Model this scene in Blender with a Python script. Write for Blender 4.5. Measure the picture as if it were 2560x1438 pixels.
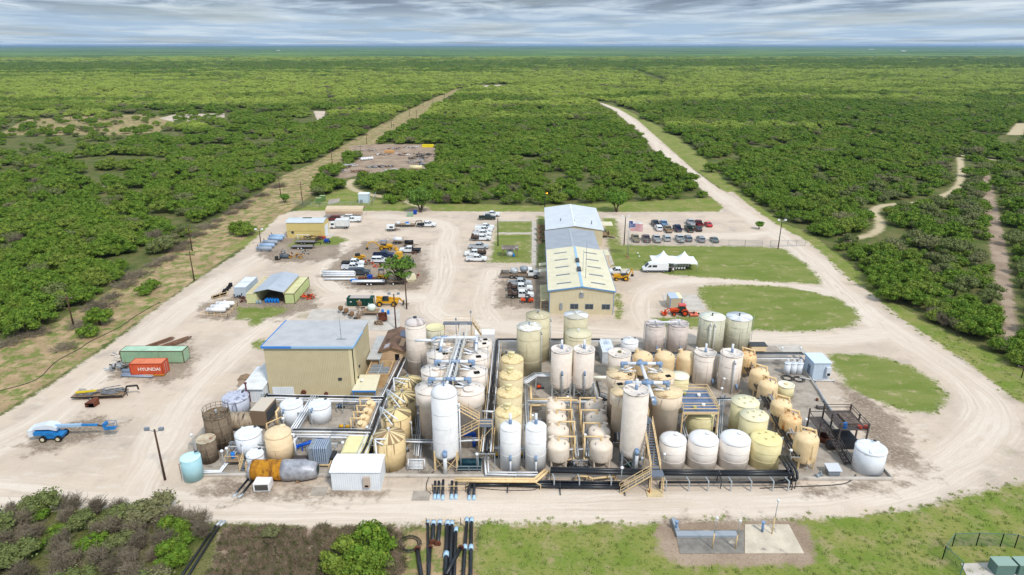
import bpy, math, random
import numpy as np
from mathutils import Vector, Matrix
random.seed(7); rng = np.random.default_rng(11)
PI = math.pi
SC = bpy.context.scene
for _o in list(bpy.data.objects): bpy.data.objects.remove(_o)
# ------------------------------------------------------------------ camera
CAM_H, PITCH, FPX = 58.0, math.radians(20.2), 1650.0
cd = bpy.data.cameras.new('camera'); cam = bpy.data.objects.new('camera', cd)
SC.collection.objects.link(cam); SC.camera = cam
cam.location = (0, 0, CAM_H); cam.rotation_euler = (PI/2 - PITCH, 0, 0)
cd.sensor_width = 36.0; cd.lens = 36.0*FPX/2560; cd.clip_start = 1.0; cd.clip_end = 60000.0
# ------------------------------------------------------------------ exposure
SC.view_settings.view_transform = 'Standard'; SC.view_settings.look = 'None'
SC.view_settings.gamma = 1.0; SC.view_settings.exposure = 0.04
SC.cycles.max_bounces = 5; SC.cycles.diffuse_bounces = 3; SC.cycles.glossy_bounces = 2
SC.cycles.transparent_max_bounces = 6; SC.cycles.volume_bounces = 0
SC.cycles.volume_max_steps = 64
# ------------------------------------------------------------------ world + sun
SUN_EL, SUN_AZ = math.radians(50), math.radians(146)     # azimuth clockwise from +Y: right and a little behind the camera
W = bpy.data.worlds.new('World'); SC.world = W; W.use_nodes = True
def build_world():
    nt = W.node_tree; N = nt.nodes; L = nt.links; N.clear()
    out = N.new('ShaderNodeOutputWorld'); bg = N.new('ShaderNodeBackground'); bg.inputs[1].default_value = 0.1
    sky = N.new('ShaderNodeTexSky'); sky.sky_type = 'NISHITA'; sky.sun_disc = False
    sky.sun_elevation = SUN_EL; sky.sun_rotation = SUN_AZ; sky.dust_density = 1.5
    tc = N.new('ShaderNodeTexCoord'); sep = N.new('ShaderNodeSeparateXYZ'); L.new(tc.outputs['Generated'], sep.inputs[0])
    def math_(op, a, b=None, c=None):
        m = N.new('ShaderNodeMath'); m.operation = op
        for i, v in enumerate((a, b, c)):
            if v is None: continue
            if isinstance(v, (int, float)): m.inputs[i].default_value = v
            else: L.new(v, m.inputs[i])
        return m.outputs[0]
    z = math_('MAXIMUM', math_('ADD', sep.outputs[2], 0.03), 0.02)
    u = math_('DIVIDE', sep.outputs[0], z); v = math_('DIVIDE', sep.outputs[1], z)
    cv = N.new('ShaderNodeCombineXYZ'); L.new(math_('MULTIPLY', u, 1.15), cv.inputs[0]); L.new(math_('MULTIPLY', v, .8), cv.inputs[1])
    def noise(scale, det, rough, off=0.0, dist=0.0):
        n = N.new('ShaderNodeTexNoise'); n.inputs['Scale'].default_value = scale; n.inputs['Detail'].default_value = det
        n.inputs['Roughness'].default_value = rough; n.inputs['Distortion'].default_value = dist
        a = N.new('ShaderNodeVectorMath'); a.operation = 'ADD'; a.inputs[1].default_value = (off, off*.7, 0)
        L.new(cv.outputs[0], a.inputs[0]); L.new(a.outputs[0], n.inputs['Vector']); return n.outputs[0]
    def ramp(x, pts):
        r = N.new('ShaderNodeValToRGB'); L.new(x, r.inputs[0]); e = r.color_ramp.elements
        while len(e) < len(pts): e.new(.5)
        for k, (p, c) in enumerate(pts): e[k].position = p; e[k].color = (*c, 1)
        return r.outputs[0]
    def mix(f, a, b):
        m = N.new('ShaderNodeMix'); m.data_type = 'RGBA'
        for i, w in ((0, f), (6, a), (7, b)):
            if isinstance(w, (int, float)): m.inputs[i].default_value = w
            elif isinstance(w, tuple): m.inputs[i].default_value = (*w, 1)
            else: L.new(w, m.inputs[i])
        return m.outputs[2]
    deck = ramp(noise(0.5, 9, .6, 5.7, .5), [(0.42, (2.2, 2.8, 3.6)), (0.50, (3.6, 4.5, 5.6)), (0.57, (5.6, 6.5, 7.4)), (0.66, (7.6, 8.3, 8.8))])
    low = mix(ramp(noise(0.3, 8, .62, 9.3), [(0.46, (0, 0, 0)), (0.6, (1, 1, 1))]), (4.1, 5.5, 7.1), (6.0, 7.1, 8.1))
    mr = N.new('ShaderNodeMapRange'); mr.interpolation_type = 'SMOOTHSTEP'; L.new(sep.outputs[2], mr.inputs[0])
    mr.inputs[1].default_value = 0.018; mr.inputs[2].default_value = 0.06
    clouds = mix(mr.outputs[0], low, deck)
    # gaps of clear Nishita sky between the clouds
    gap = ramp(noise(0.21, 5, .5, 21.7), [(0.36, (.35,)*3), (0.52, (0, 0, 0))])
    col = mix(gap, clouds, sky.outputs[0])
    # an overcast sky is about three times brighter overhead than at the horizon
    br = N.new('ShaderNodeMapRange'); br.interpolation_type = 'SMOOTHSTEP'; L.new(sep.outputs[2], br.inputs[0]); br.inputs[1].default_value = .1; br.inputs[2].default_value = .7; br.inputs[3].default_value = 1.0; br.inputs[4].default_value = 1.75
    sc_ = N.new('ShaderNodeVectorMath'); sc_.operation = 'SCALE'; L.new(col, sc_.inputs[0]); L.new(br.outputs[0], sc_.inputs['Scale'])
    L.new(sc_.outputs[0], bg.inputs[0]); L.new(bg.outputs[0], out.inputs[0])
build_world()
sl = bpy.data.lights.new('sun', 'SUN'); sl.energy = 3.0; sl.angle = math.radians(8); sl.color = (1.0, .95, .88)
sun = bpy.data.objects.new('sun', sl); SC.collection.objects.link(sun)
sun.rotation_euler = (PI/2 - SUN_EL, 0, PI - SUN_AZ)
sun.location = (60, -40, 120)
# ------------------------------------------------------------------ photo-pixel <-> world helpers (2560 px wide measurements)
cp, sp = math.cos(PITCH), math.sin(PITCH)
def P(px, py, z=0.0):
    a = (px-1280)/FPX; b = -(py-719)/FPX
    dx, dy, dz = a, cp + b*sp, -sp + b*cp
    t = (z-CAM_H)/dz
    return (dx*t, dy*t)
def proj(x, y, z):
    zc = y*cp + (CAM_H-z)*sp; yu = y*sp - (CAM_H-z)*cp
    return 1280+FPX*x/zc, 719-FPX*yu/zc
def yg(py, z=0.0): return P(1280, py, z)[1]
def hat(Y, py):                                    # height seen at pixel row py at distance Y
    return CAM_H - Y*math.tan(PITCH + math.atan((py-719)/FPX))
def X(px, Y, z=0.0): return (px-1280)*(Y*cp+(CAM_H-z)*sp)/FPX
# ------------------------------------------------------------------ materials
def lin(c): return tuple((v/255/12.92 if v/255 <= .04045 else ((v/255+.055)/1.055)**2.4) for v in c)
MC = {}
def MAT(name, c1, c2=None, sc=1.0, rough=.65, metal=0.0, stain=None, ssc=(2.5, 2.5, .22), sth=.52, ribs=None, bump=0.0, rnd=0.0, spec=.3, det=5, emit=0, blot=None):
    if name in MC: return MC[name]
    m = bpy.data.materials.new(name); m.use_nodes = True; nt = m.node_tree; N = nt.nodes; L = nt.links
    b = N['Principled BSDF']; b.inputs['Roughness'].default_value = rough; b.inputs['Metallic'].default_value = metal
    b.inputs['Specular IOR Level'].default_value = spec
    c1 = lin(c1); tc = N.new('ShaderNodeTexCoord'); co = tc.outputs['Object']
    oi = None
    if rnd: oi = N.new('ShaderNodeObjectInfo')
    def noise(scale, det=5, vecscale=None, off=0, rg=.6):
        n = N.new('ShaderNodeTexNoise'); n.inputs['Scale'].default_value = scale; n.inputs['Detail'].default_value = det; n.inputs['Roughness'].default_value = rg
        mp = N.new('ShaderNodeMapping'); L.new(co, mp.inputs[0]); mp.inputs[1].default_value = (off, off, off)
        if vecscale: mp.inputs[3].default_value = vecscale
        L.new(mp.outputs[0], n.inputs[0]); return n.outputs[0]
    def ramp(x, a, b_):
        r = N.new('ShaderNodeMapRange'); r.interpolation_type = 'SMOOTHSTEP'; L.new(x, r.inputs[0]); r.inputs[1].default_value = a; r.inputs[2].default_value = b_; return r.outputs[0]
    def mix(f, a, c):
        x = N.new('ShaderNodeMix'); x.data_type = 'RGBA'
        for i, w in ((0, f), (6, a), (7, c)):
            if isinstance(w, float): x.inputs[i].default_value = w
            elif isinstance(w, tuple): x.inputs[i].default_value = (*w, 1)
            else: L.new(w, x.inputs[i])
        return x.outputs[2]
    col = c1
    if c2: col = mix(ramp(noise(sc, det), .35, .68), c1, lin(c2))
    if stain: col = mix(ramp(noise(1.0, 4, ssc, 3.3), sth, sth+.14), col, lin(stain))
    if blot: col = mix(ramp(noise(blot[1], 4, None, 7.7), blot[2], blot[2]+.1), col, lin(blot[0]))
    if rnd:
        h = N.new('ShaderNodeHueSaturation'); mr = N.new('ShaderNodeMapRange'); L.new(oi.outputs['Random'], mr.inputs[0])
        mr.inputs[3].default_value = 1-rnd; mr.inputs[4].default_value = 1+rnd; L.new(mr.outputs[0], h.inputs['Value'])
        if isinstance(col, tuple): h.inputs['Color'].default_value = (*col, 1)
        else: L.new(col, h.inputs['Color'])
        col = h.outputs[0]
    if isinstance(col, tuple): b.inputs['Base Color'].default_value = (*col, 1)
    else: L.new(col, b.inputs['Base Color'])
    hsrc = None
    if ribs:
        ax, per, st = ribs
        w = N.new('ShaderNodeTexWave'); w.wave_type = 'BANDS'; w.bands_direction = ax; w.wave_profile = 'SIN'; w.inputs['Scale'].default_value = 6.2832/(20*per)
        L.new(co, w.inputs[0]); hsrc = w.outputs['Fac']; bs = st
    elif bump: hsrc = noise(sc*3, 4); bs = bump
    if hsrc is not None:
        bp = N.new('ShaderNodeBump'); bp.inputs['Strength'].default_value = bs; bp.inputs['Distance'].default_value = .06
        L.new(hsrc, bp.inputs['Height']); L.new(bp.outputs[0], b.inputs['Normal'])
    if emit: b.inputs['Emission Color'].default_value = (*c1, 1); b.inputs['Emission Strength'].default_value = emit
    MC[name] = m; return m
# ------------------------------------------------------------------ mesh builder
class MB:
    def __init__(s): s.v = []; s.f = []; s.sm = []; s.mi = []; s.M = None
    def add(s, vs, fs, smooth=False, mi=0):
        o = len(s.v)
        if s.M is not None: vs = [tuple(s.M @ Vector(p)) for p in vs]
        s.v += [tuple(p) for p in vs]; s.f += [tuple(i+o for i in f) for f in fs]
        s.sm += [smooth]*len(fs); s.mi += [mi]*len(fs); return s
    def box(s, x0, x1, y0, y1, z0, z1, mi=0):
        return s.add([(x0,y0,z0),(x1,y0,z0),(x1,y1,z0),(x0,y1,z0),(x0,y0,z1),(x1,y0,z1),(x1,y1,z1),(x0,y1,z1)],
            [(0,3,2,1),(4,5,6,7),(0,1,5,4),(1,2,6,5),(2,3,7,6),(3,0,4,7)], False, mi)
    def cbox(s, x, y, z, w, d, h, mi=0): return s.box(x-w/2, x+w/2, y-d/2, y+d/2, z, z+h, mi)
    def prism(s, poly, y0, y1, mi=0, axis='y'):     # poly: (a, z) outline, swept along y (or x)
        n = len(poly)
        f = (lambda a, t, z: (a, t, z)) if axis == 'y' else ((lambda a, t, z: (t, a, z)) if axis == 'x' else (lambda a, t, z: (a, z, t)))
        vs = [f(a, y0, z) for a, z in poly]+[f(a, y1, z) for a, z in poly]
        fs = [tuple(range(n)), tuple(range(2*n-1, n-1, -1))]+[(i, i+n, (i+1) % n+n, (i+1) % n) for i in range(n)]
        return s.add(vs, fs, False, mi)
    def lathe(s, prof, n=24, c=(0,0,0), mi=0, smooth=True, cap=True):
        vs = []; fs = []; k = len(prof)
        for r, z in prof:
            for i in range(n):
                a = 2*PI*i/n; vs.append((c[0]+r*math.cos(a), c[1]+r*math.sin(a), c[2]+z))
        for j in range(k-1):
            for i in range(n): fs.append((j*n+i, j*n+(i+1) % n, (j+1)*n+(i+1) % n, (j+1)*n+i))
        s.add(vs, fs, smooth, mi)
        if cap:
            caps = []
            if prof[0][0] > 1e-3: caps.append(tuple(range(n-1, -1, -1)))
            if prof[-1][0] > 1e-3: caps.append(tuple((k-1)*n+i for i in range(n)))
            o = len(s.v)-len(vs)
            for cf in caps: s.f.append(tuple(i+o for i in cf)); s.sm.append(False); s.mi.append(mi)
        return s
    def cyl(s, x, y, z0, z1, r, n=16, r2=None, mi=0): return s.lathe([(r, z0), (r if r2 is None else r2, z1)], n, (x, y, 0), mi)
    def tube(s, p0, p1, r, n=8, r2=None, mi=0, cap=True):
        p0 = Vector(p0); p1 = Vector(p1); d = p1-p0
        if d.length < 1e-5: return s
        q = d.to_track_quat('Z', 'Y'); r2 = r if r2 is None else r2
        vs = []
        for p, rr in ((p0, r), (p1, r2)):
            for i in range(n):
                a = 2*PI*i/n; vs.append(tuple(p + q @ Vector((rr*math.cos(a), rr*math.sin(a), 0))))
        s.add(vs, [(i, (i+1) % n, (i+1) % n+n, i+n) for i in range(n)], True, mi)
        if cap:
            o = len(s.v)-2*n
            for cf in (tuple(range(n-1, -1, -1)), tuple(range(n, 2*n))): s.f.append(tuple(i+o for i in cf)); s.sm.append(False); s.mi.append(mi)
        return s
    def pipe(s, pts, r, n=8, mi=0, bend=True):
        for i in range(len(pts)-1): s.tube(pts[i], pts[i+1], r, n, None, mi)
        if bend:
            for p in pts[1:-1]: s.ball(p, r*1.12, mi)
        return s
    def ball(s, c, r, mi=0, n=8, k=5, sz=1.0):
        return s.lathe([(max(1e-4, r*math.sin(PI*j/k)), -r*sz*math.cos(PI*j/k)) for j in range(k+1)], n, c, mi, True, False)
    def quad(s, a, b, c, d, mi=0): return s.add([a, b, c, d], [(0, 1, 2, 3)], False, mi)
    def beam(s, p0, p1, w, h=None, mi=0):
        p0 = Vector(p0); p1 = Vector(p1); d = p1-p0; q = d.to_track_quat('Z', 'Y'); h = h or w
        vs = [tuple(p+q @ Vector((sx*w/2, sy*h/2, 0))) for p in (p0, p1) for sx, sy in ((-1,-1),(1,-1),(1,1),(-1,1))]
        return s.add(vs, [(3,2,1,0),(4,5,6,7)]+[(i, (i+1) % 4, (i+1) % 4+4, i+4) for i in range(4)], False, mi)
def mesh(name, mb, mats):
    me = bpy.data.meshes.new(name); me.from_pydata(mb.v, [], mb.f)
    me.polygons.foreach_set('use_smooth', mb.sm); me.polygons.foreach_set('material_index', mb.mi)
    for m in (mats if isinstance(mats, (list, tuple)) else [mats]): me.materials.append(m)
    me.update(); return me
def tag(o, label=None, cat=None, group=None, kind=None):
    if label: o['label'] = label
    if cat: o['category'] = cat
    if group: o['group'] = group
    if kind: o['kind'] = kind
    return o
def link(o, parent=None):
    SC.collection.objects.link(o)
    if parent: o.parent = parent
    return o
def part(name, mb, mats, parent, label=None):
    o = bpy.data.objects.new(name, mesh(name, mb, mats) if isinstance(mb, MB) else mb); link(o, parent)
    if label: o['label'] = label
    return o
def thing(name, label, cat, loc=(0,0,0), rz=0.0, group=None):
    o = bpy.data.objects.new(name, None); o.empty_display_size = .3; link(o)
    o.location = loc if len(loc) == 3 else (*loc, 0); o.rotation_euler = (0, 0, rz); return tag(o, label, cat, group)
def solo(name, mb, mats, label, cat, loc=(0,0,0), rz=0.0, group=None, kind=None):
    o = bpy.data.objects.new(name, mesh(name, mb, mats) if isinstance(mb, MB) else mb); link(o)
    o.location = loc if len(loc) == 3 else (*loc, 0); o.rotation_euler = (0, 0, rz); return tag(o, label, cat, group, kind)
def struct(name, mb, mats):
    return solo(name, mb, mats, None, None, kind='structure')
def kids(o): return [c for c in bpy.data.objects if c.parent == o]
def dup(root, loc, rz=None, label=None, group=None, scale=None):
    def rec(o, par):
        c = o.copy(); SC.collection.objects.link(c); c.parent = par
        for ch in CH.get(o.name, ()): rec(ch, c)
        return c
    CH = {}
    for o in allkids(root): CH.setdefault(o.parent.name, []).append(o)
    r = rec(root, None); r.location = loc if len(loc) == 3 else (*loc, 0)
    if rz is not None: r.rotation_euler = (0, 0, rz)
    if scale is not None: r.scale = (scale,)*3 if isinstance(scale, (int, float)) else scale
    if label: r['label'] = label
    if group: r['group'] = group
    return r
def allkids(root):
    out = []; st = [root]
    while st:
        o = st.pop()
        for c in o.children: out.append(c); st.append(c)
    return out
# ------------------------------------------------------------------ ground zones (outlines measured in photo pixels on the ground plane)
def poly(px): return np.array([P(a, b) for a, b in px])
def sdf(poly_, pts):                                # signed distance, + inside
    d = np.full(len(pts), 1e18); inside = np.zeros(len(pts), bool); n = len(poly_)
    for i in range(n):
        a = poly_[i]; b = poly_[(i+1) % n]; e = b-a; w = pts-a
        t = np.clip((w@e)/max(e@e, 1e-9), 0, 1); q = w-np.outer(t, e); d = np.minimum(d, (q*q).sum(1))
        c = ((a[1] > pts[:, 1]) != (b[1] > pts[:, 1])) & (pts[:, 0] < (b[0]-a[0])*(pts[:, 1]-a[1])/((b[1]-a[1]) if abs(b[1]-a[1]) > 1e-9 else 1e-9)+a[0])
        inside ^= c
    return np.sqrt(d)*np.where(inside, 1, -1)
def sdl(line, pts, hw):                             # distance inside a band round a polyline; line = [(px,py)], hw = half width m
    ln = poly(line)
    for _ in range(2): ln = np.concatenate([ln[:1]]+[np.stack([.75*a+.25*b, .25*a+.75*b]) for a, b in zip(ln[:-1], ln[1:])]+[ln[-1:]])
    d = np.full(len(pts), 1e18)
    for i in range(len(ln)-1):
        a = ln[i]; b = ln[i+1]; e = b-a; w = pts-a; t = np.clip((w@e)/max(e@e, 1e-9), 0, 1); q = w-np.outer(t, e); d = np.minimum(d, (q*q).sum(1))
    return hw-np.sqrt(d)
YARD = poly([(735,528),(700,540),(655,585),(600,632),(540,672),(480,712),(400,768),(330,825),(240,890),(150,950),(60,1010),(-40,1070),(-300,1180),(-320,1330),(0,1292),(120,1268),(330,1262),(520,1300),(760,1310),(1000,1306),(1200,1302),(1640,1302),(2010,1292),(2250,1275),(2400,1238),(2560,1196),(2800,1140),(2800,1090),(2620,1050),(2500,975),(2410,905),(2320,845),(2240,790),(2170,730),(2110,690),(2060,640),(2010,600),(1960,575),(1905,540),(1860,505),(1830,480),(1790,490),(1812,520),(1800,530),(1500,531),(1100,529)])
ROAD = poly([(1490,255),(1500,256),(1545,272),(1592,300),(1637,340),(1687,385),(1732,425),(1792,470),(1860,505),(1800,508),(1752,470),(1702,425),(1643,385),(1608,340),(1563,300),(1530,272)])
LAWNS = [poly(q) for q in (
    [(1530,612),(1900,617),(1965,622),(1990,645),(2010,655),(2035,680),(2052,700),(2050,712),(1960,706),(1850,699),(1740,692),(1690,688),(1600,676),(1535,672)],
    [(1745,716),(1850,712),(1950,716),(2020,727),(2090,745),(2135,772),(2150,792),(2135,812),(2080,824),(2000,829),(1880,826),(1760,822),(1640,815),(1632,795),(1760,790),(1775,775),(1750,745)],
    [(2065,886),(2140,884),(2220,896),(2290,922),(2340,955),(2368,985),(2355,1015),(2345,1032),(2280,1030),(2200,1008),(2130,975),(2090,930)],
    [(1243,553),(1332,553),(1331,582),(1240,582)], [(1240,586),(1331,586),(1330,657),(1222,657)],
    [(1344,540),(1362,540),(1366,668),(1340,668)], [(1506,545),(1540,545),(1560,660),(1530,668)],
    [(600,768),(725,770),(700,785),(655,800),(655,812),(630,816),(625,800),(586,798)], [(636,850),(660,846),(664,874),(634,870)],
    [(740,598),(840,590),(870,600),(845,612),(720,618)], [(1536,735),(1550,735),(1556,790),(1540,800)])]
GRASS = [poly(q) for q in (    # rough mown grass
    [(905,520),(1000,512),(1190,510),(1300,515),(1380,512),(1500,508),(1700,500),(1795,492),(1826,535),(1812,542),(1500,531),(905,531)],
    [(1505,255),(1560,272),(1640,312),(1700,348),(1760,395),(1800,440),(1850,478),(1905,520),(1960,560),(2020,580),(2080,625),(2150,680),(2190,720),(2250,765),(2330,810),(2430,860),(2560,925),(2900,1040),(2900,1110),(2560,1020),(2480,985),(2300,870),(2100,720),(1950,590),(1800,470)],
    [(1205,1303),(1640,1306),(2010,1294),(2250,1275),(2400,1238),(2560,1196),(2900,1110),(3000,1600),(1215,1600),(1190,1400)],
    [(870,470),(940,500),(1000,500),(1010,526),(560,630),(700,540),(760,520),(800,492)],
    [(2190,1075),(2215,1110),(2280,1180),(2300,1195),(2260,1195),(2210,1140)], [(1000,1192),(1560,1197),(1990,1203),(1990,1222),(1560,1222),(1010,1212)])]
DIRT = [poly(q) for q in (     # pale sandy ground: the pole line cut, clearings, far patches
    [(-400,1010),(0,872),(130,812),(250,742),(330,688),(450,612),(560,535),(650,482),(705,440),(780,410),(850,368),(900,340),(990,290),(1070,252),(1140,222),(1162,222),(1100,262),(1040,305),(960,352),(860,402),(800,440),(790,480),(735,520),(600,620),(480,706),(330,815),(150,940),(-40,1060),(-500,1250)],
    [(0,335),(60,300),(200,290),(380,286),(420,300),(400,330),(340,352),(280,356),(200,380),(100,395),(-200,420),(-300,350)],
    [(400,296),(440,286),(560,284),(560,300),(520,305),(440,306)], [(785,278),(812,278),(806,303),(798,308),(790,290)],
    [(1180,216),(1250,212),(1255,217),(1215,221)],
    [(1215,508),(1215,1600),(905,1600),(1005,1390),(1010,1330),(1190,1300)][1:],
    [(640,760),(760,765),(820,800),(700,830),(650,880),(560,830)], [(2080,950),(2200,1010),(2300,1050),(2300,1160),(2200,1100),(2090,1040)],
    [(2410,1395),(2440,1350),(2560,1345),(2900,1440),(2900,1600),(2420,1600)])]
BROWN = [poly(q) for q in (    # darker earth
    [(870,365),(960,360),(1095,362),(1088,400),(1060,440),(1000,442),(890,440),(830,455),(845,430),(905,395)],
    [(1635,1310),(1700,1296),(2010,1298),(2045,1385),(2030,1412),(1700,1416),(1640,1370)],
    [(560,1318),(1000,1318),(1010,1600),(480,1600)], [(2452,440),(2474,432),(2520,640),(2550,860),(2515,860),(2478,640)],
    [(455,760),(500,745),(600,760),(590,795),(480,795)], [(1020,520),(1075,520),(1080,538),(1010,540)])]
TRACKS = [([(2400,395),(2405,440),(2390,480),(2300,508),(2200,512),(2180,530),(2205,555),(2190,585),(2120,600)], 1.5), ([(0,545),(100,515),(200,480),(300,457)], 1.5),
    ([(985,495),(940,490),(890,478),(868,462),(880,450)], 1.6), ([(1060,520),(1020,505),(985,495)], 1.5), ([(2560,310),(2530,350),(2515,365)], 5), ([(2065,312),(2180,335),(2310,362)], 2.6),
    ([(1570,172),(1610,186),(1670,207)], 6), ([(2400,388),(2500,402),(2640,425)], 1.6), ([(1970,293),(2065,312)], 1.5)]
LANES = [([(-300,1210),(0,1232),(300,1260),(700,1274),(1200,1270),(1700,1262),(2050,1250),(2280,1205),(2420,1130),(2500,1040),(2430,960),(2330,890),(2230,830),(2130,760),(2060,680),(1990,620),(1900,560),(1815,500),(1772,470),(1717,425),(1665,385),(1622,340),(1577,300),(1537,272),(1495,256)], 3.4),
    ([(2230,830),(2120,842),(2000,850),(1700,843),(1500,830),(1250,815),(1060,790),(1120,700),(1110,620),(1130,560),(1000,540),(760,545)], 3.0), ([(1620,830),(1590,760),(1640,708),(1740,700),(1900,706),(2040,722),(2130,755)], 2.2),
    ([(-200,1180),(60,1090),(200,985),(330,880),(430,790),(560,700),(660,640),(760,590),(880,560)], 3.2), ([(330,1240),(400,1120),(460,1000),(560,900),(640,830),(760,765),(840,735),(1060,745)], 3.0), ([(860,600),(830,640),(800,690),(840,725)], 2.6), ([(1230,680),(1200,760),(1240,815)], 2.4), ([(1540,545),(1700,588),(1850,592),(1960,575)], 3.0)]
SPOTS = [poly(q) for q in ([(45,1118),(80,1085),(170,1060),(230,1035),(290,1050),(300,1070),(230,1100),(140,1130),(60,1128)], [(800,690),(850,640),(920,600),(1010,596),(1060,640),(1075,700),(1040,728),(900,728)], [(280,945),(290,900),(460,850),(500,880),(470,940),(400,960)], [(640,640),(700,590),(860,600),(850,650),(700,660)],
    [(480,1230),(560,1190),(660,1215),(820,1220),(960,1235),(900,1250),(560,1250)], [(1990,1215),(2250,1200),(2240,1225),(2000,1235)], [(500,760),(620,730),(780,720),(800,770),(700,800),(500,800)], [(1650,1300),(1640,1330),(2030,1340),(2005,1300)], [(1240,700),(1360,690),(1370,770),(1240,770)], [(2090,960),(2140,1060),(2250,1190),(2330,1190),(2260,1060),(2170,980)])]
def lanes(pts):
    D = np.full(len(pts), 1e9); A = np.zeros(len(pts)); W_ = np.zeros(len(pts)); base = 0.
    for ln, hw in LANES:
        q = poly(ln); base += 137.
        for _ in range(3): q = np.concatenate([q[:1]]+[np.stack([.75*a+.25*b, .25*a+.75*b]) for a, b in zip(q[:-1], q[1:])]+[q[-1:]])
        for i in range(len(q)-1):
            a = q[i]; b = q[i+1]; e = b-a; L_ = math.sqrt(e@e); w = pts-a; t = np.clip((w@e)/(L_*L_), 0, 1); r = w-np.outer(t, e); d = np.sqrt((r*r).sum(1)); k = d < D
            D[k] = d[k]; A[k] = (base+t*L_)[k]; W_[k] = hw; base += L_
    return D, A, W_
def cls(pts):
    R = {}
    R['cal'] = np.max([sdf(q, pts) for q in [YARD, ROAD]+DIRT[2:5]], 0)
    for nm, arr in (('lawn', LAWNS), ('grass', GRASS), ('dirt', DIRT), ('brown', BROWN)):
        R[nm] = np.max([sdf(q, pts) for q in arr], 0)
    R['track'] = np.max([sdl(l, pts, h) for l, h in TRACKS], 0); R['spot'] = np.max([sdf(q, pts) for q in SPOTS], 0)
    return R
def ground_material():
    m = bpy.data.materials.new('ground_cover'); m.use_nodes = True; nt = m.node_tree; N = nt.nodes; L = nt.links; b = N['Principled BSDF']
    b.inputs['Roughness'].default_value = .9; b.inputs['Specular IOR Level'].default_value = .1
    g = N.new('ShaderNodeNewGeometry'); co = g.outputs['Position']
    def noise(scale, det=5, rg=.6, off=0, vs=None):
        n = N.new('ShaderNodeTexNoise'); n.inputs['Scale'].default_value = scale; n.inputs['Detail'].default_value = det; n.inputs['Roughness'].default_value = rg
        mp = N.new('ShaderNodeMapping'); L.new(co, mp.inputs[0]); mp.inputs[1].default_value = (off, off*1.3, 0)
        if vs: mp.inputs[3].default_value = vs
        L.new(mp.outputs[0], n.inputs[0]); return n.outputs[0]
    def mt(op, a, b_=None):
        x = N.new('ShaderNodeMath'); x.operation = op
        for i, w in enumerate((a, b_)):
            if w is None: continue
            if isinstance(w, (int, float)): x.inputs[i].default_value = w
            else: L.new(w, x.inputs[i])
        return x.outputs[0]
    def rng_(x, a, c, lo=0., hi=1.):
        r = N.new('ShaderNodeMapRange'); r.interpolation_type = 'SMOOTHSTEP'; L.new(x, r.inputs[0])
        for i, w in ((1, a), (2, c), (3, lo), (4, hi)): r.inputs[i].default_value = w
        return r.outputs[0]
    def mix(f, a, c):
        x = N.new('ShaderNodeMix'); x.data_type = 'RGBA'
        for i, w in ((0, f), (6, a), (7, c)):
            if isinstance(w, (int, float)): x.inputs[i].default_value = w
            elif isinstance(w, tuple): x.inputs[i].default_value = (*lin(w), 1)
            else: L.new(w, x.inputs[i])
        return x.outputs[2]
    def att(n): a = N.new('ShaderNodeAttribute'); a.attribute_name = n; return a.outputs['Fac']
    e1 = noise(.35, 6, .7, 5); e2 = noise(2.2, 3, .6, 9); e0 = noise(.07, 3, .5, 2)
    edge = mt('ADD', mt('MULTIPLY', mt('SUBTRACT', e1, .5), 5.0), mt('MULTIPLY', mt('SUBTRACT', e2, .5), 2.2))
    def mask(n, amp, soft=.35, bias=0.): return rng_(mt('ADD', mt('ADD', att(n), bias), mt('MULTIPLY', edge, amp)), -soft, soft)
    big = noise(.012, 4, .55, 31); mid = noise(.16, 5, .6, 3); fine = noise(3.5, 4, .65, 7)
    # brush floor: dry grass, leaf litter and herbs
    brush = mix(rng_(mid, .38, .62), (84, 96, 46), (118, 112, 72)); brush = mix(rng_(fine, .45, .7), brush, (66, 84, 36))
    grs = mix(rng_(mid, .35, .65), (112, 130, 54), (138, 138, 76)); grs = mix(rng_(e1, .47, .70), grs, (158, 144, 106)); grs = mix(rng_(e2, .5, .75), grs, (82, 104, 36))
    lawn = mix(rng_(noise(.09, 4, .5, 17, (1, 3, 1)), .35, .65), (112, 126, 58), (134, 138, 78)); lawn = mix(rng_(fine, .4, .8), lawn, (98, 116, 50)); lawn = mix(rng_(mt('ADD', e1, mt('MULTIPLY', e0, .35)), .71, .90), lawn, (166, 154, 116))
    dirt = mix(rng_(mid, .35, .6), (186, 160, 126), (158, 134, 102)); dirt = mix(rng_(e1, .45, .60), dirt, (112, 124, 62)); dirt = mix(rng_(e2, .56, .74), dirt, (92, 98, 54))
    brown = mix(rng_(mid, .35, .65), (146, 126, 108), (170, 150, 130)); brown = mix(rng_(fine, .5, .8), brown, (94, 82, 68))
    # caliche yard: pale crushed limestone with grey damp patches, ruts and tyre tracks
    cal = mix(rng_(e0, .38, .62), (206, 188, 169), (191, 175, 158)); cal = mix(rng_(mid, .5, .75, 0, .6), cal, (160, 149, 138)); cal = mix(rng_(noise(.23, 6, .65, 41, (1, 2.2, 1)), .52, .7, 0, .8), cal, (210, 197, 182))
    cal = mix(rng_(noise(.5, 5, .7, 77, (2.5, .35, 1)), .56, .70, 0, .35), cal, (164, 150, 134)); cal = mix(rng_(noise(.4, 4, .7, 57, (.25, 2.6, 1)), .58, .74, 0, .45), cal, (224, 212, 198)); cal = mix(rng_(fine, .55, .8, 0, .35), cal, (160, 148, 132))
    cal = mix(rng_(noise(.055, 5, .65, 91), .60, .68, 0, .45), cal, (132, 124, 92))
    spot = mix(rng_(mid, .35, .65), (146, 130, 113), (120, 104, 88)); spot = mix(rng_(e2, .45, .7), spot, (172, 158, 142))
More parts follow.
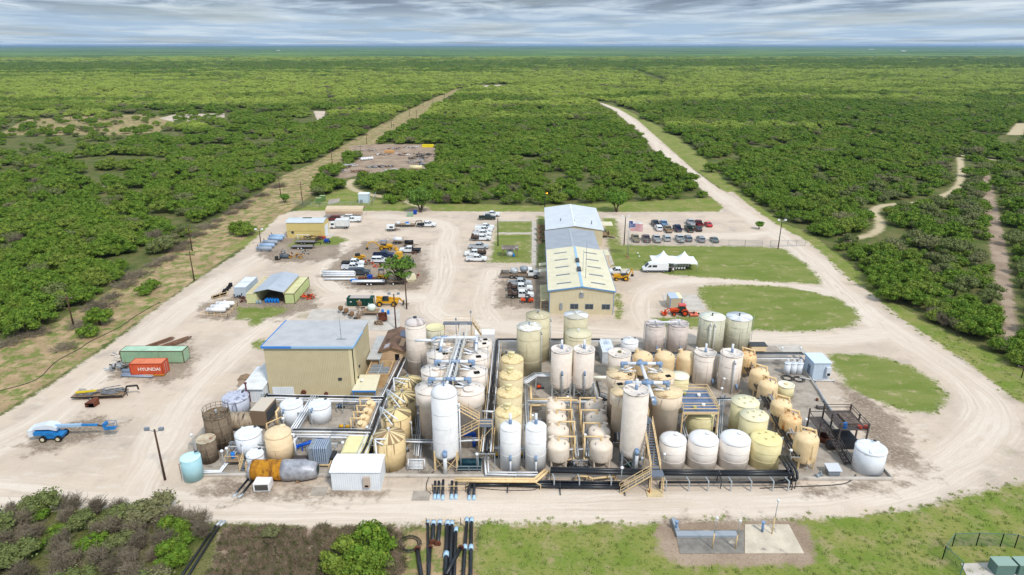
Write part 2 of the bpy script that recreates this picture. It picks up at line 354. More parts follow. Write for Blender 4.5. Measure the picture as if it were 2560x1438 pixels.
    cv = N.new('ShaderNodeCombineXYZ'); L.new(mt('ADD', mt('MULTIPLY', att('lat'), 1.7), mt('MULTIPLY', noise(.05, 4, .6, 66), 5.)), cv.inputs[0]); L.new(mt('MULTIPLY', att('alo'), .035), cv.inputs[1])
    rn = N.new('ShaderNodeTexNoise'); rn.inputs['Scale'].default_value = 1.0; rn.inputs['Detail'].default_value = 5; rn.inputs['Roughness'].default_value = .65; L.new(cv.outputs[0], rn.inputs[0]); rut = rn.outputs[0]
    lane = mix(rng_(rut, .34, .66), (204, 188, 170), (222, 208, 193)); lane = mix(rng_(e1, .5, .75, 0, .5), lane, (200, 185, 167))
    cal = mix(rng_(mt('ADD', att('lane'), mt('MULTIPLY', mt('SUBTRACT', e0, .5), 9.)), -1.6, 1.6, 0, .9), cal, lane); cal = mix(rng_(rut, .58, .70, 0, .12), cal, (224, 214, 202)); cal = mix(rng_(rut, .42, .34, 0, .14), cal, (160, 146, 130))
    cal = mix(rng_(mt('ADD', att('spot'), mt('MULTIPLY', mt('SUBTRACT', e1, .5), 13.)), -1.2, 1.6, 0, .9), cal, spot)
    col = mix(mask('dirt', .9, .5), brush, dirt); col = mix(mask('grass', .8, .5), col, grs); col = mix(mask('brown', .9, .6), col, brown)
    col = mix(mask('track', .6, .9), col, (190, 174, 142)); col = mix(mask('cal', .75, .5, .5), col, cal); col = mix(mask('lawn', 1.15, .9), col, lawn)
    # far country reads as one green canopy
    sx = N.new('ShaderNodeSeparateXYZ'); L.new(co, sx.inputs[0])
    far = mix(rng_(noise(.0016, 6, .6, 13, (.6, 1.6, 1)), .4, .6), (58, 92, 36), (122, 152, 60)); far = mix(rng_(noise(.02, 5, .7, 23), .4, .7), far, (44, 72, 34)); far = mix(rng_(noise(.0007, 3, .5, 3, (.3, 2, 1)), .55, .62, 0, .6), far, (124, 130, 84))
    col = mix(rng_(sx.outputs[1], 1300., 2000.), col, far)
    L.new(col, b.inputs['Base Color'])
    bp = N.new('ShaderNodeBump'); bp.inputs['Strength'].default_value = .5; bp.inputs['Distance'].default_value = .25
    L.new(mt('ADD', fine, mt('MULTIPLY', e1, 1.5)), bp.inputs['Height']); L.new(bp.outputs[0], b.inputs['Normal'])
    return m
GMAT = ground_material()
def grid_objects(x0, x1, y0, y1, st, first):
    xs = np.arange(x0, x1+st*.5, st); ys = np.arange(y0, y1+st*.5, st); nx, ny = len(xs), len(ys)
    XX, YY = np.meshgrid(xs, ys); pts = np.stack([XX.ravel(), YY.ravel()], 1); R = cls(pts); Z = dict(R); D_, A_, W_ = lanes(pts); Z['lat'] = D_; Z['alo'] = A_; Z['lane'] = W_-D_
    i, j = np.meshgrid(np.arange(nx-1), np.arange(ny-1)); a = (j*nx+i).ravel(); F = np.stack([a, a+1, a+1+nx, a+nx], 1)
    ctr = {k: v[F].mean(1) for k, v in R.items()}
    cx = pts[F].mean(1)
    z = np.zeros(len(F), int)
    z[ctr['grass'] > 0] = 4
    z[(ctr['track'] > 0)] = 3
    z[ctr['cal'] > -.3] = 1; z[(ctr['cal'] > -.3) & (sdf(ROAD, cx) > -1)] = 3; z[ctr['lawn'] > 0] = 2
    for k, nm in enumerate(('ground', 'gravel_yard', 'lawn', 'dirt_road', 'grass_verge')):
        fs = F[z == k]
        if not len(fs): continue
        u, inv = np.unique(fs, return_inverse=True); inv = inv.reshape(fs.shape); me = bpy.data.meshes.new(nm)
        me.vertices.add(len(u)); co = np.zeros((len(u), 3), np.float32); co[:, :2] = pts[u]; me.vertices.foreach_set('co', co.ravel())
        me.loops.add(inv.size); me.loops.foreach_set('vertex_index', inv.ravel().astype(np.int32)); me.polygons.add(len(fs))
        me.polygons.foreach_set('loop_start', np.arange(0, inv.size, 4, dtype=np.int32)); me.polygons.foreach_set('loop_total', np.full(len(fs), 4, np.int32))
        for an, av in Z.items(): me.attributes.new(an, 'FLOAT', 'POINT').data.foreach_set('value', av[u].astype(np.float32))
        me.materials.append(GMAT); me.update(calc_edges=True); o = bpy.data.objects.new(nm, me); link(o); o['kind'] = 'structure'
grid_objects(-240., 280., 40., 460., 1.0, True)
def far_ground():
    m = bpy.data.meshes.new('ground'); K = 40000.
    v = [(-K,-K,0),(K,-K,0),(K,40,0),(-K,40,0), (-K,460,0),(-240,460,0),(-240,40,0), (K,460,0),(280,460,0),(280,40,0), (-900,460,0),(-900,1100,0),(900,1100,0),(900,460,0),(-K,1100,0),(K,1100,0),(-K,K,0),(K,K,0)]
    f = [(0,1,2,9,6,3),(3,6,5,10,4),(9,2,7,13,8),(4,10,11,14),(13,7,15,12),(14,11,12,15,17,16)]
    m.from_pydata(v, [], f)
    for an in ('cal', 'lawn', 'grass', 'dirt', 'brown', 'track', 'spot', 'lane'): m.attributes.new(an, 'FLOAT', 'POINT').data.foreach_set('value', [-50.]*len(v))
    m.materials.append(GMAT); o = bpy.data.objects.new('ground', m); link(o); o['kind'] = 'structure'
far_ground()
grid_objects(-900., 900., 460., 1100., 4.0, False)
# ------------------------------------------------------------------ haze: the air between the camera and the horizon
def haze():
    mb = MB(); mb.box(-26000, 26000, -3000, 26000, -1.0, 64.0)
    m = bpy.data.materials.new('haze_air'); m.use_nodes = True; N = m.node_tree.nodes; N.clear()
    o = N.new('ShaderNodeOutputMaterial'); v = N.new('ShaderNodeVolumePrincipled'); v.inputs['Density'].default_value = HAZE_D; v.inputs['Color'].default_value = (.42, .64, 1.0, 1)
    v.inputs['Anisotropy'].default_value = .2
    m.node_tree.links.new(v.outputs[0], o.inputs['Volume']); solo('haze', mb, m, 'thin bluish haze lying over the whole plain to the horizon', 'haze', kind='stuff')
HAZE_D = 4.6e-5
haze()
# ------------------------------------------------------------------ vegetation
def leaf_material(name, a, b_, c_, yl=(130,140,60)):
    m = bpy.data.materials.new(name); m.use_nodes = True; nt = m.node_tree; N = nt.nodes; L = nt.links; bs = N['Principled BSDF']
    bs.inputs['Roughness'].default_value = .75; bs.inputs['Specular IOR Level'].default_value = .15
    oi = N.new('ShaderNodeObjectInfo'); tc = N.new('ShaderNodeTexCoord')
    def noise(vec, scale, det):
        n = N.new('ShaderNodeTexNoise'); n.inputs['Scale'].default_value = scale; n.inputs['Detail'].default_value = det; L.new(vec, n.inputs[0]); return n.outputs[0]
    def rg(x, p, q, lo=0., hi=1.):
        r = N.new('ShaderNodeMapRange'); r.interpolation_type = 'SMOOTHSTEP'; L.new(x, r.inputs[0])
        for i, w in ((1, p), (2, q), (3, lo), (4, hi)): r.inputs[i].default_value = w
        return r.outputs[0]
    def mix(f, p, q):
        x = N.new('ShaderNodeMix'); x.data_type = 'RGBA'; L.new(f, x.inputs[0])
        for i, w in ((6, p), (7, q)):
            if isinstance(w, tuple): x.inputs[i].default_value = (*lin(w), 1)
            else: L.new(w, x.inputs[i])
        return x.outputs[2]
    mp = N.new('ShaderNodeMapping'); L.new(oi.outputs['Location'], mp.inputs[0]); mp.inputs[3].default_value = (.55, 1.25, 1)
    # sunlit belt and cloud shade painted into leaf colour: dark near plant, paler beyond
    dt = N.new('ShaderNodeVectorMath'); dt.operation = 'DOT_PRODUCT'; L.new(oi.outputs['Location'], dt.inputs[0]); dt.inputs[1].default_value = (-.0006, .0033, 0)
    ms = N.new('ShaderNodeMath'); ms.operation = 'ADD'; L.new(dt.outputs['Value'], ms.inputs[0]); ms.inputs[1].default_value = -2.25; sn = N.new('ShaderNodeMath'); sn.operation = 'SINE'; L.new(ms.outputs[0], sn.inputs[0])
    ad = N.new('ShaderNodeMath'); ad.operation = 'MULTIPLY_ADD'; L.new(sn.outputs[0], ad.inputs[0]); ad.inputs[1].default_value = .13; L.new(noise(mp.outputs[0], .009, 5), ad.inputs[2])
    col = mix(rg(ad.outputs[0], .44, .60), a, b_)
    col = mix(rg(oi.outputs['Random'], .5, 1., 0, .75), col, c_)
    col = mix(rg(noise(tc.outputs['Object'], 1.3, 2), .5, .7, 0, .6), col, yl)
    L.new(col, bs.inputs['Base Color'])
    return m
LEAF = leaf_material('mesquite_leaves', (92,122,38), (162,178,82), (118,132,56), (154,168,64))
LEAF2 = leaf_material('garden_leaves', (92,128,44), (100,134,50), (92,122,50), (132,158,66))
OLIVE = leaf_material('olive_leaves', (104,114,66), (124,128,82), (126,120,90), (132,140,78))
BARK = MAT('bark', (74,62,50), (104,92,80), sc=4, rough=.9)
TWIG = MAT('dead_twigs', (116,106,88), (146,134,114), sc=2, rough=.9, rnd=.2)
DRY = MAT('dry_scrub', (148,130,110), (120,104,84), sc=1.2, rough=.95, rnd=.25, blot=((84,96,46), .8, .55))
def crown_mesh(name, seed, rx, rz, zc, lobes, per, q, mat, core=True, lobe_r=(.7, 1.25), skirt=.0):
    r = np.random.default_rng(seed); V = []; F = []
    C = []
    for k in range(lobes):
        a = r.uniform(0, 2*PI); rad = rx*math.sqrt(r.uniform(0, 1))*.82; zz = zc + r.uniform(-1, 1)*rz*math.sqrt(max(.05, 1-(rad/rx)**2)) - skirt*(rad/rx)
        C.append((rad*math.cos(a), rad*math.sin(a), max(.5, zz), r.uniform(*lobe_r)))
    for (x, y, z, lr) in C:
        d = r.normal(size=(per, 3)); d[:, 2] = np.abs(d[:, 2])*1.1-.35; d /= np.linalg.norm(d, axis=1)[:, None]
        pos = np.array([x, y, z])+d*lr*np.array([1, 1, .75])*r.uniform(.6, 1.28, (per, 1))
        nrm = d+r.normal(size=(per, 3))*.55; nrm /= np.linalg.norm(nrm, axis=1)[:, None]
        up = r.normal(size=(per, 3)); t = np.cross(nrm, up); t /= np.linalg.norm(t, axis=1)[:, None]; bt = np.cross(nrm, t)
        s = r.uniform(.6, 1.25, (per, 1))*q
        for sx, sy in ((-1, -.7), (1, -.7), (.75, .9), (-.8, .8)): V.append(pos+t*s*sx+bt*s*sy)
    nb = len(C)
    VV = np.concatenate([np.stack(V[4*k:4*k+4], 1).reshape(-1, 3) for k in range(nb)])
    nq = len(VV)//4; faces = [tuple(range(4*i, 4*i+4)) for i in range(nq)]; mi = [0]*nq; vv = VV.tolist()
    if core:
        for (x, y, z, lr) in C:
            o = len(vv); n = 6
            for (rr, hh) in ((.36, -.45), (.6, .0), (.4, .42)):
                for i in range(n): ang = 2*PI*i/n; vv.append([x+rr*lr*math.cos(ang), y+rr*lr*math.sin(ang), z+hh*lr])
            vv.append([x, y, z+.55*lr])
            for j in range(2):
                for i in range(n): faces.append((o+j*n+i, o+j*n+(i+1) % n, o+(j+1)*n+(i+1) % n, o+(j+1)*n+i)); mi.append(0)
            for i in range(n): faces.append((o+2*n+i, o+2*n+(i+1) % n, o+3*n)); mi.append(0)
    me = bpy.data.meshes.new(name); me.from_pydata(vv, [], faces); me.materials.append(mat); me.update(); return me, C
def limb_mesh(C, seed, base=.22, every=2, mat=None, stems=3):
    r = random.Random(seed); mb = MB()
    forks = []
    for s in range(stems):
        a = 2*PI*s/stems+r.random(); h = r.uniform(.9, 1.6); f = (math.cos(a)*.45, math.sin(a)*.45, h); mb.tube((math.cos(a)*.08, math.sin(a)*.08, 0), f, base, 6, base*.6, cap=False); forks.append(f)
    for k, c in enumerate(C):
        if k % every: continue
        f = min(forks, key=lambda p: (p[0]-c[0])**2+(p[1]-c[1])**2); m = tuple((f[i]+c[i])/2+r.uniform(-.2, .2) for i in range(3))
        mb.tube(f, m, base*.5, 5, base*.3, cap=False); mb.tube(m, c[:3], base*.3, 4, base*.1, cap=False)
    return mesh('trunk', mb, mat or BARK)
def bare_mesh(seed, R=1.8, H=2.2, n=46, flat=False):
    r = random.Random(seed); mb = MB()
    for k in range(n):
        a = r.uniform(0, 2*PI); el = r.uniform(.1, .7) if flat else r.uniform(.45, 1.35); L_ = r.uniform(.6, 1.0)
        d = Vector((math.cos(a)*math.cos(el)*R, math.sin(a)*math.cos(el)*R, math.sin(el)*H)); o = Vector((r.uniform(-1, 1)*R*.5, r.uniform(-1, 1)*R*.5, .0)) if flat else Vector((r.uniform(-.3, .3), r.uniform(-.3, .3), 0))
        p1 = o+d*L_*.5+Vector((r.uniform(-.2, .2), r.uniform(-.2, .2), .1)); mb.tube(o, p1, .045, 3, .03, cap=False)
        for j in range(4):
            e = p1+d*L_*.5*r.uniform(.5, 1)+Vector((r.uniform(-.6, .6), r.uniform(-.6, .6), r.uniform(-.3, .4))); mb.tube(p1, e, .03, 3, .012, cap=False)
            for i in range(3): q = p1.lerp(e, r.uniform(.3, .9)); mb.tube(q, q+Vector((r.uniform(-.5, .5), r.uniform(-.5, .5), r.uniform(-.1, .45))), .018, 3, .008, cap=False)
    return mesh('branches', mb, TWIG)
KIND = {}
def proto(key, tname, label, cat, rx, rz, zc, lobes, per, q, mat, seeds, **kw):
    out = []
    for s in seeds:
        cm, C = crown_mesh('crown', s, rx, rz, zc, lobes, per, q, mat, **kw)
        out.append((cm, limb_mesh(C, s)))
    KIND[key] = (tname, label, cat, out)
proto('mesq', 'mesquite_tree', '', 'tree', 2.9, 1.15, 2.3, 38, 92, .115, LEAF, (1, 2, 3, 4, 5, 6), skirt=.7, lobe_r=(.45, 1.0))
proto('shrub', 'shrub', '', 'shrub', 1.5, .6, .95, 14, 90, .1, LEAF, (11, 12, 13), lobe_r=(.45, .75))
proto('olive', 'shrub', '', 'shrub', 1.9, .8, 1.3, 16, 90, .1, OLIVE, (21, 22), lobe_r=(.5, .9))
proto('garden', 'shade_tree', '', 'tree', 2.4, 1.3, 3.3, 30, 110, .12, LEAF2, (31, 32, 33))
BARE = [bare_mesh(41), bare_mesh(42), bare_mesh(43)]; PILE = [bare_mesh(51, 2.4, 1.3, 60, True), bare_mesh(52, 2.6, 1.2, 60, True)]
TC = {}
def plant(key, x, y, s, label, cat, group=None, name=None, sz=None, k=None):
    nm, _, c, ms = KIND[key]; k = random.randrange(len(ms)) if k is None else k
    t = thing(name or nm, label, cat or c, (x, y, 0), random.uniform(0, 6.28), group); t.scale = (s, s, sz or s)
    part('crown', ms[k][0], None, t); part('trunk', ms[k][1], None, t); return t
FREE = [YARD, ROAD]
def veg_points():
    pts = []; y = 60.
    while y < 3200:
        st = 3.9 + max(0, y-260)/160.; xs = np.arange(-1.02*y-60, 1.02*y+60, st)
        j = rng.uniform(-.62, .62, (len(xs), 2))*st; pts.append(np.stack([xs+j[:, 0], y+j[:, 1], np.full(len(xs), st)], 1)); y += st
    p = np.concatenate(pts); R = cls(p[:, :2]); P2 = p[:, :2]
    y_ = p[:, 1]; ok = np.ones(len(p), bool)
    ok &= R['cal'] < -(2.2+np.maximum(0, y_-350)/45); ok &= R['grass'] < -1.0; ok &= R['track'] < -(1.2+y_/220)
    ok &= (R['dirt'] < -1.2); ok &= (R['brown'] < -1.0)
    # keep out of the foreground strip, the plant and mown ground
    fx, fy = np.array([proj(a, b, 0) for a, b in P2]).T
    ok &= ~((fx > 1000) & (fy > 1290)); ok &= ~((fy > 1240)); ok &= ~((fy > 520) & (fx > 560) & (fx < 1900) & (R['cal'] < 200) & (R['cal'] > -6))
    # thinner growth in a few openings
    def fld(s, o): return sum(np.sin(P2[:, 0]/s*a+o*c)*np.cos(P2[:, 1]/s*b+o*d) for a, b, c, d in ((1, .8, 1, 2), (1.9, 1.3, 3, 1), (.6, 2.1, 2, 5), (3.1, 2.7, 7, 3)))
    g = fld(17, 1.3)+.7*fld(6.5, 4.1)
    midl = sdf(poly([(-400,280),(700,270),(800,300),(640,400),(420,430),(200,470),(-400,560)]), P2) > 0
    ok &= ~(g > np.where(midl, -.05, 1.4)); ok &= rng.random(len(p)) > .12
    ctr = sdf(poly([(1215,440),(1330,425),(1460,430),(1500,470),(1490,505),(1200,508)]), P2) > 0; ok &= ~(ctr & (rng.random(len(p)) < .7))
    # right-hand scrub is lower and mixed; left clearing has scattered trees
    low = sdf(poly([(2080,480),(2420,380),(2900,420),(2900,800),(2560,860),(2250,640),(2150,560)]), P2) > 0
    return p[ok], low[ok]
VP, VLOW = veg_points()
EXTRA = []
for a in DIRT[1:3]:      # scattered trees standing in the pale clearings
    mn, mx = a.min(0), a.max(0)
    q = rng.uniform(mn, mx, (int((mx-mn).prod()/160), 2)); q = q[sdf(a, q) > 2]; EXTRA.append(np.c_[q, np.full(len(q), 4.)])
VP = np.concatenate([VP]+EXTRA); VLOW = np.concatenate([VLOW, np.zeros(sum(len(e) for e in EXTRA), bool)])
def vis(p): 
    fx, fy = proj(p[0], p[1], 0); return -40 < fx < 2600 and fy < 1438
order = np.argsort(VP[:, 1]*.97+np.abs(VP[:, 0])*.1)
N_IND = 190; ind = []; rest = []
for i in order:
    (ind if len(ind) < N_IND and vis(VP[i]) else rest).append(i)
for i in ind:
    x, y, st = VP[i]; left = x < 0; low = VLOW[i]; u = random.random()
    key = ('shrub' if u < .45 else 'olive') if low and u < .8 else ('mesq' if u < .74 else ('olive' if u < .87 else 'shrub'))
    side = 'left of the poles' if left else 'right of the road'
    side += (' opposite the orange container', ' opposite the open workshop', ' opposite the yellow workshop')[(y > 128)+(y > 165)] if left else (' beside the lowest lawn', ' beside the middle lawn', ' beside the car park')[(y > 140)+(y > 180)]
    s = random.uniform(.8, 1.35)*(1 if key == 'mesq' else 1.1)
    g = {'mesq': 'mesquite trees in the brush ', 'shrub': 'low green shrubs in the brush ', 'olive': 'grey-green shrubs in the brush '}[key]+side
    l = {'mesq': 'rounded green mesquite in the brush ', 'shrub': 'low dark shrub in the brush ', 'olive': 'dull grey-green shrub in the brush '}[key]+side
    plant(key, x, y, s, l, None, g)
def scatter(name, label, cat, pts, scl, srcs):
    me = bpy.data.meshes.new(name); me.from_pydata(pts.tolist(), [], []); n = len(pts)
    me.attributes.new('sc', 'FLOAT_VECTOR', 'POINT').data.foreach_set('vector', scl.astype(np.float32).ravel())
    me.attributes.new('rz', 'FLOAT', 'POINT').data.foreach_set('value', rng.uniform(0, 6.28, n).astype(np.float32))
    o = bpy.data.objects.new(name, me); link(o); tag(o, label, cat, None, 'stuff')
    ng = bpy.data.node_groups.new(name, 'GeometryNodeTree'); ng.interface.new_socket('Geometry', in_out='INPUT', socket_type='NodeSocketGeometry'); ng.interface.new_socket('Geometry', in_out='OUTPUT', socket_type='NodeSocketGeometry')
    N = ng.nodes; L = ng.links; gi = N.new('NodeGroupInput'); go = N.new('NodeGroupOutput'); ip = N.new('GeometryNodeInstanceOnPoints'); jn = N.new('GeometryNodeJoinGeometry')
    for s in srcs:
        oi = N.new('GeometryNodeObjectInfo'); oi.inputs['Object'].default_value = s; oi.inputs['As Instance'].default_value = True; oi.transform_space = 'ORIGINAL'; L.new(oi.outputs['Geometry'], jn.inputs[0])
    def na(nm, t):
        a = N.new('GeometryNodeInputNamedAttribute'); a.data_type = t; a.inputs[0].default_value = nm; return a.outputs[0]
    cx = N.new('ShaderNodeCombineXYZ'); L.new(na('rz', 'FLOAT'), cx.inputs[2])
    L.new(gi.outputs[0], ip.inputs['Points']); L.new(jn.outputs[0], ip.inputs['Instance']); ip.inputs['Pick Instance'].default_value = True
    L.new(cx.outputs[0], ip.inputs['Rotation']); L.new(na('sc', 'FLOAT_VECTOR'), ip.inputs['Scale']); L.new(ip.outputs[0], go.inputs[0])
    md = o.modifiers.new('scatter', 'NODES'); md.node_group = ng; return o
def crowns(meshes):
    out = []
    for me in meshes:
        for o in bpy.data.objects:
            if o.data == me: out.append(o); break
    return out
rp = VP[rest]; rl = VLOW[rest]; sz = (rp[:, 2]/3.9)**.9*rng.choice([.6, .8, 1.0, 1.25, 1.5], len(rp))*rng.uniform(.88, 1.1, len(rp))
mz = np.where(rp[:, 1] > 300, .9, 1.0)
sc3 = np.stack([sz*rng.uniform(.8, 1.25, len(sz)), sz, np.minimum(sz, 1.0+.25*sz)*mz*rng.uniform(.85, 1.15, len(sz))], 1)
isl = (rl & (rng.random(len(rl)) < .75)) | (rng.random(len(rl)) < .26)
bd = rng.random((~isl).sum()) < .035; bq = rp[~isl][bd]; bs_ = sc3[~isl][bd]
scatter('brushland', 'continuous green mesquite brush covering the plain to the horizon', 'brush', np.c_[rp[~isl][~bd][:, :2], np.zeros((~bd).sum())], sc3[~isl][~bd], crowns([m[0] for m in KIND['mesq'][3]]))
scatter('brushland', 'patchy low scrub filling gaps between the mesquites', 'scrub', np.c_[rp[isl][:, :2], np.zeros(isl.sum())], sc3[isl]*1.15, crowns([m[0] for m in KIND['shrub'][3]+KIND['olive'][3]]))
print('veg', len(ind), len(rest))
# ------------------------------------------------------------------ palette
PINK = MAT('pale_paint', (230,219,208), (220,207,195), 1.1, stain=(176,160,148), ssc=(2.2,2.2,.12), sth=.60, rnd=.03)
PINKR = MAT('pale_roof', (230,220,210), (212,200,188), .9, blot=((160,146,138), 1.0, .56), rnd=.05)
WHT = MAT('white_paint', (232,232,233), (222,222,224), 1.0, stain=(188,186,184), sth=.66, rnd=.02)
POLY = MAT('white_plastic', (226,230,236), (216,222,230), 1.0, rough=.5, rnd=.02)
POLYD = MAT('stained_plastic', (196,202,216), (176,182,198), 1.0, stain=(78,78,98), ssc=(1.6,1.6,.16), sth=.5)
TAN = MAT('tan_paint', (232,208,170), (224,198,160), 1.2, stain=(176,146,108), sth=.62, rnd=.04)
TANV = MAT('vessel_tan', (234,208,166), (224,196,152), 1.4, rough=.5, stain=(186,136,80), sth=.62, rnd=.04)
RUSTV = MAT('vessel_rusty', (232,200,152), (218,182,130), 1.4, rough=.5, stain=(196,116,40), ssc=(2,2,.2), sth=.52)
VPK = MAT('vessel_pale', (230,216,200), (220,205,188), 1.4, rough=.5, stain=(190,168,146), sth=.62, rnd=.03)
OLV = MAT('olive_tan', (206,198,168), (196,186,154), 1.2, stain=(150,134,100), sth=.6, rnd=.04)
OLVR = MAT('olive_roof', (200,190,158), (186,176,146), 2.0, blot=((228,226,220), 1.6, .6))
SAGE = MAT('pale_sage', (206,202,180), (192,190,168), 1.0, stain=(142,142,118), ssc=(3,3,.14), sth=.53, rnd=.03)
CRM = MAT('cream_paint', (226,216,172), (216,206,160), 1.0, stain=(186,172,128), sth=.66, rnd=.03)
YEL = MAT('yellow_paint', (226,214,166), (216,203,152), 1.0, stain=(178,158,96), sth=.64)
BRN = MAT('brown_steel', (128,112,94), (108,94,78), 1.4, rough=.8, stain=(74,62,50), sth=.5)
BRNR = MAT('brown_roof', (134,118,98), (106,90,72), 2.2, rough=.85, blot=((80,66,54), 2.0, .55))
CYAN = MAT('pale_blue_plastic', (166,206,214), (156,198,208), 1.0, rough=.5)
GREYS = MAT('grey_steel', (150,158,166), (132,140,148), 3.0, rough=.5, metal=.2)
DGREY = MAT('dark_steel', (72,74,78), (56,58,60), 3.0, rough=.6)
GALV = MAT('galvanised', (186,192,196), (168,174,178), 3.0, rough=.45, metal=.3)
PVC = MAT('white_pipe', (228,230,234), (214,218,224), 2.0, rough=.45)
PVCB = MAT('blue_grey_fitting', (136,160,190), (118,142,174), 2.0, rough=.5)
BEIG = MAT('beige_steel', (226,198,152), (212,184,138), 2.0, rough=.6)
BEIP = MAT('beige_pipe', (230,202,154), (216,186,138), 2.0, rough=.5)
HDPE = MAT('black_pipe', (24,27,32), (34,38,44), 1.0, rough=.4, spec=.5)
BLUP = MAT('blue_pipe', (20,84,190), None, rough=.4)
RUST = MAT('rust', (112,66,46), (84,50,38), 2.0, rough=.9)
DARK = MAT('dark_opening', (18,17,17), None, rough=.9)
BLUE = MAT('blue_plastic', (24,120,206), None, rough=.4)
ORNG = MAT('orange_paint', (214,78,26), (196,66,20), 1.5, rough=.5)
YELM = MAT('machine_yellow', (216,164,38), (196,144,30), 1.5, rough=.5)
WOOD = MAT('weathered_wood', (150,126,100), (128,106,84), 3.0, rough=.9)
CONC = MAT('concrete', (172,162,150), (150,140,128), .5, rough=.9, blot=((122,112,102), .22, .55), bump=.2)
CONCL = MAT('light_concrete', (196,188,178), (178,170,160), .5, rough=.9, blot=((150,142,132), .25, .6), bump=.2)
GRATE = MAT('grating', (112,120,132), (96,104,116), 6.0, rough=.7)
def RAD(name, c1, c2, k=2.2, th=.5):
    m = bpy.data.materials.new(name); m.use_nodes = True; nt = m.node_tree; N = nt.nodes; L = nt.links; b = N['Principled BSDF']; b.inputs['Roughness'].default_value = .8
    tc = N.new('ShaderNodeTexCoord'); s = N.new('ShaderNodeSeparateXYZ'); L.new(tc.outputs['Object'], s.inputs[0])
    a = N.new('ShaderNodeMath'); a.operation = 'ARCTAN2'; L.new(s.outputs[1], a.inputs[0]); L.new(s.outputs[0], a.inputs[1])
    ml = N.new('ShaderNodeMath'); ml.operation = 'MULTIPLY'; ml.inputs[1].default_value = k; L.new(a.outputs[0], ml.inputs[0])
    ln = N.new('ShaderNodeVectorMath'); ln.operation = 'LENGTH'; L.new(tc.outputs['Object'], ln.inputs[0])
    oi = N.new('ShaderNodeObjectInfo'); c = N.new('ShaderNodeCombineXYZ'); L.new(ml.outputs[0], c.inputs[0]); 
    l2 = N.new('ShaderNodeMath'); l2.operation = 'MULTIPLY'; l2.inputs[1].default_value = .5; L.new(ln.outputs['Value'], l2.inputs[0]); L.new(l2.outputs[0], c.inputs[1])
    l3 = N.new('ShaderNodeMath'); l3.operation = 'MULTIPLY'; l3.inputs[1].default_value = 40; L.new(oi.outputs['Random'], l3.inputs[0]); L.new(l3.outputs[0], c.inputs[2])
    n = N.new('ShaderNodeTexNoise'); n.inputs['Scale'].default_value = 1.6; n.inputs['Detail'].default_value = 3; L.new(c.outputs[0], n.inputs[0])
    r = N.new('ShaderNodeMapRange'); r.interpolation_type = 'SMOOTHSTEP'; L.new(n.outputs[0], r.inputs[0]); r.inputs[1].default_value = th-.04; r.inputs[2].default_value = th+.05
    x = N.new('ShaderNodeMix'); x.data_type = 'RGBA'; L.new(r.outputs[0], x.inputs[0]); x.inputs[6].default_value = (*lin(c1), 1); x.inputs[7].default_value = (*lin(c2), 1); L.new(x.outputs[2], b.inputs['Base Color']); return m
FANR = RAD('fan_stained_roof', (226,206,152), (128,112,84))
FANP = RAD('pink_fan_roof', (206,196,192), (168,156,152), 1.4, .52)
STT = MAT('stained_tan', (224,200,154), (214,188,140), 1.2, stain=(132,106,68), ssc=(3.2,3.2,.16), sth=.53)
ZS = .05
# ------------------------------------------------------------------ concrete areas
def slab(name, px, z0, z1, mat):
    v = [P(a, b) for a, b in px]; n = len(v); mb = MB()
    mb.add([(x, y, z0) for x, y in v]+[(x, y, z1) for x, y in v], [tuple(range(n)), tuple(range(2*n-1, n-1, -1))]+[(i, i+n, (i+1) % n+n, (i+1) % n) for i in range(n)])
    return struct(name, mb, mat)
slab('concrete_slab', [(470,1188),(2228,1197),(2075,1030),(1990,905),(1940,866),(1240,846),(1160,850),(1040,850),(960,900),(640,985),(560,1010),(470,1110)][::-1], -.1, ZS, CONC)
slab('concrete_pad', [(1655,738),(1742,738),(1766,776),(1672,776)][::-1], -.1, .09, CONCL)
slab('concrete_pad', [(780,774),(1000,773),(1000,826),(750,826)][::-1], -.1, .07, CONCL)
slab('concrete_pad', [(1688,1327),(1860,1325),(1860,1384),(1700,1385)][::-1], -.1, .06, MAT('dark_concrete', (136,130,122), (112,108,102), .6, rough=.9, blot=((168,158,144), .4, .58), bump=.2))
slab('concrete_pad', [(1862,1312),(1972,1312),(2010,1384),(1862,1384)][::-1], -.1, .07, MAT('sandy_concrete', (208,196,176), (186,174,156), .5, rough=.9, blot=((138,132,124), .5, .58), bump=.2))
slab('concrete_pad', [(2402,1410),(2530,1406),(2600,1480),(2440,1490)][::-1], -.1, .08, CONCL)
slab('concrete_pad', [(822,500),(850,497),(848,506),(820,512)][::-1], -.1, .1, CONC)
slab('footpath', [(1330,553),(1340,553),(1341,668),(1329,668)][::-1], -.05, .05, CONCL)
slab('footpath', [(1252,551.5),(1329,551.5),(1329,553.5),(1252,553.5)][::-1], -.05, .05, CONCL)
slab('footpath', [(1247,582),(1329,582),(1329,584.5),(1247,584.5)][::-1], -.05, .05, CONCL)
slab('footpath', [(1508,594),(1543,594),(1543,596),(1508,596)][::-1], -.05, .05, CONCL)
slab('footpath', [(1512,622),(1520,622),(1536,662),(1526,662)][::-1], -.05, .05, CONCL)
for a in ([(1500,846),(1560,846),(1566,866),(1502,866)], [(1895,862),(2000,862),(2020,884),(1900,884)]): slab('concrete_pad', a[::-1], -.1, .04, CONCL)
def curb(name, px, w=.3, h=.45):
    mb = MB(); pts = [P(a, b) for a, b in px]
    for a, b in zip(pts, pts[1:]):
        mb.beam((*a, h/2-.02), (*b, h/2-.02), w if abs(a[0]-b[0]) < abs(a[1]-b[1]) else h+.04, h+.04 if abs(a[0]-b[0]) < abs(a[1]-b[1]) else w)
    return mb
solo('containment_wall', curb('w', [(470,1190),(1000,1192),(1560,1197),(2228,1200)]), CONCL, 'low pale concrete wall along the front of the tank farm', 'low wall', kind=None)
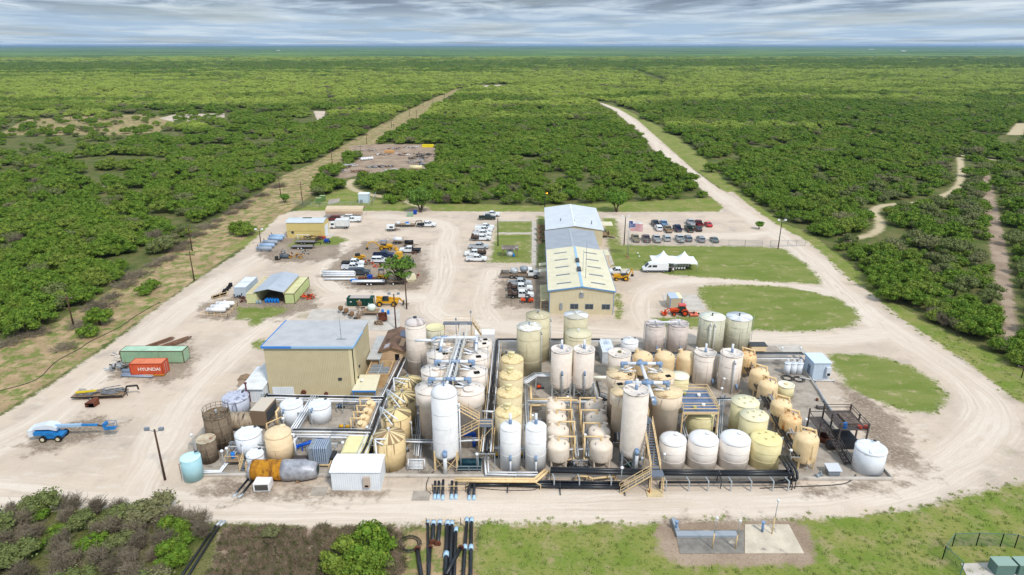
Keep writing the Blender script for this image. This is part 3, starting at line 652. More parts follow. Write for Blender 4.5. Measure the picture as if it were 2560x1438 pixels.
solo('containment_wall', curb('w', [(2229,1197),(2085,1040),(2000,910),(1985,890)]), CONCL, 'low concrete wall running up the right side of the tank farm', 'low wall')
# ------------------------------------------------------------------ tanks
def place(xc, yt, w, yb=None, h=None):
    h = hat(yg(yb), yt) if h is None else h
    Yf = yg(yb) if yb else P(xc, yt, h)[1]
    r = 1.8
    for _ in range(4): Yc = Yf+r; zc = Yc*cp+(CAM_H-h)*sp; r = w/2*zc/FPX
    return X(xc, Yc, h), Yc, r, h
CNT = 0
def tank(label, xc, yt, w, yb=None, h=None, sh=PINK, rf=None, roof='cone', rise=.09, leg=0.0, legm=None, step=None, ladder=None, down=None, stack=None, ribs=0, rings=(), hatch=(), name='storage_tank', group=None, cat='tank', n=36, lid=None, rail=None):
    x, y, r, h = place(xc, yt, w, yb, h); rf = rf or sh
    t = thing(name, label, cat, (x, y, ZS), 0, group); H = h-ZS
    mb = MB(); z0 = leg
    if not rings and h > 3.9 and not step: rings = tuple(leg+.6+k*2.2 for k in range(1, int((H-leg)/2.2)+1) if leg+.6+k*2.2 < H-.5)
    if step:
        zs, rr = step; mb.lathe([(r*rr, 0), (r*rr, H-zs-.3), (r, H-zs), (r, H)], n)
    elif leg: mb.lathe([(.15, leg*.35), (r*.93, leg), (r*.96, leg+.02), (r, leg+.5), (r, H)], n)
    else: mb.lathe([(r, 0), (r, H)], n)
    for z in rings: mb.lathe([(r+.005, z-.05), (r+.035, z-.03), (r+.035, z+.03), (r+.005, z+.05)], n, cap=False)
    part('shell', mb, sh, t)
    mb = MB(); zr = H+r*rise
    if roof == 'cone': mb.lathe([(r+.05, H-.04), (r+.05, H+.05), (r*.12, H+r*rise*2), (.001, H+r*rise*2+.02)], n, smooth=True)
    elif roof == 'dome': mb.lathe([(r+.02, H-.02)]+[(r*math.cos(a), H+r*rise*2.4*math.sin(a)) for a in (.1, .35, .6, .85, 1.1, 1.35, 1.57)], n); zr = H+r*rise*2.4
    elif roof == 'flat': mb.lathe([(r+.04, H-.05), (r+.05, H+.12), (r-.12, H+.13), (r-.16, H+.02), (r*.1, H+.16), (.001, H+.17)], n); zr = H+.15
    elif roof == 'poly':
        mb.lathe([(r+.01, H-.25), (r+.06, H-.1), (r+.02, H+.02), (r*.86, H+.16), (r*.8, H+.16), (r*.76, H+.1), (r*.3, H+.34), (.001, H+.38)], n)
        for a in (.6, 2.4, 4.2): mb.M = Matrix.Rotation(a, 4, 'Z'); mb.box(r*.25, r*.93, -.16, .16, H+.08, H+.27)
        mb.M = None; zr = H+.3
    if roof == 'cone': zr = H+r*rise*2
    if ribs:
        for k in range(ribs): a = 2*PI*k/ribs+.3; mb.beam((r*.98*math.cos(a), r*.98*math.sin(a), H+.07), (r*.1*math.cos(a), r*.1*math.sin(a), zr+.03), .07)
    part('roof', mb, rf, t)
    if stack:      # vent, neck or hub on the roof apex
        k, m = stack; mb = MB()
        if k == 'cap': mb.cyl(0, 0, zr-.05, zr+.3, .3, 12); mb.cyl(0, 0, zr+.3, zr+.4, .38, 12)
        elif k == 'tee': mb.cyl(0, 0, zr-.1, zr+.7, .2, 10); mb.tube((-.75, .1, zr+.7), (.45, -.1, zr+.7), .26, 10); mb.cyl(-.2, -.2, zr-.05, zr+.3, .4, 12)
        elif k == 'pipe': mb.cyl(0, 0, zr-.1, zr+1.6, .2, 10)
        elif k == 'vent': mb.cyl(0, 0, zr-.1, zr+.45, .12, 8); mb.cyl(.0, .0, zr+.45, zr+.55, .2, 8)
        elif k == 'dark': mb.cyl(0, 0, zr-.05, zr+.22, .35, 12)
        part('roof_neck', mb, m, t)
        if k == 'pipe': part('blue_fitting', MB().cyl(0, 0, zr-.12, zr+.75, .24, 10), PVCB, t)
    for (a, rad, s) in hatch:
        mb = MB(); cx, cy = rad*r*math.cos(a), rad*r*math.sin(a); zz = H+.02+(zr-H)*(1-rad)
        if s < 0: mb.M = Matrix.Rotation(.3, 4, 'Z'); mb.cbox(cx, cy, zz, -s, -s*.8, .16); part('hatch_opening', mb, DARK, t)
        else: mb.cyl(cx, cy, zz-.1, zz+.3, s, 12); mb.cyl(cx, cy, zz+.3, zz+.36, s*1.2, 12); part('roof_nozzle', mb, rf if s < .35 else sh, t)
    if lid: part('manway_cover', MB().cyl(r*.45, r*.5, H+.1, H+.42, .32, 14).cyl(r*.45, r*.5, H+.42, H+.47, .26, 14, mi=1), [sh, DGREY], t)
    if leg:
        for k in range(6 if leg > 1.2 else 4):
            nl = 6 if leg > 1.2 else 4; a = 2*PI*(k+.5)/nl; c_, s_ = math.cos(a), math.sin(a)
            part('leg', MB().beam((r*.99*c_, r*.99*s_, 0), (r*.99*c_, r*.99*s_, leg+.9), .26), legm or BEIG, t)
        if leg > 1.2:
            for k in range(6):
                a = 2*PI*(k+.5)/6; b = 2*PI*(k+1.5)/6; A = lambda q, z: (r*.97*math.cos(q), r*.97*math.sin(q), z)
                part('brace', MB().beam(A(a, .3), A(b, leg-.1), .09).beam(A(b, .3), A(a, leg-.1), .09), legm or BEIG, t)
    if ladder is not None:
        a = ladder; c_, s_ = math.cos(a), math.sin(a); R = r+.25; mb = MB()
        for o in (-.22, .22): mb.beam((R*c_-o*s_, R*s_+o*c_, .1), (R*c_-o*s_, R*s_+o*c_, H+.7), .06)
        for k in range(int(H/.4)): z = .4+k*.4; mb.beam((R*c_+.22*s_, R*s_-.22*c_, z), (R*c_-.22*s_, R*s_+.22*c_, z), .04)
        part('ladder', mb, GALV, t)
    if down:       # pipe on the shell: (angle, ztop, zbot, mat)
        for (a, zt, zb, r_, m, fm) in down:
            c_, s_ = math.cos(a), math.sin(a); R = r+.3; mb = MB()
            if step: R = r+.2
            mb.tube((R*c_, R*s_, zb), (R*c_, R*s_, zt), r_, 10); part('down_pipe', mb, m, t)
            mb = MB(); mb.tube(((r-.1)*c_, (r-.1)*s_, zt+.1), (R*c_, R*s_, zt+.1), r_*1.25, 10); mb.tube((R*c_, R*s_, zt+.2), (R*c_, R*s_, zt-.5), r_*1.25, 10); part('pipe_elbow', mb, fm, t)
    if rail:
        mb = MB(); nn = 16
        for z in (.55, 1.1):
            pp = [((r-.05)*math.cos(2*PI*k/nn), (r-.05)*math.sin(2*PI*k/nn), H+z) for k in range(nn+1)]; mb.pipe(pp, .03, 5, bend=False)
        for k in range(nn): mb.beam((*((r-.05)*math.cos(2*PI*k/nn), (r-.05)*math.sin(2*PI*k/nn)), H), (*((r-.05)*math.cos(2*PI*k/nn), (r-.05)*math.sin(2*PI*k/nn)), H+1.1), .05)
        part('guard_rail', mb, rail, t)
    return t, x, y, r, h
FR = -PI/2   # angle facing the camera
CA = {}      # cluster A
la = 'pale pink clarifier tank in the big central cluster, '
CA['1L'] = tank(la+'back row left', 1108, 865, 60, h=9.2, sh=PINK, rf=PINKR, step=(2.2, .80), roof='cone', rise=.04, hatch=((1.2, .55, -.7), (-.9, .45, .25), (.2, .6, .2)), name='clarifier_tank')
CA['1R'] = tank(la+'back row right', 1198, 870, 64, h=9.2, sh=PINK, rf=PINKR, step=(2.2, .80), rise=.04, hatch=((.4, .6, -.7), (-1.0, .55, -.65)), name='clarifier_tank')
CA['2L'] = tank(la+'second row left', 1102, 899, 70, h=9.2, sh=PINK, rf=PINKR, step=(2.2, .80), rise=.04, hatch=((-.9, .4, -.8), (.2, .6, .2), (1.8, .5, -.6)), name='clarifier_tank')
CA['2R'] = tank(la+'second row right', 1189, 903, 71, h=9.2, sh=PINK, rf=PINKR, step=(2.2, .80), rise=.04, hatch=((2.6, .6, -.9), (-1.4, .5, -.8)), name='clarifier_tank')
CA['3L'] = tank(la+'third row left', 1089, 942, 73, h=9.2, sh=PINK, rf=PINKR, step=(2.2, .80), rise=.04, hatch=((1.1, .6, -.6), (-1.2, .2, .5)), name='clarifier_tank')
CA['3R'] = tank(la+'third row right', 1183, 944, 72, h=9.2, sh=PINK, rf=PINKR, step=(2.2, .80), rise=.04, hatch=((1.5, .6, -.7), (-1.3, .5, -.9)), name='clarifier_tank')
CA['4L'] = tank(la+'front row left', 1077, 989, 78, h=9.2, sh=PINK, rf=PINKR, step=(2.2, .80), rise=.04, hatch=((1.4, .6, -.7),), name='clarifier_tank')
CA['4R'] = tank(la+'front row right by zigzag stair', 1171, 991, 80, 1123, sh=PINK, rf=PINKR, step=(2.2, .84), rise=.04, hatch=((2.5, .7, -1.0), (-1.4, .4, .7)), name='clarifier_tank')
tank('tall pale pink tank with grey domed lid behind the stained tan tanks', 1038, 817, 51, 940, sh=PINK, rf=FANP, roof='dome', rise=.22, stack=('dark', DGREY), down=((-.25, 6.6, 6.2, .2, PVC, PVC), (-.9, 1.5, .4, .22, PVCB, PVCB)))
tank('low greenish white tank half hidden behind the pink clarifiers', 1088, 828, 46, h=3.4, sh=SAGE, rf=CRM, roof='flat')
tank('huge tall white tank on beige legs at the front left of the plant', 1110, 999, 66, 1186, sh=WHT, rf=WHT, roof='dome', rise=.25, leg=2.3, legm=BEIG, down=((FR, 3.6, .2, .28, PVC, PVCB), (-.2, 10.5, .3, .1, PVC, PVC)), stack=('vent', PVCB))
# olive-tan domed filter column
lm = 'olive-tan domed tank with tee on top, '
for k, (a, b, w, l) in enumerate([(1280,911,58,'rearmost of the five beside the black pipe rack'), (1277.5,952,61,'second in its column'), (1273.5,997,65,'third of its column beside the gas valves'), (1271,1047,68,'frontmost of its column')]):
    tank(lm+l, a, b, w, h=5.5, sh=MAT('filter_tan', (218,204,168), (206,190,152), 1.2, stain=(168,140,92), sth=.58, rnd=.05), rf=MAT('filter_roof', (230,212,166), (212,190,140), 1.6, blot=((196,170,120), 1.4, .55)), roof='dome', rise=.11, stack=('tee', CRM), name='filter_tank', group='olive-tan domed filter tanks in a column')
# tall tan
tank('tall olive-tan tank with patchy white roof, in front of its twin', 1323, 829, 62, 943, sh=OLV, rf=MAT('patchy_roof', (222,220,210), (196,190,168), 1.8, blot=((244,244,246), 1.2, .5)), ribs=10, stack=('vent', GREYS), down=((-.5, 8.6, .2, .09, GALV, GALV),), roof='cone', rise=.07)
tank('tall olive-tan tank with weathered tan roof, behind its white-roofed twin', 1345, 799, 60, h=9.2, sh=OLV, rf=OLVR, ribs=8, stack=('vent', GREYS), down=((-.35, 8.6, .2, .09, GALV, GALV),), roof='cone', rise=.07)
tank('tall olive-tan tank with shiny segmented roof behind the office end wall side', 1440, 799, 60, h=9.2, sh=OLV, rf=RAD('segment_roof', (226,228,232), (190,186,172), 1.2, .5), ribs=10, stack=('vent', PVC), roof='cone', rise=.05)
tank('shorter olive-tan tank with plain ribbed roof behind the two pink towers', 1446, 846, 65, h=7.9, sh=OLV, rf=MAT('plain_olive_roof', (214,206,176), (204,196,164), 1.5), ribs=3, stack=('vent', PVC), roof='cone', rise=.05)
for k, (xc, l) in enumerate([(1404.5,'left'), (1460.5,'right')]):
    tank('pale pink tower on braced legs with front pipe, %s of the middle pair' % l, xc, 885, 53, 998, sh=PINK, rf=PINKR, leg=1.7, legm=GALV, down=((FR+.02, 5.2, .0, .13, GALV, PVCB),), stack=('pipe', PVC), roof='flat', hatch=((2.2, .5, .2),), rings=(2.6,), group='pink towers on braced legs')
for xc, yb, l in ((1276, 1185, 'left'), (1340, 1186, 'right')):
    tank('plain white upright tank at the front edge, %s one of the close pair' % l, xc, 1080.5, 53, yb, sh=WHT, rf=WHT, roof='dome', rise=.12, down=((FR, 2.9, .3, .14, PVC, PVCB),), stack=('pipe', PVC), ladder=PI*.93, group='plain white front tanks')
# small things right of centre
tank('small white conical-roof tank beside the ribbed container', 1574.5, 861, 43, 888, sh=WHT, rf=WHT, stack=('vent', WHT), rise=.1, hatch=((2.6, .9, -.35), (.4, .9, -.35), (-1.2, .6, .12)))
tank('pale pink upright tank with flat railed roof, behind the tan clarifiers', 1549, 895, 56, h=5.2, sh=PINK, rf=PINKR, roof='flat', stack=('dark', MAT('mossy', (108,104,60), None)))
for xc, w, l in ((1638.5, 48, 'left'), (1696, 51, 'right')):
    tank('pinkish grey tank with ringed roof, %s of the pair under the white crossover pipe' % l, xc, 819, w, 883, sh=MAT('pinkish_grey', (212,200,192), (198,186,178), 1.2, stain=(168,154,148), sth=.56), rf=FANP, roof='flat', stack=('vent', PVC), ladder=PI*1.02, down=((FR+.1, 1.2, .5, .13, PVCB, PVCB),), ribs=3, group='pinkish grey ringed-roof tanks')
tank('tall pale sage tank with cream panelled roof, left of the rear right pair', 1781, 804, 64, 884, sh=SAGE, rf=RAD('cream_panel_roof', (232,230,214), (214,212,196), 1.0, .55), rise=.03, ribs=4, stack=('vent', DGREY), down=((-1.9, 6.3, .2, .08, PVC, PVC), (-1.6, 6.3, .2, .08, PVC, PVC)))
tank('tall stained sage tank with grey panelled roof, right of the rear right pair', 1848.5, 804, 63, 880, sh=SAGE, rf=RAD('grey_panel_roof', (226,230,232), (196,200,204), 1.0, .5), rise=.03, ribs=5, stack=('vent', DGREY), ladder=-.35)
tank('white tower with blue-necked vent, left of the pair before the sage tanks', 1764, 894, 54, 969, sh=PINK, rf=PINKR, roof='flat', stack=('pipe', PVC), down=((-.4, 5.8, .2, .12, PVC, PVC), (-.95, 1.3, .7, .16, PVCB, PVCB)), group='white towers with blue-necked vents')
tank('white tower with a pipe down its front, right of the pair before the sage tanks', 1830, 895.5, 55, 985, sh=PINK, rf=PINKR, roof='flat', stack=('pipe', PVC), down=((FR, 6.4, .2, .12, PVC, PVC), (-1.2, 1.6, .9, .16, PVCB, PVCB)), group='white towers with blue-necked vents')
CB = {}
SAND = MAT('clarifier_tan', (230,212,190), (222,202,178), 1.1, stain=(150,126,104), ssc=(2,2,.3), sth=.62); SANDR = MAT('clarifier_tan_roof', (230,206,166), (216,190,150), .8, blot=((158,130,98), .55, .53))
lb = 'tan stepped clarifier tank with stained roof, '
CB['1L'] = tank(lb+'back left of the four', 1552, 949, 71, h=9.0, sh=SAND, rf=SANDR, step=(2.1, .84), rise=.03, hatch=((.2, .7, .3), (-.9, .7, -.6)), name='clarifier_tank')
CB['1R'] = tank(lb+'back right of the four', 1651, 951, 70, h=9.0, sh=SAND, rf=SANDR, step=(2.1, .84), rise=.03, hatch=((2.6, .6, .35), (-1.1, .65, -.75)), name='clarifier_tank')
CB['2L'] = tank(lb+'front left, behind the white tower', 1564, 995, 76, h=9.0, sh=SAND, rf=SANDR, step=(2.1, .84), rise=.03, hatch=((1.6, .8, -.8),), name='clarifier_tank')
CB['2R'] = tank(lb+'front right of the four', 1668, 997, 76, h=9.0, sh=SAND, rf=SANDR, step=(2.1, .84), rise=.03, hatch=((2.5, .8, -.6),), name='clarifier_tank')
tank('huge tall white tower on grey legs beside the long front stair', 1591, 992, 64, 1180, sh=PINK, rf=PINKR, roof='flat', leg=2.1, legm=GREYS, down=((FR+.15, 3.6, .2, .26, PVC, PVCB),), stack=('pipe', PVC), rings=(2.9,))
tank('squat cream tank with near-white roof beside the tan clarifiers', 1698, 951, 49, h=6.2, sh=CRM, rf=MAT('bright_cream', (236,232,206), None), roof='cone', rise=.04)
nz = ((1.2, .35, .14), (2.6, .4, .14), (-.5, .45, .14), (-1.9, .45, .14), (.3, .75, .14))
tank('cream tank with roof nozzles, behind its shorter-looking twin', 1863.5, 1021, 67, h=5.5, sh=CRM, rf=MAT('cream_top', (232,224,188), None), rise=.03, hatch=nz, ladder=.1)
tank('cream tank with roof nozzles, just behind the yellow tank', 1886, 1056, 68, h=5.5, sh=CRM, rf=MAT('cream_top', (232,224,188), None), rise=.03, hatch=nz, ladder=.1)
tank('olive-yellow tank with a small black hatch under the blue-decked platform', 1751.5, 1049, 67, h=4.4, sh=MAT('olive_yellow', (210,200,156), (198,187,142), 1.2), rf=MAT('olive_yellow_top', (226,214,160), None), rise=.03, hatch=((.9, .7, -.55),))
for xc, w, l in ((1682.5, 67, 'first from the left, beside the stair'), (1759, 74, 'second, with three white vents'), (1838.5, 75, 'third, next to the yellow tank')):
    tank('pinkish white tank in the front right row, '+l, xc, 1118.5, w, 1181, sh=MAT('row_pink', (234,226,218), (224,215,206), 1.0, stain=(196,184,180), sth=.66), rf=WHT, roof='dome', rise=.17, hatch=((-.6, .7, .12), (.9, .6, .12), (-.1, .25, .3)), group='pinkish white front row tanks', rings=(1.4, 2.8))
tank('yellow tank at the right end of the front row', 1916, 1117, 76, 1180, sh=YEL, rf=MAT('yellow_top', (230,218,160), (221,208,148), 1.2), roof='dome', rise=.08, hatch=nz, rings=(1.4, 2.8), down=((.1, 4.0, .2, .09, GALV, GALV),))
# left side
for k, (xc, yt, w, hh, l) in enumerate([(1020,970,68,4.7,'rearmost of the four'), (1005.5,1011,72,4.7,'second from the back'), (989.5,1055,75,4.7,'third from the back')]):
    tank('ochre tan tank with black-streaked fan roof, '+l, xc, yt, w, h=hh, sh=STT, rf=FANR, roof='cone', rise=.17, down=((-.35, 3.6, .1, .09, PVC, PVC),), stack=('vent', GREYS), group='ochre tanks with streaked roofs')
tank('ochre tan tank with brown-streaked dome, front of the column by the white shed', 972.5, 1112, 79, 1182, sh=STT, rf=RAD('brown_fan_roof', (226,206,160), (150,122,88), 2.2, .49), roof='cone', rise=.17, stack=('vent', PVC), group='ochre tanks with streaked roofs')
tank('smoke-stained grey plastic tank beside the white lean-to', 588, 1008, 64, 1046, sh=POLYD, rf=MAT('grey_plastic_top', (198,202,216), (170,174,192), 1.8, blot=((128,130,152), 1.6, .52)), roof='poly', name='plastic_tank', lid=True)
tank('big rusty brown steel tank with guard rail round its roof', 540.5, 1052, 63, 1128, sh=BRN, rf=BRNR, roof='flat', rings=(1.2, 2.5, 3.8), rail=BRN, stack=('vent', GALV), hatch=((.6, .6, .5), (-2, .4, .2)), ribs=3)
tank('smaller rusty brown steel tank with caged ladder behind the pale blue tank', 514, 1111, 46, 1163, sh=BRN, rf=MAT('rust_spotted_roof', (196,184,160), (176,160,134), 1.4, blot=((150,90,56), 1.6, .56)), roof='flat', rings=(1.2, 2.4), ladder=-2.2)
tank('white ribbed-top plastic tank beside the tan tank at front left', 619, 1099, 62, h=3.7, sh=POLY, rf=POLY, roof='poly', name='plastic_tank', lid=True, down=((FR-.1, 3.2, .1, .07, PVC, PVC),))
tank('tan tank with short label plate, left front beside the orange cylinder', 694.5, 1101, 65, 1170, sh=TAN, rf=TAN, roof='dome', rise=.14, hatch=((1.2, .6, .35), (2.2, .4, .15)), stack=None, down=((.1, 4.2, .1, .12, PVC, PVC),))
tank('white plastic tank with white drop pipe, left of the two before the big shed', 728, 1023, 55, 1070, sh=POLY, rf=POLY, roof='poly', name='plastic_tank', lid=True, down=((FR-.35, 3.2, .9, .11, PVC, PVCB),))
tank('white plastic tank with white drop pipe, right of the two before the big shed', 798, 1025, 56, 1064, sh=POLY, rf=POLY, roof='poly', name='plastic_tank', lid=True, down=((FR-.35, 2.9, .9, .11, PVC, PVCB),))
tank('little white plastic tank tucked behind the orange cylinder', 637, 1146, 42, h=2.3, sh=POLY, rf=POLY, roof='poly', name='plastic_tank', lid=True)
tank('pale blue plastic tank standing alone at the front left corner', 475, 1157, 48.5, 1209, sh=CYAN, rf=MAT('pale_blue_top', (196,230,232), None, rough=.5), roof='dome', rise=.06, name='plastic_tank', lid=True, down=((-2.2, 3.0, .4, .03, DGREY, DGREY),))
tank('wide white plastic tank beside the dark steel platform', 2178.5, 1140, 73, 1195, sh=POLY, rf=POLY, roof='poly', name='plastic_tank', lid=True)
tank('small cream tank among the right-hand tan vessels', 1965.5, 972, 39, 1000, sh=CRM, rf=MAT('bright_cream', (236,232,206), None), roof='flat', stack=('dark', TAN))
for xc, l in ((1970, 'left'), (1986, 'middle'), (2001, 'right')):
    tank('small white chemical tank, %s of three beside the light blue cabin' % l, xc, 912, 15.5, 939, sh=POLY, rf=POLY, roof='flat', n=20, name='plastic_tank', group='three small white chemical tanks', stack=('vent', POLY))
# ------------------------------------------------------------------ domed pressure vessels
def vessel(label, xc, ysh, w, yb=None, h=None, sh=VPK, legm=None, nz=PI*.75, elbow=1, group=None, leg=.75, lead=True, manway=False, pipe=BEIP):
    """ysh: row of the front of the upper shoulder; h: shoulder height"""
    x, y, r, h = place(xc, ysh, w, yb, h); H = h-ZS; t = thing('pressure_vessel', label, 'vessel', (x, y, ZS), 0, group)
    dm = r*.55; pr = [(.001, leg-.1)]+[(r*math.sin(a), leg-.1+dm*.8*(1-math.cos(a))) for a in (.3, .6, .9, 1.2, 1.57)]+[(r, H)]+[(r*math.cos(a), H+dm*math.sin(a)) for a in (.25, .5, .75, 1.0, 1.25, 1.5)]+[(.001, H+dm)]
    part('shell', MB().lathe(pr, 36), sh, t)
    for k in range(4):
        a = PI/4+k*PI/2; part('leg', MB().beam((r*.88*math.cos(a), r*.88*math.sin(a), 0), (r*.93*math.cos(a), r*.93*math.sin(a), leg+.9), .2), legm or sh, t)
    c_, s_ = math.cos(nz), math.sin(nz); rr = r*.6; zz = H+dm*.78
    part('manway', MB().tube((rr*c_, rr*s_, zz-.3), ((rr+.18)*c_, (rr+.18)*s_, zz+.35), .34, 14).tube(((rr+.18)*c_, (rr+.18)*s_, zz+.35), ((rr+.21)*c_, (rr+.21)*s_, zz+.43), .43, 14), sh, t)
    if lead:
        e = elbow; zt = H+dm; q = r+.75
        mb = MB(); mb.cyl(0, 0, zt-.1, zt+.35, .22, 10, .15); mb.pipe([(0, 0, zt+.2), (0, 0, zt+.6), (e*q, 0, zt+.6), (e*q, 0, .9), (e*(r*.7), 0, .55)], .13, 8); part('feed_pipe', mb, pipe, t)
    part('gauge', MB().cyl(e*.55*r if lead else .5*r, -.45*r, H+dm*.6, H+dm*.6+.5, .06, 6), GREYS, t)
    if manway: part('side_manway', MB().tube((0, -r+.05, leg+.9), (0, -r-.22, leg+.9), .3, 14), sh, t)
    return t, x, y, r, H
for k, (xl, xr, top) in enumerate([(1365,1415,1003),(1366,1417,1034),(1367,1423,1067),(1368,1424,1105)]):
    vessel('pale pink domed filter vessel in the left column of four, '+('rearmost', 'second from the back', 'third from the back', 'frontmost')[k], (xl+xr)/2, top+25, xr-xl, h=3.2, sh=VPK, elbow=1, nz=PI*.82, group='pale pink filter vessels, left column')
for k, (xl, xr, top) in enumerate([(1461,1512,1004),(1464,1519,1037),(1471,1526,1070),(1474,1532,1106)]):
    vessel('pale pink domed filter vessel in the right column of four, '+('rearmost', 'second from the back', 'third from the back', 'frontmost')[k], (xl+xr)/2, top+25, xr-xl, h=3.2, sh=VPK, elbow=-1, nz=PI*.2, group='pale pink filter vessels, right column')
for k, xc in enumerate((1607, 1662, 1717, 1773)):
    vessel('golden tan domed vessel in the rear row of four, '+('leftmost', 'second from left', 'third from left', 'rightmost, between the white towers')[k], xc, 904, 50, h=4.2, sh=TANV, nz=PI*.8, lead=False, group='golden tan rear row vessels')
WV = []
for k, (xc, w, ys, l) in enumerate([(1868,46,902,'rearmost, streaked orange'),(1899,47,945,'second from the back'),(1920.5,48,975,'third from the back'),(1953.5,51,1026,'fourth from the back'),(1977,53,1062,'fifth, rusty round its neck')]):
    WV.append(vessel('golden tan domed vessel in the slanting right-hand line, '+l, xc, ys, w, h=3.9, sh=RUSTV if k in (0, 4) else TANV, nz=PI*.55, lead=False, group='golden tan vessels in the right-hand line'))
WV.append(vessel('golden tan domed vessel with side manway at the front of the right-hand line', 2017, 1113, 59, 1180, sh=TANV, nz=PI*.3, lead=False, group='golden tan vessels in the right-hand line', manway=True))
for k, (t, x, y, r, H) in enumerate(WV):
    mb = MB(); mb.pipe([(x-3.2, y+.8, H-.6), (x-.2, y+.8, H+.9), (x+1.0, y+.8, H+.9)], .16, 8)
    part('overhead_pipe', MB().pipe([(-r*.4, .6, H+r*.5), (-r*.5, .6, H+1.6), (r*.8, .5, H+1.0), (r*.9, .3, H+.2)], .15, 8), BEIP, t)
    part('drain_line', MB().pipe([(.1, -.1, H+r*.5), (.2, -.1, H+1.15), (.25, -r-.12, H-.4), (.25, -r-.12, 1.2)], .05, 6), DGREY if k % 2 == 0 else BEIP, t)
for k, (xc, ys, w) in enumerate([(926,1018,28),(918.5,1036,27),(911,1053,28),(904,1069,29)]):
    vessel('small golden tan vessel beside the ochre tanks, '+('rearmost of four', 'second of four', 'third of four', 'frontmost of four')[k], xc, ys, w, h=2.3, sh=TANV, nz=PI*1.5, elbow=-1, leg=.4, group='four small golden vessels')
# ------------------------------------------------------------------ buildings
MTAN = MAT('tan_cladding', (202,189,154), (196,182,146), .5, ribs=('X', .3, .5), rough=.6)
MTANY = MAT('tan_cladding_side', (206,184,132), (200,177,124), .5, ribs=('Y', .3, .5), rough=.6)
GROOF = MAT('grey_metal_roof', (188,188,190), (176,176,178), .4, ribs=('X', .4, .5), rough=.5)
BTRIM = MAT('blue_trim', (64,132,206), None, rough=.5)
LTRIM = MAT('pale_blue_trim', (150,188,222), None, rough=.5)
WROOF = MAT('white_metal_roof', (208,213,218), (197,203,209), .4, ribs=('Y', .5, .4), rough=.45)
CROOF = MAT('cream_metal_roof', (222,214,186), (212,204,174), .35, ribs=('Y', .5, .4), rough=.5)
SROOF = MAT('slate_metal_roof', (160,166,174), (150,156,164), .35, ribs=('Y', .5, .4), rough=.5)
WCLAD = MAT('white_cladding', (226,232,238), (216,224,232), .5, ribs=('X', .3, .5), rough=.5)
GLASS = MAT('dark_glass', (46,56,66), None, rough=.15, spec=.8)
def door(parent, mb, mat, handle=None):
    d = part('door', mb, mat, parent)
    if handle: part('handle', MB().cbox(*handle, .12, .12, .12), GALV, d)
    return d
# big filter hall
x0, x1, y0, y1, zf, zb = -42.4, -27.2, 102.0, 114.6, 9.75, 9.0
t = thing('tall_metal_building', 'tall windowless tan metal hall with grey sloping roof edged in blue', 'building', ((x0+x1)/2, y0, 0)); w = (x1-x0)/2
part('wall', MB().prism([(0, 0), (y1-y0, 0), (y1-y0, zb), (0, zf)], -w, w, axis='x'), MTAN, t)
part('corner_panel', MB().box(w-.75, w+.02, -.03, .2, 0, zf-.1).box(w-.15, w+.03, -.03, 1.6, 0, zf-.2), MAT('light_panel', (222,210,170), None, ribs=('X', .3, .4)), t, 'lighter translucent corner panel')
part('roof', MB().add([(-w-.2, -.25, zf+.06), (w+.2, -.25, zf+.06), (w+.2, y1-y0+.2, zb+.06), (-w-.2, y1-y0+.2, zb+.06), (-w-.2, -.25, zf+.16), (w+.2, -.25, zf+.16), (w+.2, y1-y0+.2, zb+.16), (-w-.2, y1-y0+.2, zb+.16)], [(0,3,2,1),(4,5,6,7),(0,1,5,4),(1,2,6,5),(2,3,7,6),(3,0,4,7)]), GROOF, t)
part('roof_trim', MB().beam((-w-.24, -.3, zf+.05), (-w-.24, y1-y0+.2, zb+.1), .16, .34).box(-w-.24, -w+4.9, -.42, -.28, zf-.2, zf+.2), BTRIM, t, 'bright blue roof edging')
part('roof_trim', MB().box(-w+4.9, w+.3, -.42, -.28, zf-.2, zf+.2).beam((w+.26, -.3, zf+.05), (w+.26, 7.0, zf-.35), .16, .34), LTRIM, t, 'faded pale blue roof edging')
part('roller_door', MB().box(-w+.6, -w+4.3, -.06, .1, 0, 2.0), WCLAD, t, 'white roller door low in the front wall')
part('antenna', MB().tube((w-2.6, 3, zf-.1), (w-2.6, 3, zf+4.2), .05, 6).box(w-3.4, w-1.8, 2.95, 3.05, zf+.0, zf+.12), GREYS, t)
part('exhaust_fan', MB().tube((-w+6.0, -.3, 1.0), (-w+6.0, .1, 1.0), .45, 14).tube((-w+9.9, -.3, .7), (-w+9.9, .1, .7), .35, 14), RUST, t)
part('junction_box', MB().box(w-2.9, w-2.3, -.2, 0, 3.4, 3.8), DGREY, t)
part('wall_vent', MB().box(w, w+.2, 3, 3.4, 4.2, 4.6).box(w, w+.2, 1.6, 2.0, 1.2+1.5, 3.1), DGREY, t)
t = thing('porch_annex', 'small cream-roofed annex with blue posts at the corner of the tan hall', 'shed', (-25.4, 100.6, 0))
part('wall', MB().box(-1.9, 1.6, .4, 3.4, 0, 2.1), MTAN, t); part('roof', MB().add([(-2.1, -.4, 2.15), (2.0, -.4, 2.15), (2.0, 4.2, 2.8), (-1.6, 4.2, 2.8), (-2.1, -.4, 2.3), (2.0, -.4, 2.3), (2.0, 4.2, 2.95), (-1.6, 4.2, 2.95)], [(0,3,2,1),(4,5,6,7),(0,1,5,4),(1,2,6,5),(2,3,7,6),(3,0,4,7)]), CROOF, t)
part('fascia', MB().box(-2.12, 2.02, -.5, -.41, 2.0, 2.3), BTRIM, t); part('post', MB().cbox(1.8, -.2, 0, .14, .14, 2.1), BTRIM, t); part('post', MB().cbox(-1.9, -.2, 0, .14, .14, 2.1), BTRIM, t)
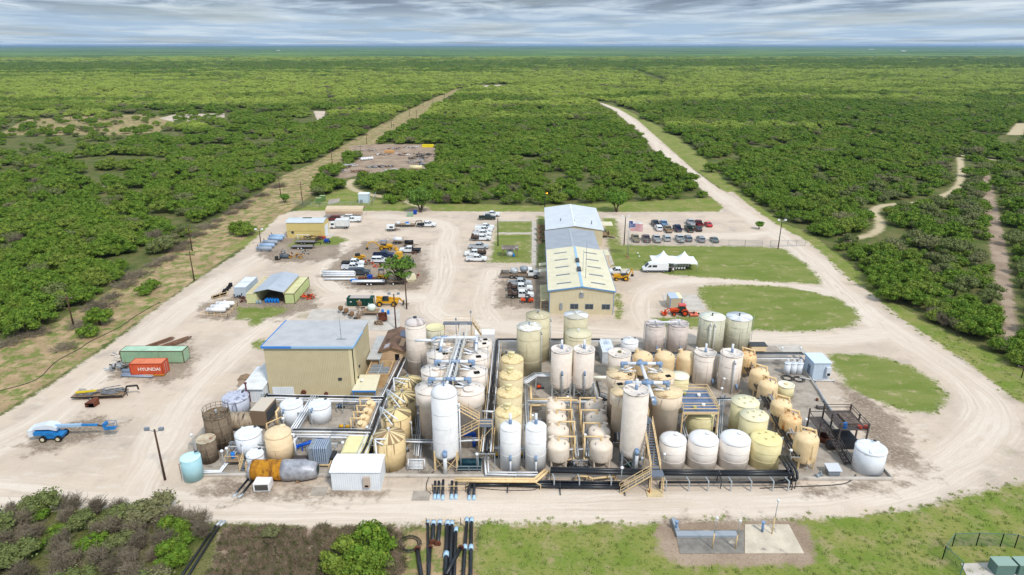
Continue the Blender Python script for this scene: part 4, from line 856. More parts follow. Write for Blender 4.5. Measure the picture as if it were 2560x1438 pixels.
# open basin with grey partitions
a = P(948, 977, 2.6); t = thing('open_basin', 'raised wooden-sided basin with blue-grey cells and stairs beside the tan hall', 'basin', (-24.2, 105.4, 0)); 
mb = MB().box(-2.0, 2.2, 0, .2, 0, 2.7).box(-2.0, 2.2, 5.2, 5.4, 0, 2.7).box(-2.0, -1.8, .2, 5.2, 0, 2.7).box(2.0, 2.2, .2, 5.2, 0, 2.7); part('side_wall', mb, MAT('old_beige_wood', (206,176,134), (184,150,108), 1.0), t)
part('cell', MB().box(-1.8, 2.0, .2, 5.2, .1, 1.5), MAT('basin_floor', (112,128,152), (96,108,130), .8, rough=.3), t)
part('partition', MB().box(.1, .22, .2, 5.2, 1.51, 2.6).box(-1.8, 2.0, 1.4, 1.5, 1.51, 2.5).box(-1.8, 2.0, 2.9, 3.0, 1.51, 2.5).box(-1.8, .1, 4.2, 4.3, 1.51, 2.5), GALV, t)
part('walkway', MB().box(2.3, 3.4, -.2, 6.2, 2.3, 2.4), WOOD, t)
# brown derelict shed
t = thing('derelict_shed', 'raised tan shed with rust-brown patched gable roof and open doorway', 'shed', (-22.6, 112.6, 0), -.02)
RR = MAT('rusty_patched_roof', (104,82,68), (128,100,82), .5, rough=.9, stain=(80,62,54), ssc=(.6,.25,1), sth=.54, blot=((178,142,106), .35, .64)); SHW = MAT('shed_tan', (212,184,148), (198,168,130), .6)
part('wall', MB().prism([(-2.2, 1.2), (2.2, 1.2), (2.2, 3.9), (0, 4.6), (-2.2, 3.9)], 0, 9.0), SHW, t)
part('roof', MB().prism([(-2.6, 3.72), (0, 4.62), (2.6, 3.72), (2.6, 3.86), (0, 4.78), (-2.6, 3.86)], -.5, 9.4), RR, t)
part('roof_patch', MB().prism([(.5, 4.66), (1.7, 4.24), (1.7, 4.28), (.5, 4.70)], 5.2, 8.0), MAT('slate_patch', (92,98,116), None, rough=.9), t, 'grey-blue patch of roofing')
part('roof_patch', MB().prism([(1.1, 4.45), (1.9, 4.17), (1.9, 4.21), (1.1, 4.49)], 1.2, 4.6), MAT('bare_board', (186,152,120), None, rough=.9), t, 'bare tan board patch')
part('roof_patch', MB().prism([(-1.6, 4.28), (-.6, 4.63), (-.6, 4.67), (-1.6, 4.32)], 0, 1.8), MAT('grey_patch', (170,166,170), None, rough=.9), t, 'pale grey patch of roofing')
part('doorway', MB().box(.5, 1.3, -.04, .1, 1.2, 3.2), DARK, t)
for x_ in (-2.0, 2.0):
    for y_ in (.2, 4.5, 8.8): part('stilt', MB().cbox(x_, y_, 0, .2, .2, 1.2), WOOD, t)
t = thing('corrugated_lean_to', 'flat grey corrugated lean-to roof between the tan hall and the derelict shed', 'lean-to', (-26.6, 110, 0)); part('roof', MB().box(-.3, 2.2, 0, 10.5, 3.3, 3.4), MAT('grey_corrugated', (188,188,186), (172,172,170), .5, ribs=('X', .3, .6)), t); part('post', MB().cbox(2.0, .2, 0, .12, .12, 3.3), GALV, t); part('post', MB().cbox(2.0, 10.2, 0, .12, .12, 3.3), GALV, t)
# long white lean-to left of the hall
X0 = X(604, yg(1006)); t = thing('white_lean_to', 'long low white metal lean-to against the left side of the tan hall', 'lean-to', (X0, yg(1006), 0)); L_ = -42.7-X0
part('wall', MB().box(0, L_, 0, 8.5, 0, 2.6), WCLAD, t); part('roof', MB().add([(-.2, -.4, 2.65), (L_+.1, -.4, 2.65), (L_+.1, 12.2, 2.85), (1.4, 12.2, 2.85), (-.2, -.4, 2.75), (L_+.1, -.4, 2.75), (L_+.1, 12.2, 2.95), (1.4, 12.2, 2.95)], [(0,3,2,1),(4,5,6,7),(0,1,5,4),(1,2,6,5),(2,3,7,6),(3,0,4,7)]), MAT('white_sheet_roof', (228,230,232), (208,208,206), .5, rough=.5, ribs=('X', .4, .4), blot=((170,160,150), .8, .66)), t)
part('doorway', MB().box(1.0, 1.7, -.04, .1, 0, 2.1), MAT('maroon', (92,40,44), None), t)
t = thing('maroon_post', 'maroon steel flue post with flared top in front of the white lean-to', 'post', (*P(622, 1016), 0)); part('post', MB().cyl(0, 0, 0, 4.2, .14, 8), MAT('maroon', (92,40,44), None), t); part('hood', MB().cyl(0, 0, 4.2, 4.5, .14, 8, .3), MAT('maroon', (92,40,44), None), t)
t = thing('small_brown_hut', 'little brown hut with tan gable roof left of the white lean-to', 'hut', (*P(611, 975), 0)); part('wall', MB().prism([(-.9, 0), (.9, 0), (.9, 2.0), (0, 2.3), (-.9, 2.0)], 0, 1.6), MAT('hut_brown', (176,154,134), None), t); part('roof', MB().prism([(-1.05, 1.95), (0, 2.32), (1.05, 1.95), (1.05, 2.03), (0, 2.4), (-1.05, 2.03)], -.15, 1.75), WOOD, t)
# white shed in the foreground
t = thing('white_shed', 'white metal shed with low gable roof and wall-mounted air conditioner, front of the plant', 'shed', (-21.55, 76.2, 0)); 
part('wall', MB().prism([(0, 0), (4.0, 0), (4.0, 3.0), (2.0, 3.35), (0, 3.0)], -3.35, 3.35, axis='x'), WCLAD, t)
part('roof', MB().prism([(-.2, 3.0), (2.0, 3.40), (4.2, 3.0), (4.2, 3.1), (2.0, 3.5), (-.2, 3.1)], -3.5, 3.5, axis='x'), MAT('bright_white_roof', (238,240,244), (232,235,240), .5, ribs=('X', .4, .35)), t)
f = part('air_conditioner', MB().box(1.1, 2.0, -.45, 0, .7, 2.3), MAT('ac_tan', (186,170,156), None), t); part('louvre', MB().box(1.3, 1.8, -.48, -.451, .85, 1.15), DARK, f)
# blue-white cabin on the right
t = thing('cabin', 'light blue portable cabin with wall air conditioner on the right of the plant', 'cabin', (56.8, 108.4, ZS)); LB = MAT('light_blue_wall', (188,204,220), (180,197,214), .6, ribs=('X', .5, .3))
part('wall', MB().box(-1.5, 1.5, 0, 4.0, 0, 3.3), LB, t); part('roof', MB().box(-1.65, 1.65, -.15, 4.15, 3.3, 3.45), MAT('pale_cabin_roof', (206,220,232), None, ribs=('Y', .4, .6)), t); part('air_conditioner', MB().box(.75, 1.55, -.5, 0, .9, 2.6).box(.9, 1.4, -.53, -.5, 1.0, 1.5, 1), [MAT('ac_pale', (206,214,222), None), DARK], t); door(t, MB().box(-1.56, -1.5, 1.2, 2.2, 0, 2.2), MAT('slate_door', (110,124,142), None), (-1.62, 1.35, 1.0)); part('roof_trim', MB().box(-1.7, -1.65, -.15, 4.15, 3.2, 3.47), LTRIM, t)
# ribbed container right of the tan towers
def container(label, x, y, rz, L_, mat, dmat=None, H=2.6, W_=2.44, name='shipping_container', text=None, tmat=None, roofm=None, group=None, z=0):
    t = thing(name, label, 'container', (x, y, z), rz, group)
    mb = MB().box(-L_/2+.06, L_/2-.06, -W_/2+.06, W_/2-.06, .12, H-.06); n = int(L_/.55)
    for k in range(n):
        xx = -L_/2+.35+k*(L_-.7)/n
        mb.box(xx, xx+.27, -W_/2+.02, -W_/2+.06, .2, H-.2); mb.box(xx, xx+.27, W_/2-.06, W_/2-.02, .2, H-.2)
    part('side_wall', mb, mat, t); part('roof', MB().box(-L_/2+.05, L_/2-.05, -W_/2+.05, W_/2-.05, H-.055, H-.02), roofm or mat, t)
    mb = MB()
    for sx in (-1, 1):
        for sy in (-1, 1): mb.cbox(sx*(L_/2-.07), sy*(W_/2-.07), 0, .14, .14, H)
        mb.box(sx*(L_/2-.07)-.07, sx*(L_/2-.07)+.07, -W_/2+.14, W_/2-.14, H-.14, H); mb.box(-L_/2+.14, L_/2-.14, sx*(W_/2-.06)-.06, sx*(W_/2-.06)+.06, H-.13, H+.0); mb.box(-L_/2+.14, L_/2-.14, sx*(W_/2-.06)-.06, sx*(W_/2-.06)+.06, 0, .14)
    part('frame', mb, dmat or mat, t)
    for sy in (-1, 1):
        d = part('door', MB().box(L_/2-.06, L_/2-.01, sy*W_/4-W_/4+.12, sy*W_/4+W_/4-.12, .16, H-.16), mat, t); part('locking_bar', MB().box(L_/2-.01, L_/2+.03, sy*.35-.03, sy*.35+.03, .16, H-.16), GALV, d)
    if text:
        cu = bpy.data.curves.new('lettering', 'FONT'); cu.body = text; cu.size = .92; cu.extrude = .012; cu.align_x = 'CENTER'; cu.align_y = 'CENTER'; cu.offset = .018; cu.space_character = 1.02
        o = bpy.data.objects.new('tmp', cu); SC.collection.objects.link(o); bpy.context.view_layer.update(); me = bpy.data.meshes.new_from_object(o); bpy.data.objects.remove(o); me.materials.clear(); me.materials.append(tmat)
        q = bpy.data.objects.new('lettering', me); link(q, t); q.location = (.55, -W_/2-.01, 1.45); q.rotation_euler = (PI/2, 0, 0)
    return t
container('white ribbed container standing by the road behind the pink towers', 18.6, 117.6, PI/2, 6.0, MAT('pale_container', (206,212,220), (192,198,206), .6), roofm=MAT('ribbed_white_roof', (216,224,234), (150,162,180), .5, ribs=('Y', .5, 1.0)))
SGR = MAT('sage_container', (140,176,144), (154,184,152), .5, stain=(120,130,96), sth=.6, blot=((176,190,166), .5, .6)); RFR = MAT('rusty_frame', (112,84,60), (92,104,74), 2.0)
container('long faded green shipping container behind the orange one', -69.6, 116.3, .0, 12.2, SGR, RFR, roofm=MAT('sage_roof', (176,206,182), (156,188,162), .5, blot=((150,110,70), 1.2, .7)))
container('short orange shipping container with white lettering', -67.9, 110.9, .02, 6.06, MAT('orange_container', (206,92,56), (192,82,50), .7, stain=(160,60,34), sth=.6), MAT('dark_orange', (160,60,34), None), text='HYUNDAI', tmat=MAT('lettering_white', (232,220,212), None), roofm=MAT('orange_roof', (216,128,92), (204,112,76), .6))
# open workshop between two containers
t = thing('open_workshop', 'open-fronted workshop with light grey gable roof spanning two containers', 'workshop', (-57.6, 146.3, 0)); 
part('roof', MB().prism([(-3.6, 3.05), (0, 3.85), (3.6, 3.05), (3.6, 3.15), (0, 3.97), (-3.6, 3.15)], -.4, 12.4), MAT('workshop_roof', (176,184,194), (166,174,184), .4, ribs=('Y', .5, .5)), t)
part('back_wall', MB().prism([(-3.4, 0), (3.4, 0), (3.4, 3.0), (0, 3.78), (-3.4, 3.0)], 11.9, 12.1), MAT('shade_wall', (150,140,120), None), t); part('side_panel', MB().box(3.36, 3.44, 0, 11.9, 2.45, 3.04), MAT('cream_panel', (226,214,168), None), t); part('side_panel', MB().box(-3.44, -3.36, 0, 11.9, 2.45, 3.04), MAT('cream_panel', (226,214,168), None), t)
CCR = MAT('cream_container', (216,210,166), (198,204,154), .5, stain=(168,160,112), sth=.62)
container('pale green cream container forming the right side of the open workshop', -52.9, 152.4, PI/2, 12.2, MAT('lime_container', (196,206,150), (182,196,136), .5, stain=(150,150,96), sth=.6), RFR, roofm=MAT('lime_roof', (212,208,160), (196,190,140), .5))
container('cream container forming the left side of the open workshop', -61.9, 152.4, PI/2, 12.2, CCR, roofm=MAT('cream_roof_dirty', (200,186,150), (180,164,128), .6))
for k, (yy, l) in enumerate(((152.6, 'nearer'), (156.6, 'farther'))):
    container('short white container with rust-spotted roof left of the workshop, %s one' % l, -66.3, yy, PI/2, 3.9, MAT('dirty_white', (186,198,210), (176,188,200), .5), roofm=MAT('spotted_roof', (216,220,226), (206,210,216), .5, blot=((140,70,40), .9, .66)), group='short white containers', W_=3.0)
# blue barrels inside the workshop and round about
def barrel(x, y, label, mat, group=None, s=1.0, z=0): 
    return solo('barrel', MB().lathe([(.27, 0), (.29, .05), (.29, .3), (.305, .32), (.29, .34), (.29, .58), (.305, .6), (.29, .62), (.29, .85), (.24, .9), (.001, .9)], 16), mat, label, 'barrel', (x, y, z), 0, group)
for k in range(9):
    i, j = k % 5, k//5; barrel(-58.9+i*.72+.1*j, 147.2+j*.8, 'blue plastic barrel in the mouth of the open workshop', BLUE, 'blue barrels in the workshop mouth', z=0)
for k in range(2): barrel(-60.0-k*.75, 146.4, 'grey drum by the left container of the workshop', MAT('grey_drum', (140,160,172), None), 'grey drums by the workshop')
# yellow workshop far left
t = thing('yellow_workshop', 'yellow metal workshop with curved pale roof and white roller door', 'workshop', (-65.9, 203.7, 0)); YC = MAT('yellow_cladding', (214,194,128), (208,187,120), .5, ribs=('X', .4, .3))
part('wall', MB().prism([(0, 0), (6.2, 0), (6.2, 4.9), (4.6, 5.35), (3.1, 5.5), (1.6, 5.35), (0, 4.9)], -5.9, 5.9, axis='x'), YC, t)
part('roof', MB().prism([(-.15, 4.9), (1.6, 5.4), (3.1, 5.56), (4.6, 5.4), (6.35, 4.9), (6.35, 5.0), (4.6, 5.5), (3.1, 5.68), (1.6, 5.5), (-.15, 5.0)], -6.1, 6.1, axis='x'), MAT('pale_curved_roof', (196,204,210), (186,194,200), .5, ribs=('X', .4, .4)), t)
part('roof_vent', MB().box(-1.4, 1.4, 3.0, 3.8, 5.6, 5.8), DGREY, t); part('window', MB().box(-4.5, -3.7, -.05, .1, 1.4, 2.2), GLASS, t); part('roller_door', MB().box(5.9, 5.97, 1.2, 5.0, 0, 3.6), WCLAD, t); part('wall_seam', MB().box(-5.4, 4.9, -.04, 0, 2.15, 2.22).box(4.85, 4.92, -.04, 0, 0, 2.15), MAT('seam', (150,134,80), None), t)
slab('concrete_apron', [(812,595),(824,583),(838,583),(828,595)][::-1], -.05, .08, CONCL)
# beige carport
yy = yg(547); t = thing('carport', 'long beige open-sided carport with vehicles parked under it', 'carport', (X(862, yy), yy, 0)); w = 6.6; CP = MAT('beige_canopy', (204,184,156), (196,176,148), .5)
part('roof', MB().prism([(-.3, 2.6), (.0, 3.5), (2.6, 4.1), (5.2, 3.5), (5.5, 2.6), (5.42, 2.6), (5.12, 3.42), (2.6, 4.0), (.08, 3.42), (-.22, 2.6)], -w, w, axis='x'), CP, t)
part('side_panel', MB().box(-w, w, -.34, -.28, 1.7, 2.7), MAT('canopy_side', (184,160,136), None), t)
for k in range(4):
    for y_ in (-.3, 5.4): part('post', MB().cbox(-w+.1+k*(2*w-.2)/3, y_, 0, .1, .1, 2.6), GALV, t)
# office block, three sections
OW = MAT('office_wall', (206,196,166), (200,189,158), .5, ribs=('X', .3, .5))
def gable(t, xl, xr, y0, y1, ze, zr, wm, rm, trim, sk=True):
    xm = (xl+xr)/2; s = .35
    part('wall', MB().prism([(xl, 0), (xr, 0), (xr, ze), (xm, zr), (xl, ze)], y0, y1), wm, t)
    part('roof', MB().prism([(xl-s, ze-.02), (xm, zr+.07), (xr+s, ze-.02), (xr+s, ze+.1), (xm, zr+.2), (xl-s, ze+.1)], y0-.25, y1+.1), rm, t)
    if trim: part('roof_trim', MB().beam((xl-s, y0-.32, ze), (xm, y0-.32, zr+.1), .12, .3).beam((xm, y0-.32, zr+.1), (xr+s, y0-.32, ze), .12, .3).box(xl-s-.12, xl-s, y0-.2, y1, ze-.15, ze+.12).box(xr+s, xr+s+.12, y0-.2, y1, ze-.15, ze+.12), trim, t)
t = thing('office_building', 'cream-roofed metal office hall with blue trim, nearest section of the long office block', 'building', (15.8, 139.8, 0), -.035)
gable(t, -7.3, 7.3, 0, 31.5, 5.7, 6.7, OW, CROOF, MAT('mid_blue', (96,142,186), None, rough=.5))
part('ridge_cap', MB().box(-.28, .28, -.2, 31, 6.89, 6.95), LTRIM, t)
for y_ in (11.5, 18.5): part('roof_vent', MB().box(-.45, .45, y_-1.4, y_+1.4, 6.955, 7.3), DGREY, t)
for k in range(5):
    for s in (-1, 1): y_ = 3.4+k*5.9; part('skylight', MB().prism([(s*2.3, 6.54), (s*5.6, 6.07), (s*5.6, 6.17), (s*2.3, 6.64)], y_-.32, y_+.32), MAT('skylight_grey', (120,126,134), None, rough=.3), t)
for xx in (-1.6, 1.8, 5.6): f = part('window', MB().box(xx-.95, xx+.95, -.05, .08, 1.3, 2.6), MAT('window_frame', (120,138,156), None), t); part('pane', MB().box(xx-.85, xx-.04, -.08, -.045, 1.4, 2.5).box(xx+.04, xx+.85, -.08, -.045, 1.4, 2.5), GLASS, f)
part('gable_vent', MB().box(-.5, .4, -.2, 0, 4.2, 5.2), GREYS, t); part('wall_lamp', MB().ball((-.1, -.25, 5.6), .2), PVC, t); part('meter_box', MB().box(-4.9, -4.3, -.25, 0, 1.2, 2.7), GREYS, t); part('corner_trim', MB().box(7.2, 7.34, -.04, .0, 0, 5.6).box(-7.34, -7.2, -.04, 0, 0, 5.6), MAT('mid_blue', (96,142,186), None), t); part('side_shelter', MB().add([(-9.3, 1.0, 2.7), (-7.4, 1.0, 3.0), (-7.4, 11.5, 3.0), (-9.3, 11.5, 2.7), (-9.3, 1.0, 2.8), (-7.4, 1.0, 3.1), (-7.4, 11.5, 3.1), (-9.3, 11.5, 2.8)], [(0,3,2,1),(4,5,6,7),(0,1,5,4),(1,2,6,5),(2,3,7,6),(3,0,4,7)]), MAT('dirty_awning', (190,180,138), (168,160,120), .6, ribs=('Y', .4, .4)), t)
for y_ in (1.2, 6, 11.2): part('shelter_post', MB().cbox(-9.2, y_, 0, .12, .12, 2.7), BEIG, t)
for y_ in (22, 27): part('awning', MB().add([(-9.6, y_, 2.6), (-7.4, y_, 2.9), (-7.4, y_+2.2, 2.9), (-9.6, y_+2.2, 2.6), (-9.6, y_, 2.7), (-7.4, y_, 3.0), (-7.4, y_+2.2, 3.0), (-9.6, y_+2.2, 2.7)], [(0,3,2,1),(4,5,6,7),(0,1,5,4),(1,2,6,5),(2,3,7,6),(3,0,4,7)]), CROOF, t)
part('antenna', MB().tube((1.2, 6, 6), (1.2, 6, 15.5), .06, 6).tube((.9, 11, 6), (.9, 11, 12), .05, 6), GREYS, t)
t = thing('office_building', 'grey-roofed middle section of the long office block', 'building', (16.6, 172.2, 0), -.03)
gable(t, -7.0, 7.2, 0, 21.5, 4.9, 5.8, OW, SROOF, None); part('ridge_cap', MB().box(-.2, .4, 0, 21, 6.0, 6.05), GALV, t); part('window', MB().box(7.22, 7.3, 14, 15.5, 1.2, 2.6), GLASS, t); part('awning', MB().box(7.3, 10.5, 4, 9, 2.8, 2.95), CROOF, t)
for y_ in (4.2, 8.8): part('awning_post', MB().cbox(10.3, y_, 0, .12, .12, 2.8), BEIG, t)
t = thing('office_building', 'white-roofed farthest section of the long office block with porch stairs', 'building', (19.1, 195, 0), -.035)
gable(t, -8.6, 8.6, 0, 29, 4.9, 6.1, OW, WROOF, None); part('ridge_cap', MB().box(-.18, .18, 0, 28.8, 6.31, 6.36), MAT('bright_cap', (230,238,244), None), t)
for xx, yy_ in ((-4, 8), (.2, 6), (5.5, 5)): part('vent_pipe', MB().cyl(xx, yy_, 5.2, 6.6, .12, 8), DGREY, t)
part('window', MB().box(5.2, 6.4, -.05, .08, 1.2, 2.8), GLASS, t); part('awning', MB().box(8.9, 13.2, 13, 18, 2.9, 3.05), CROOF, t)
for y_ in (4, 10.5, 17): 
    s = part('porch', MB().box(-11.3, -8.8, y_, y_+2.4, .9, 1.05).box(-11.3, -11.2, y_, y_+2.4, 1.05, 2.0).box(-11.3, -8.8, y_, y_+.08, 1.05, 2.0), WOOD, t); part('porch_stair', MB().add([(-11.2, y_-2.0, 0), (-9.9, y_-2.0, 0), (-9.9, y_, .95), (-11.2, y_, .95)], [(0,1,2,3)]).box(-11.2, -11.1, y_-2, y_, .3, .4), WOOD, s)
s = part('porch', MB().box(8.8, 11.6, 8.5, 12, .9, 1.05).box(11.5, 11.6, 8.5, 12, 1.05, 2.0), WOOD, t); part('porch_stair', MB().add([(11.6, 8.7, .95), (11.6, 10.4, .95), (13.8, 10.4, 0), (13.8, 8.7, 0)], [(0,3,2,1)]), WOOD, s)
# picnic pavilion
yy = yg(643); t = thing('pavilion', 'small wooden pavilion with weathered grey roof sheltering a white tank on the lawn', 'pavilion', (X(1275, yy), yy, 0))
part('roof', MB().prism([(-.4, 2.4), (1.3, 3.1), (3.0, 2.4), (3.0, 2.5), (1.3, 3.22), (-.4, 2.5)], -2.4, 2.4, axis='x'), MAT('weathered_shingle', (122,112,106), (92,82,76), 1.0, blot=((160,152,146), .8, .55)), t)
for x_ in (-2.1, 2.1):
    for y_ in (0, 2.6): part('post', MB().cbox(x_, y_, 0, .16, .16, 2.42).beam((x_, y_, 1.7), (x_*.7, y_, 2.4), .1), WOOD, t)
solo('plastic_tank', MB().lathe([(1.05, 0), (1.05, 1.6), (.9, 1.75), (.001, 1.85)], 24), POLY, 'white water tank sheltered under the little wooden pavilion', 'tank', (X(1275, yy), yy+1.3, 0)); barrel(X(1275, yy)+1.1, yy+.3, 'blue barrel beside the white tank under the pavilion', BLUE)
# tank-pad shed, light-blue huts
a = P(1675, 775); t = thing('small_tan_shed', 'small tan shed with blue corner trim standing on the concrete pad', 'shed', (a[0]+1.3, a[1]+.3, .09)); part('wall', MB().box(-1.35, 1.45, 0, 3.6, 0, 2.6), MAT('shed_tan_rib', (196,184,156), (188,176,148), .5, ribs=('X', .3, .5)), t); part('roof', MB().add([(-1.45, -.1, 2.65), (.6, -.1, 2.65), (.6, 3.7, 2.65), (-1.45, 3.7, 2.65), (-1.45, -.1, 2.75), (.6, -.1, 2.75), (.6, 3.7, 2.75), (-1.45, 3.7, 2.75)], [(0,3,2,1),(4,5,6,7),(0,1,5,4),(1,2,6,5),(2,3,7,6),(3,0,4,7)]), MAT('shed_blue_roof', (176,190,206), None), t); part('roof_sheet', MB().box(.6, 1.5, -.1, 3.7, 2.65, 2.75), MAT('cream_sheet', (232,226,186), None), t, 'cream sheet at the right of the roof'); part('corner_trim', MB().box(-1.4, -1.25, -.05, 0, 0, 2.6).box(1.35, 1.5, -.05, 0, 0, 2.6), BTRIM, t)
a = P(909, 508); t = thing('utility_hut', 'pale blue utility hut standing alone by the brush behind the carport', 'hut', (*a, 0)); part('wall', MB().box(-1.9, 1.9, 0, 3.4, 0, 3.4), MAT('hut_blue', (196,212,226), None), t); part('roof', MB().box(-2.05, 2.05, -.15, 3.55, 3.4, 3.55), MAT('hut_white', (226,232,236), None), t); part('vent', MB().box(-1.3, -.3, -.35, 0, .2, 1.4), GREYS, t)
for k, (a_, b_) in enumerate(((796, 509), (806, 503))):
    a = P(a_, b_); t = thing('transformer_box', 'green electrical cabinet on the fenced pad, %s one' % ('nearer', 'farther')[k], 'cabinet', (*a, 0), 0, 'green electrical cabinets'); part('body', MB().box(-1.0, 1.0, 0, 1.6, .1, 2.0), MAT('cabinet_green', (96,124,70), (110,136,84), 1.0), t); part('lid', MB().box(-1.05, 1.05, -.05, 1.65, 2.0, 2.1), MAT('cabinet_top', (150,168,120), None), t)
# marquee: two peaked bays
def marquee(label, px, py, L_, D_, rz):
    x, y = P(px, py); t = thing('peaked_tent', label, 'tent', (x, y, 0), rz, 'white peaked event tents'); n = 14; vs = []; fs = []
    for j in range(n+1):
        for i in range(n+1):
            u, v = i/n*2-1, j/n*2-1; m = max(abs(u), abs(v)); vs.append((u*L_/2, v*D_/2+D_/2, 2.35+.25*(1-m)+2.3*max(0, 1-m)**2.2*(1-.2*m)))
    for j in range(n):
        for i in range(n): fs.append((j*(n+1)+i, j*(n+1)+i+1, (j+1)*(n+1)+i+1, (j+1)*(n+1)+i))
    CV = MAT('tent_canvas', (238,240,244), (230,233,238), .4, rough=.6); part('canopy', MB().add(vs, fs, True), CV, t)
    mb = MB(); k = 10
    for s in (0, D_): 
        for i in range(k): a = -L_/2+i*L_/k; b = a+L_/k; za = 1.95+.22*math.sin(PI*i/k); zb_ = 1.95+.22*math.sin(PI*(i+1)/k); mb.quad((a, s, za), (b, s, zb_), (b, s, 2.36), (a, s, 2.36))
    for s in (-L_/2, L_/2): mb.quad((s, 0, 1.95), (s, D_, 1.95), (s, D_, 2.36), (s, 0, 2.36))
    part('valance', mb, CV, t)
    for sx in (-1, 1):
        for sy in (0, 1): part('pole', MB().cyl(sx*L_/2*.98, sy*D_, 0, 2.35, .06, 8), GALV, t)
    return t
marquee('white peaked tent bay behind the parked van, left of the pair', 1660, 677, 6.4, 6.2, -.06); marquee('white peaked tent bay over the dining tables, right of the pair', 1713, 678.5, 6.4, 6.2, -.06)
for k in range(3):
    x, y = P(1690+k*12, 676-k*1.5); t = thing('folding_table', 'white-topped folding table under the right tent bay', 'table', (x, y+.6+k*1.3, 0), -.06, 'folding tables under the tents'); part('table_top', MB().box(-2.6, 2.6, -.38, .38, .7, .75), WHT, t)
    for sx in (-2.2, 2.2): part('leg', MB().cbox(sx, 0, 0, .05, .6, .7), DGREY, t)
    for i in range(7):
        c = thing('folding_chair', 'white folding chair at the tables under the tents', 'chair', (x-2.3+i*.76, y+.05+k*1.3-.02, 0), 0, 'folding chairs under the tents'); part('seat', MB().box(-.2, .2, -.2, .2, .42, .46), WHT, c); part('backrest', MB().box(-.2, .2, -.22, -.19, .6, .85), WHT, c); part('leg', MB().box(-.2, -.17, -.2, .2, 0, .42).box(.17, .2, -.2, .2, 0, .42), DGREY, c)
# ------------------------------------------------------------------ piping
def rack(label, path, z, lines, sp_=5.0, post=GALV, name='pipe_rack', cat='pipes', drop=None, tie=True, w=None, zp=True):
    pts = [P(a, b, z) for a, b in path]; t = thing(name, label, cat, (*pts[0], ZS)); o = pts[0]; loc = [Vector((a-o[0], b-o[1], z-ZS)) for a, b in pts]
    def off(i, d):
        if i == 0: v = loc[1]-loc[0]
        elif i == len(loc)-1: v = loc[-1]-loc[-2]
        else: v = (loc[i+1]-loc[i]).normalized()+(loc[i]-loc[i-1]).normalized()
        v = v.normalized(); return loc[i]+Vector((-v.y, v.x, 0))*d
    for (d, dz, r, m) in lines: part('pipe', MB().pipe([tuple(off(i, d)+Vector((0, 0, dz))) for i in range(len(loc))], r, 8), m, t)
    ww = w or max(abs(l[0]) for l in lines)+.25; zb_ = min(l[1]-l[2] for l in lines)
    for i in range(len(loc)-1):
        v = loc[i+1]-loc[i]; n = max(1, int(v.length/sp_)); u = v.normalized(); q = Vector((-u.y, u.x, 0))
        for k in range(n+1 if i == len(loc)-2 else n):
            p = loc[i]+v*((k+.0)/n); a = p-q*ww; b = p+q*ww; zz = z-ZS+zb_-.06
            part('support', MB().beam((a.x, a.y, zz), (b.x, b.y, zz), .12).beam((a.x, a.y, 0), (a.x, a.y, zz+.1), .11).beam((b.x, b.y, 0), (b.x, b.y, zz+.1), .11), post, t)
    return t
R = rack
R('pipe rack with black main and pale side rails between clarifiers and domed filters', [(1242,852),(1230,985),(1216,1130)], 3.0, [(0,0,.26,HDPE),(-.55,.05,.1,PVC),(.6,.05,.1,PVC),(-.85,.1,.06,BEIG),(.95,.1,.06,BEIG)], 6)
R('rear pipe rack with black pipe running behind the olive-tan tanks', [(1244,850),(1370,850),(1500,850)], 2.6, [(0,0,.2,HDPE),(-.5,0,.1,PVC),(.45,.1,.06,DGREY)], 7, DGREY)
R('blue-grey steel pipe bridge behind the golden vessels to the light blue cabin', [(1580,884),(1860,884),(2008,884)], 2.9, [(0,0,.12,DGREY),(-.5,0,.1,GREYS),(.5,0,.1,DGREY),(-.4,-.9,.1,PVC),(.3,-.9,.09,GREYS)], 6, MAT('blue_grey_steel', (104,120,140), None))
R('slanting rack of black pipes beside the golden vessels on the right', [(1866,905),(1925,1003),(1966,1078),(2000,1140)], 2.4, [(0,0,.18,HDPE),(-.5,0,.18,HDPE),(-.95,.0,.14,HDPE),(.75,.1,.07,GALV),(.5,.1,.05,GALV)], 6)
R('grey cable tray walkway on the slanting pipe rack', [(1872,903),(1978,1080)], 3.1, [(0,0,.06,GALV),(.35,0,.06,GALV),(.18,0,.05,GRATE)], 12)
R('black pipe run raised along the front edge, right of the pale vessels', [(1377,1178),(1620,1184),(1800,1186),(1985,1186)], 1.75, [(0,0,.27,HDPE),(.62,0,.27,HDPE)], 40, DGREY)
R('thin black pipe run in front of the front tank row', [(1650,1206),(1980,1206)], 1.1, [(0,0,.18,HDPE)], 40, DGREY)
R('bundle of black pipes lying low along the front of the plant', [(1170,1212),(1270,1212),(1400,1217),(1560,1219)], .45, [(0,0,.22,HDPE),(.5,0,.22,HDPE),(1.0,0,.2,HDPE),(.7,.35,.16,HDPE)], 40, DGREY)
R('two parallel beige pipes rising at their right end along the front', [(1136,1203),(1340,1204),(1371,1178)], 1.0, [(0,0,.2,BEIP),(.55,.0,.2,BEIP)], 14, BEIG)
R('short beige pipe with a kink beside the black front pipes', [(1440,1190),(1470,1191),(1480,1197),(1540,1190)], .9, [(0,0,.16,BEIP)], 8, BEIG)
R('black and white pipe rack along the foot of the tan hall', [(668,990),(760,992),(860,994),(958,996)], 2.5, [(0,.1,.16,HDPE),(-.5,0,.1,PVC),(.5,0,.1,PVC),(-.9,-.2,.14,PVC)], 6)
R('pipe rack slanting away beside the white lean-to', [(650,1010),(668,984)], 2.4, [(0,0,.14,HDPE),(.4,0,.1,GALV),(-.4,0,.1,GALV),(-.8,0,.08,GALV)], 5)
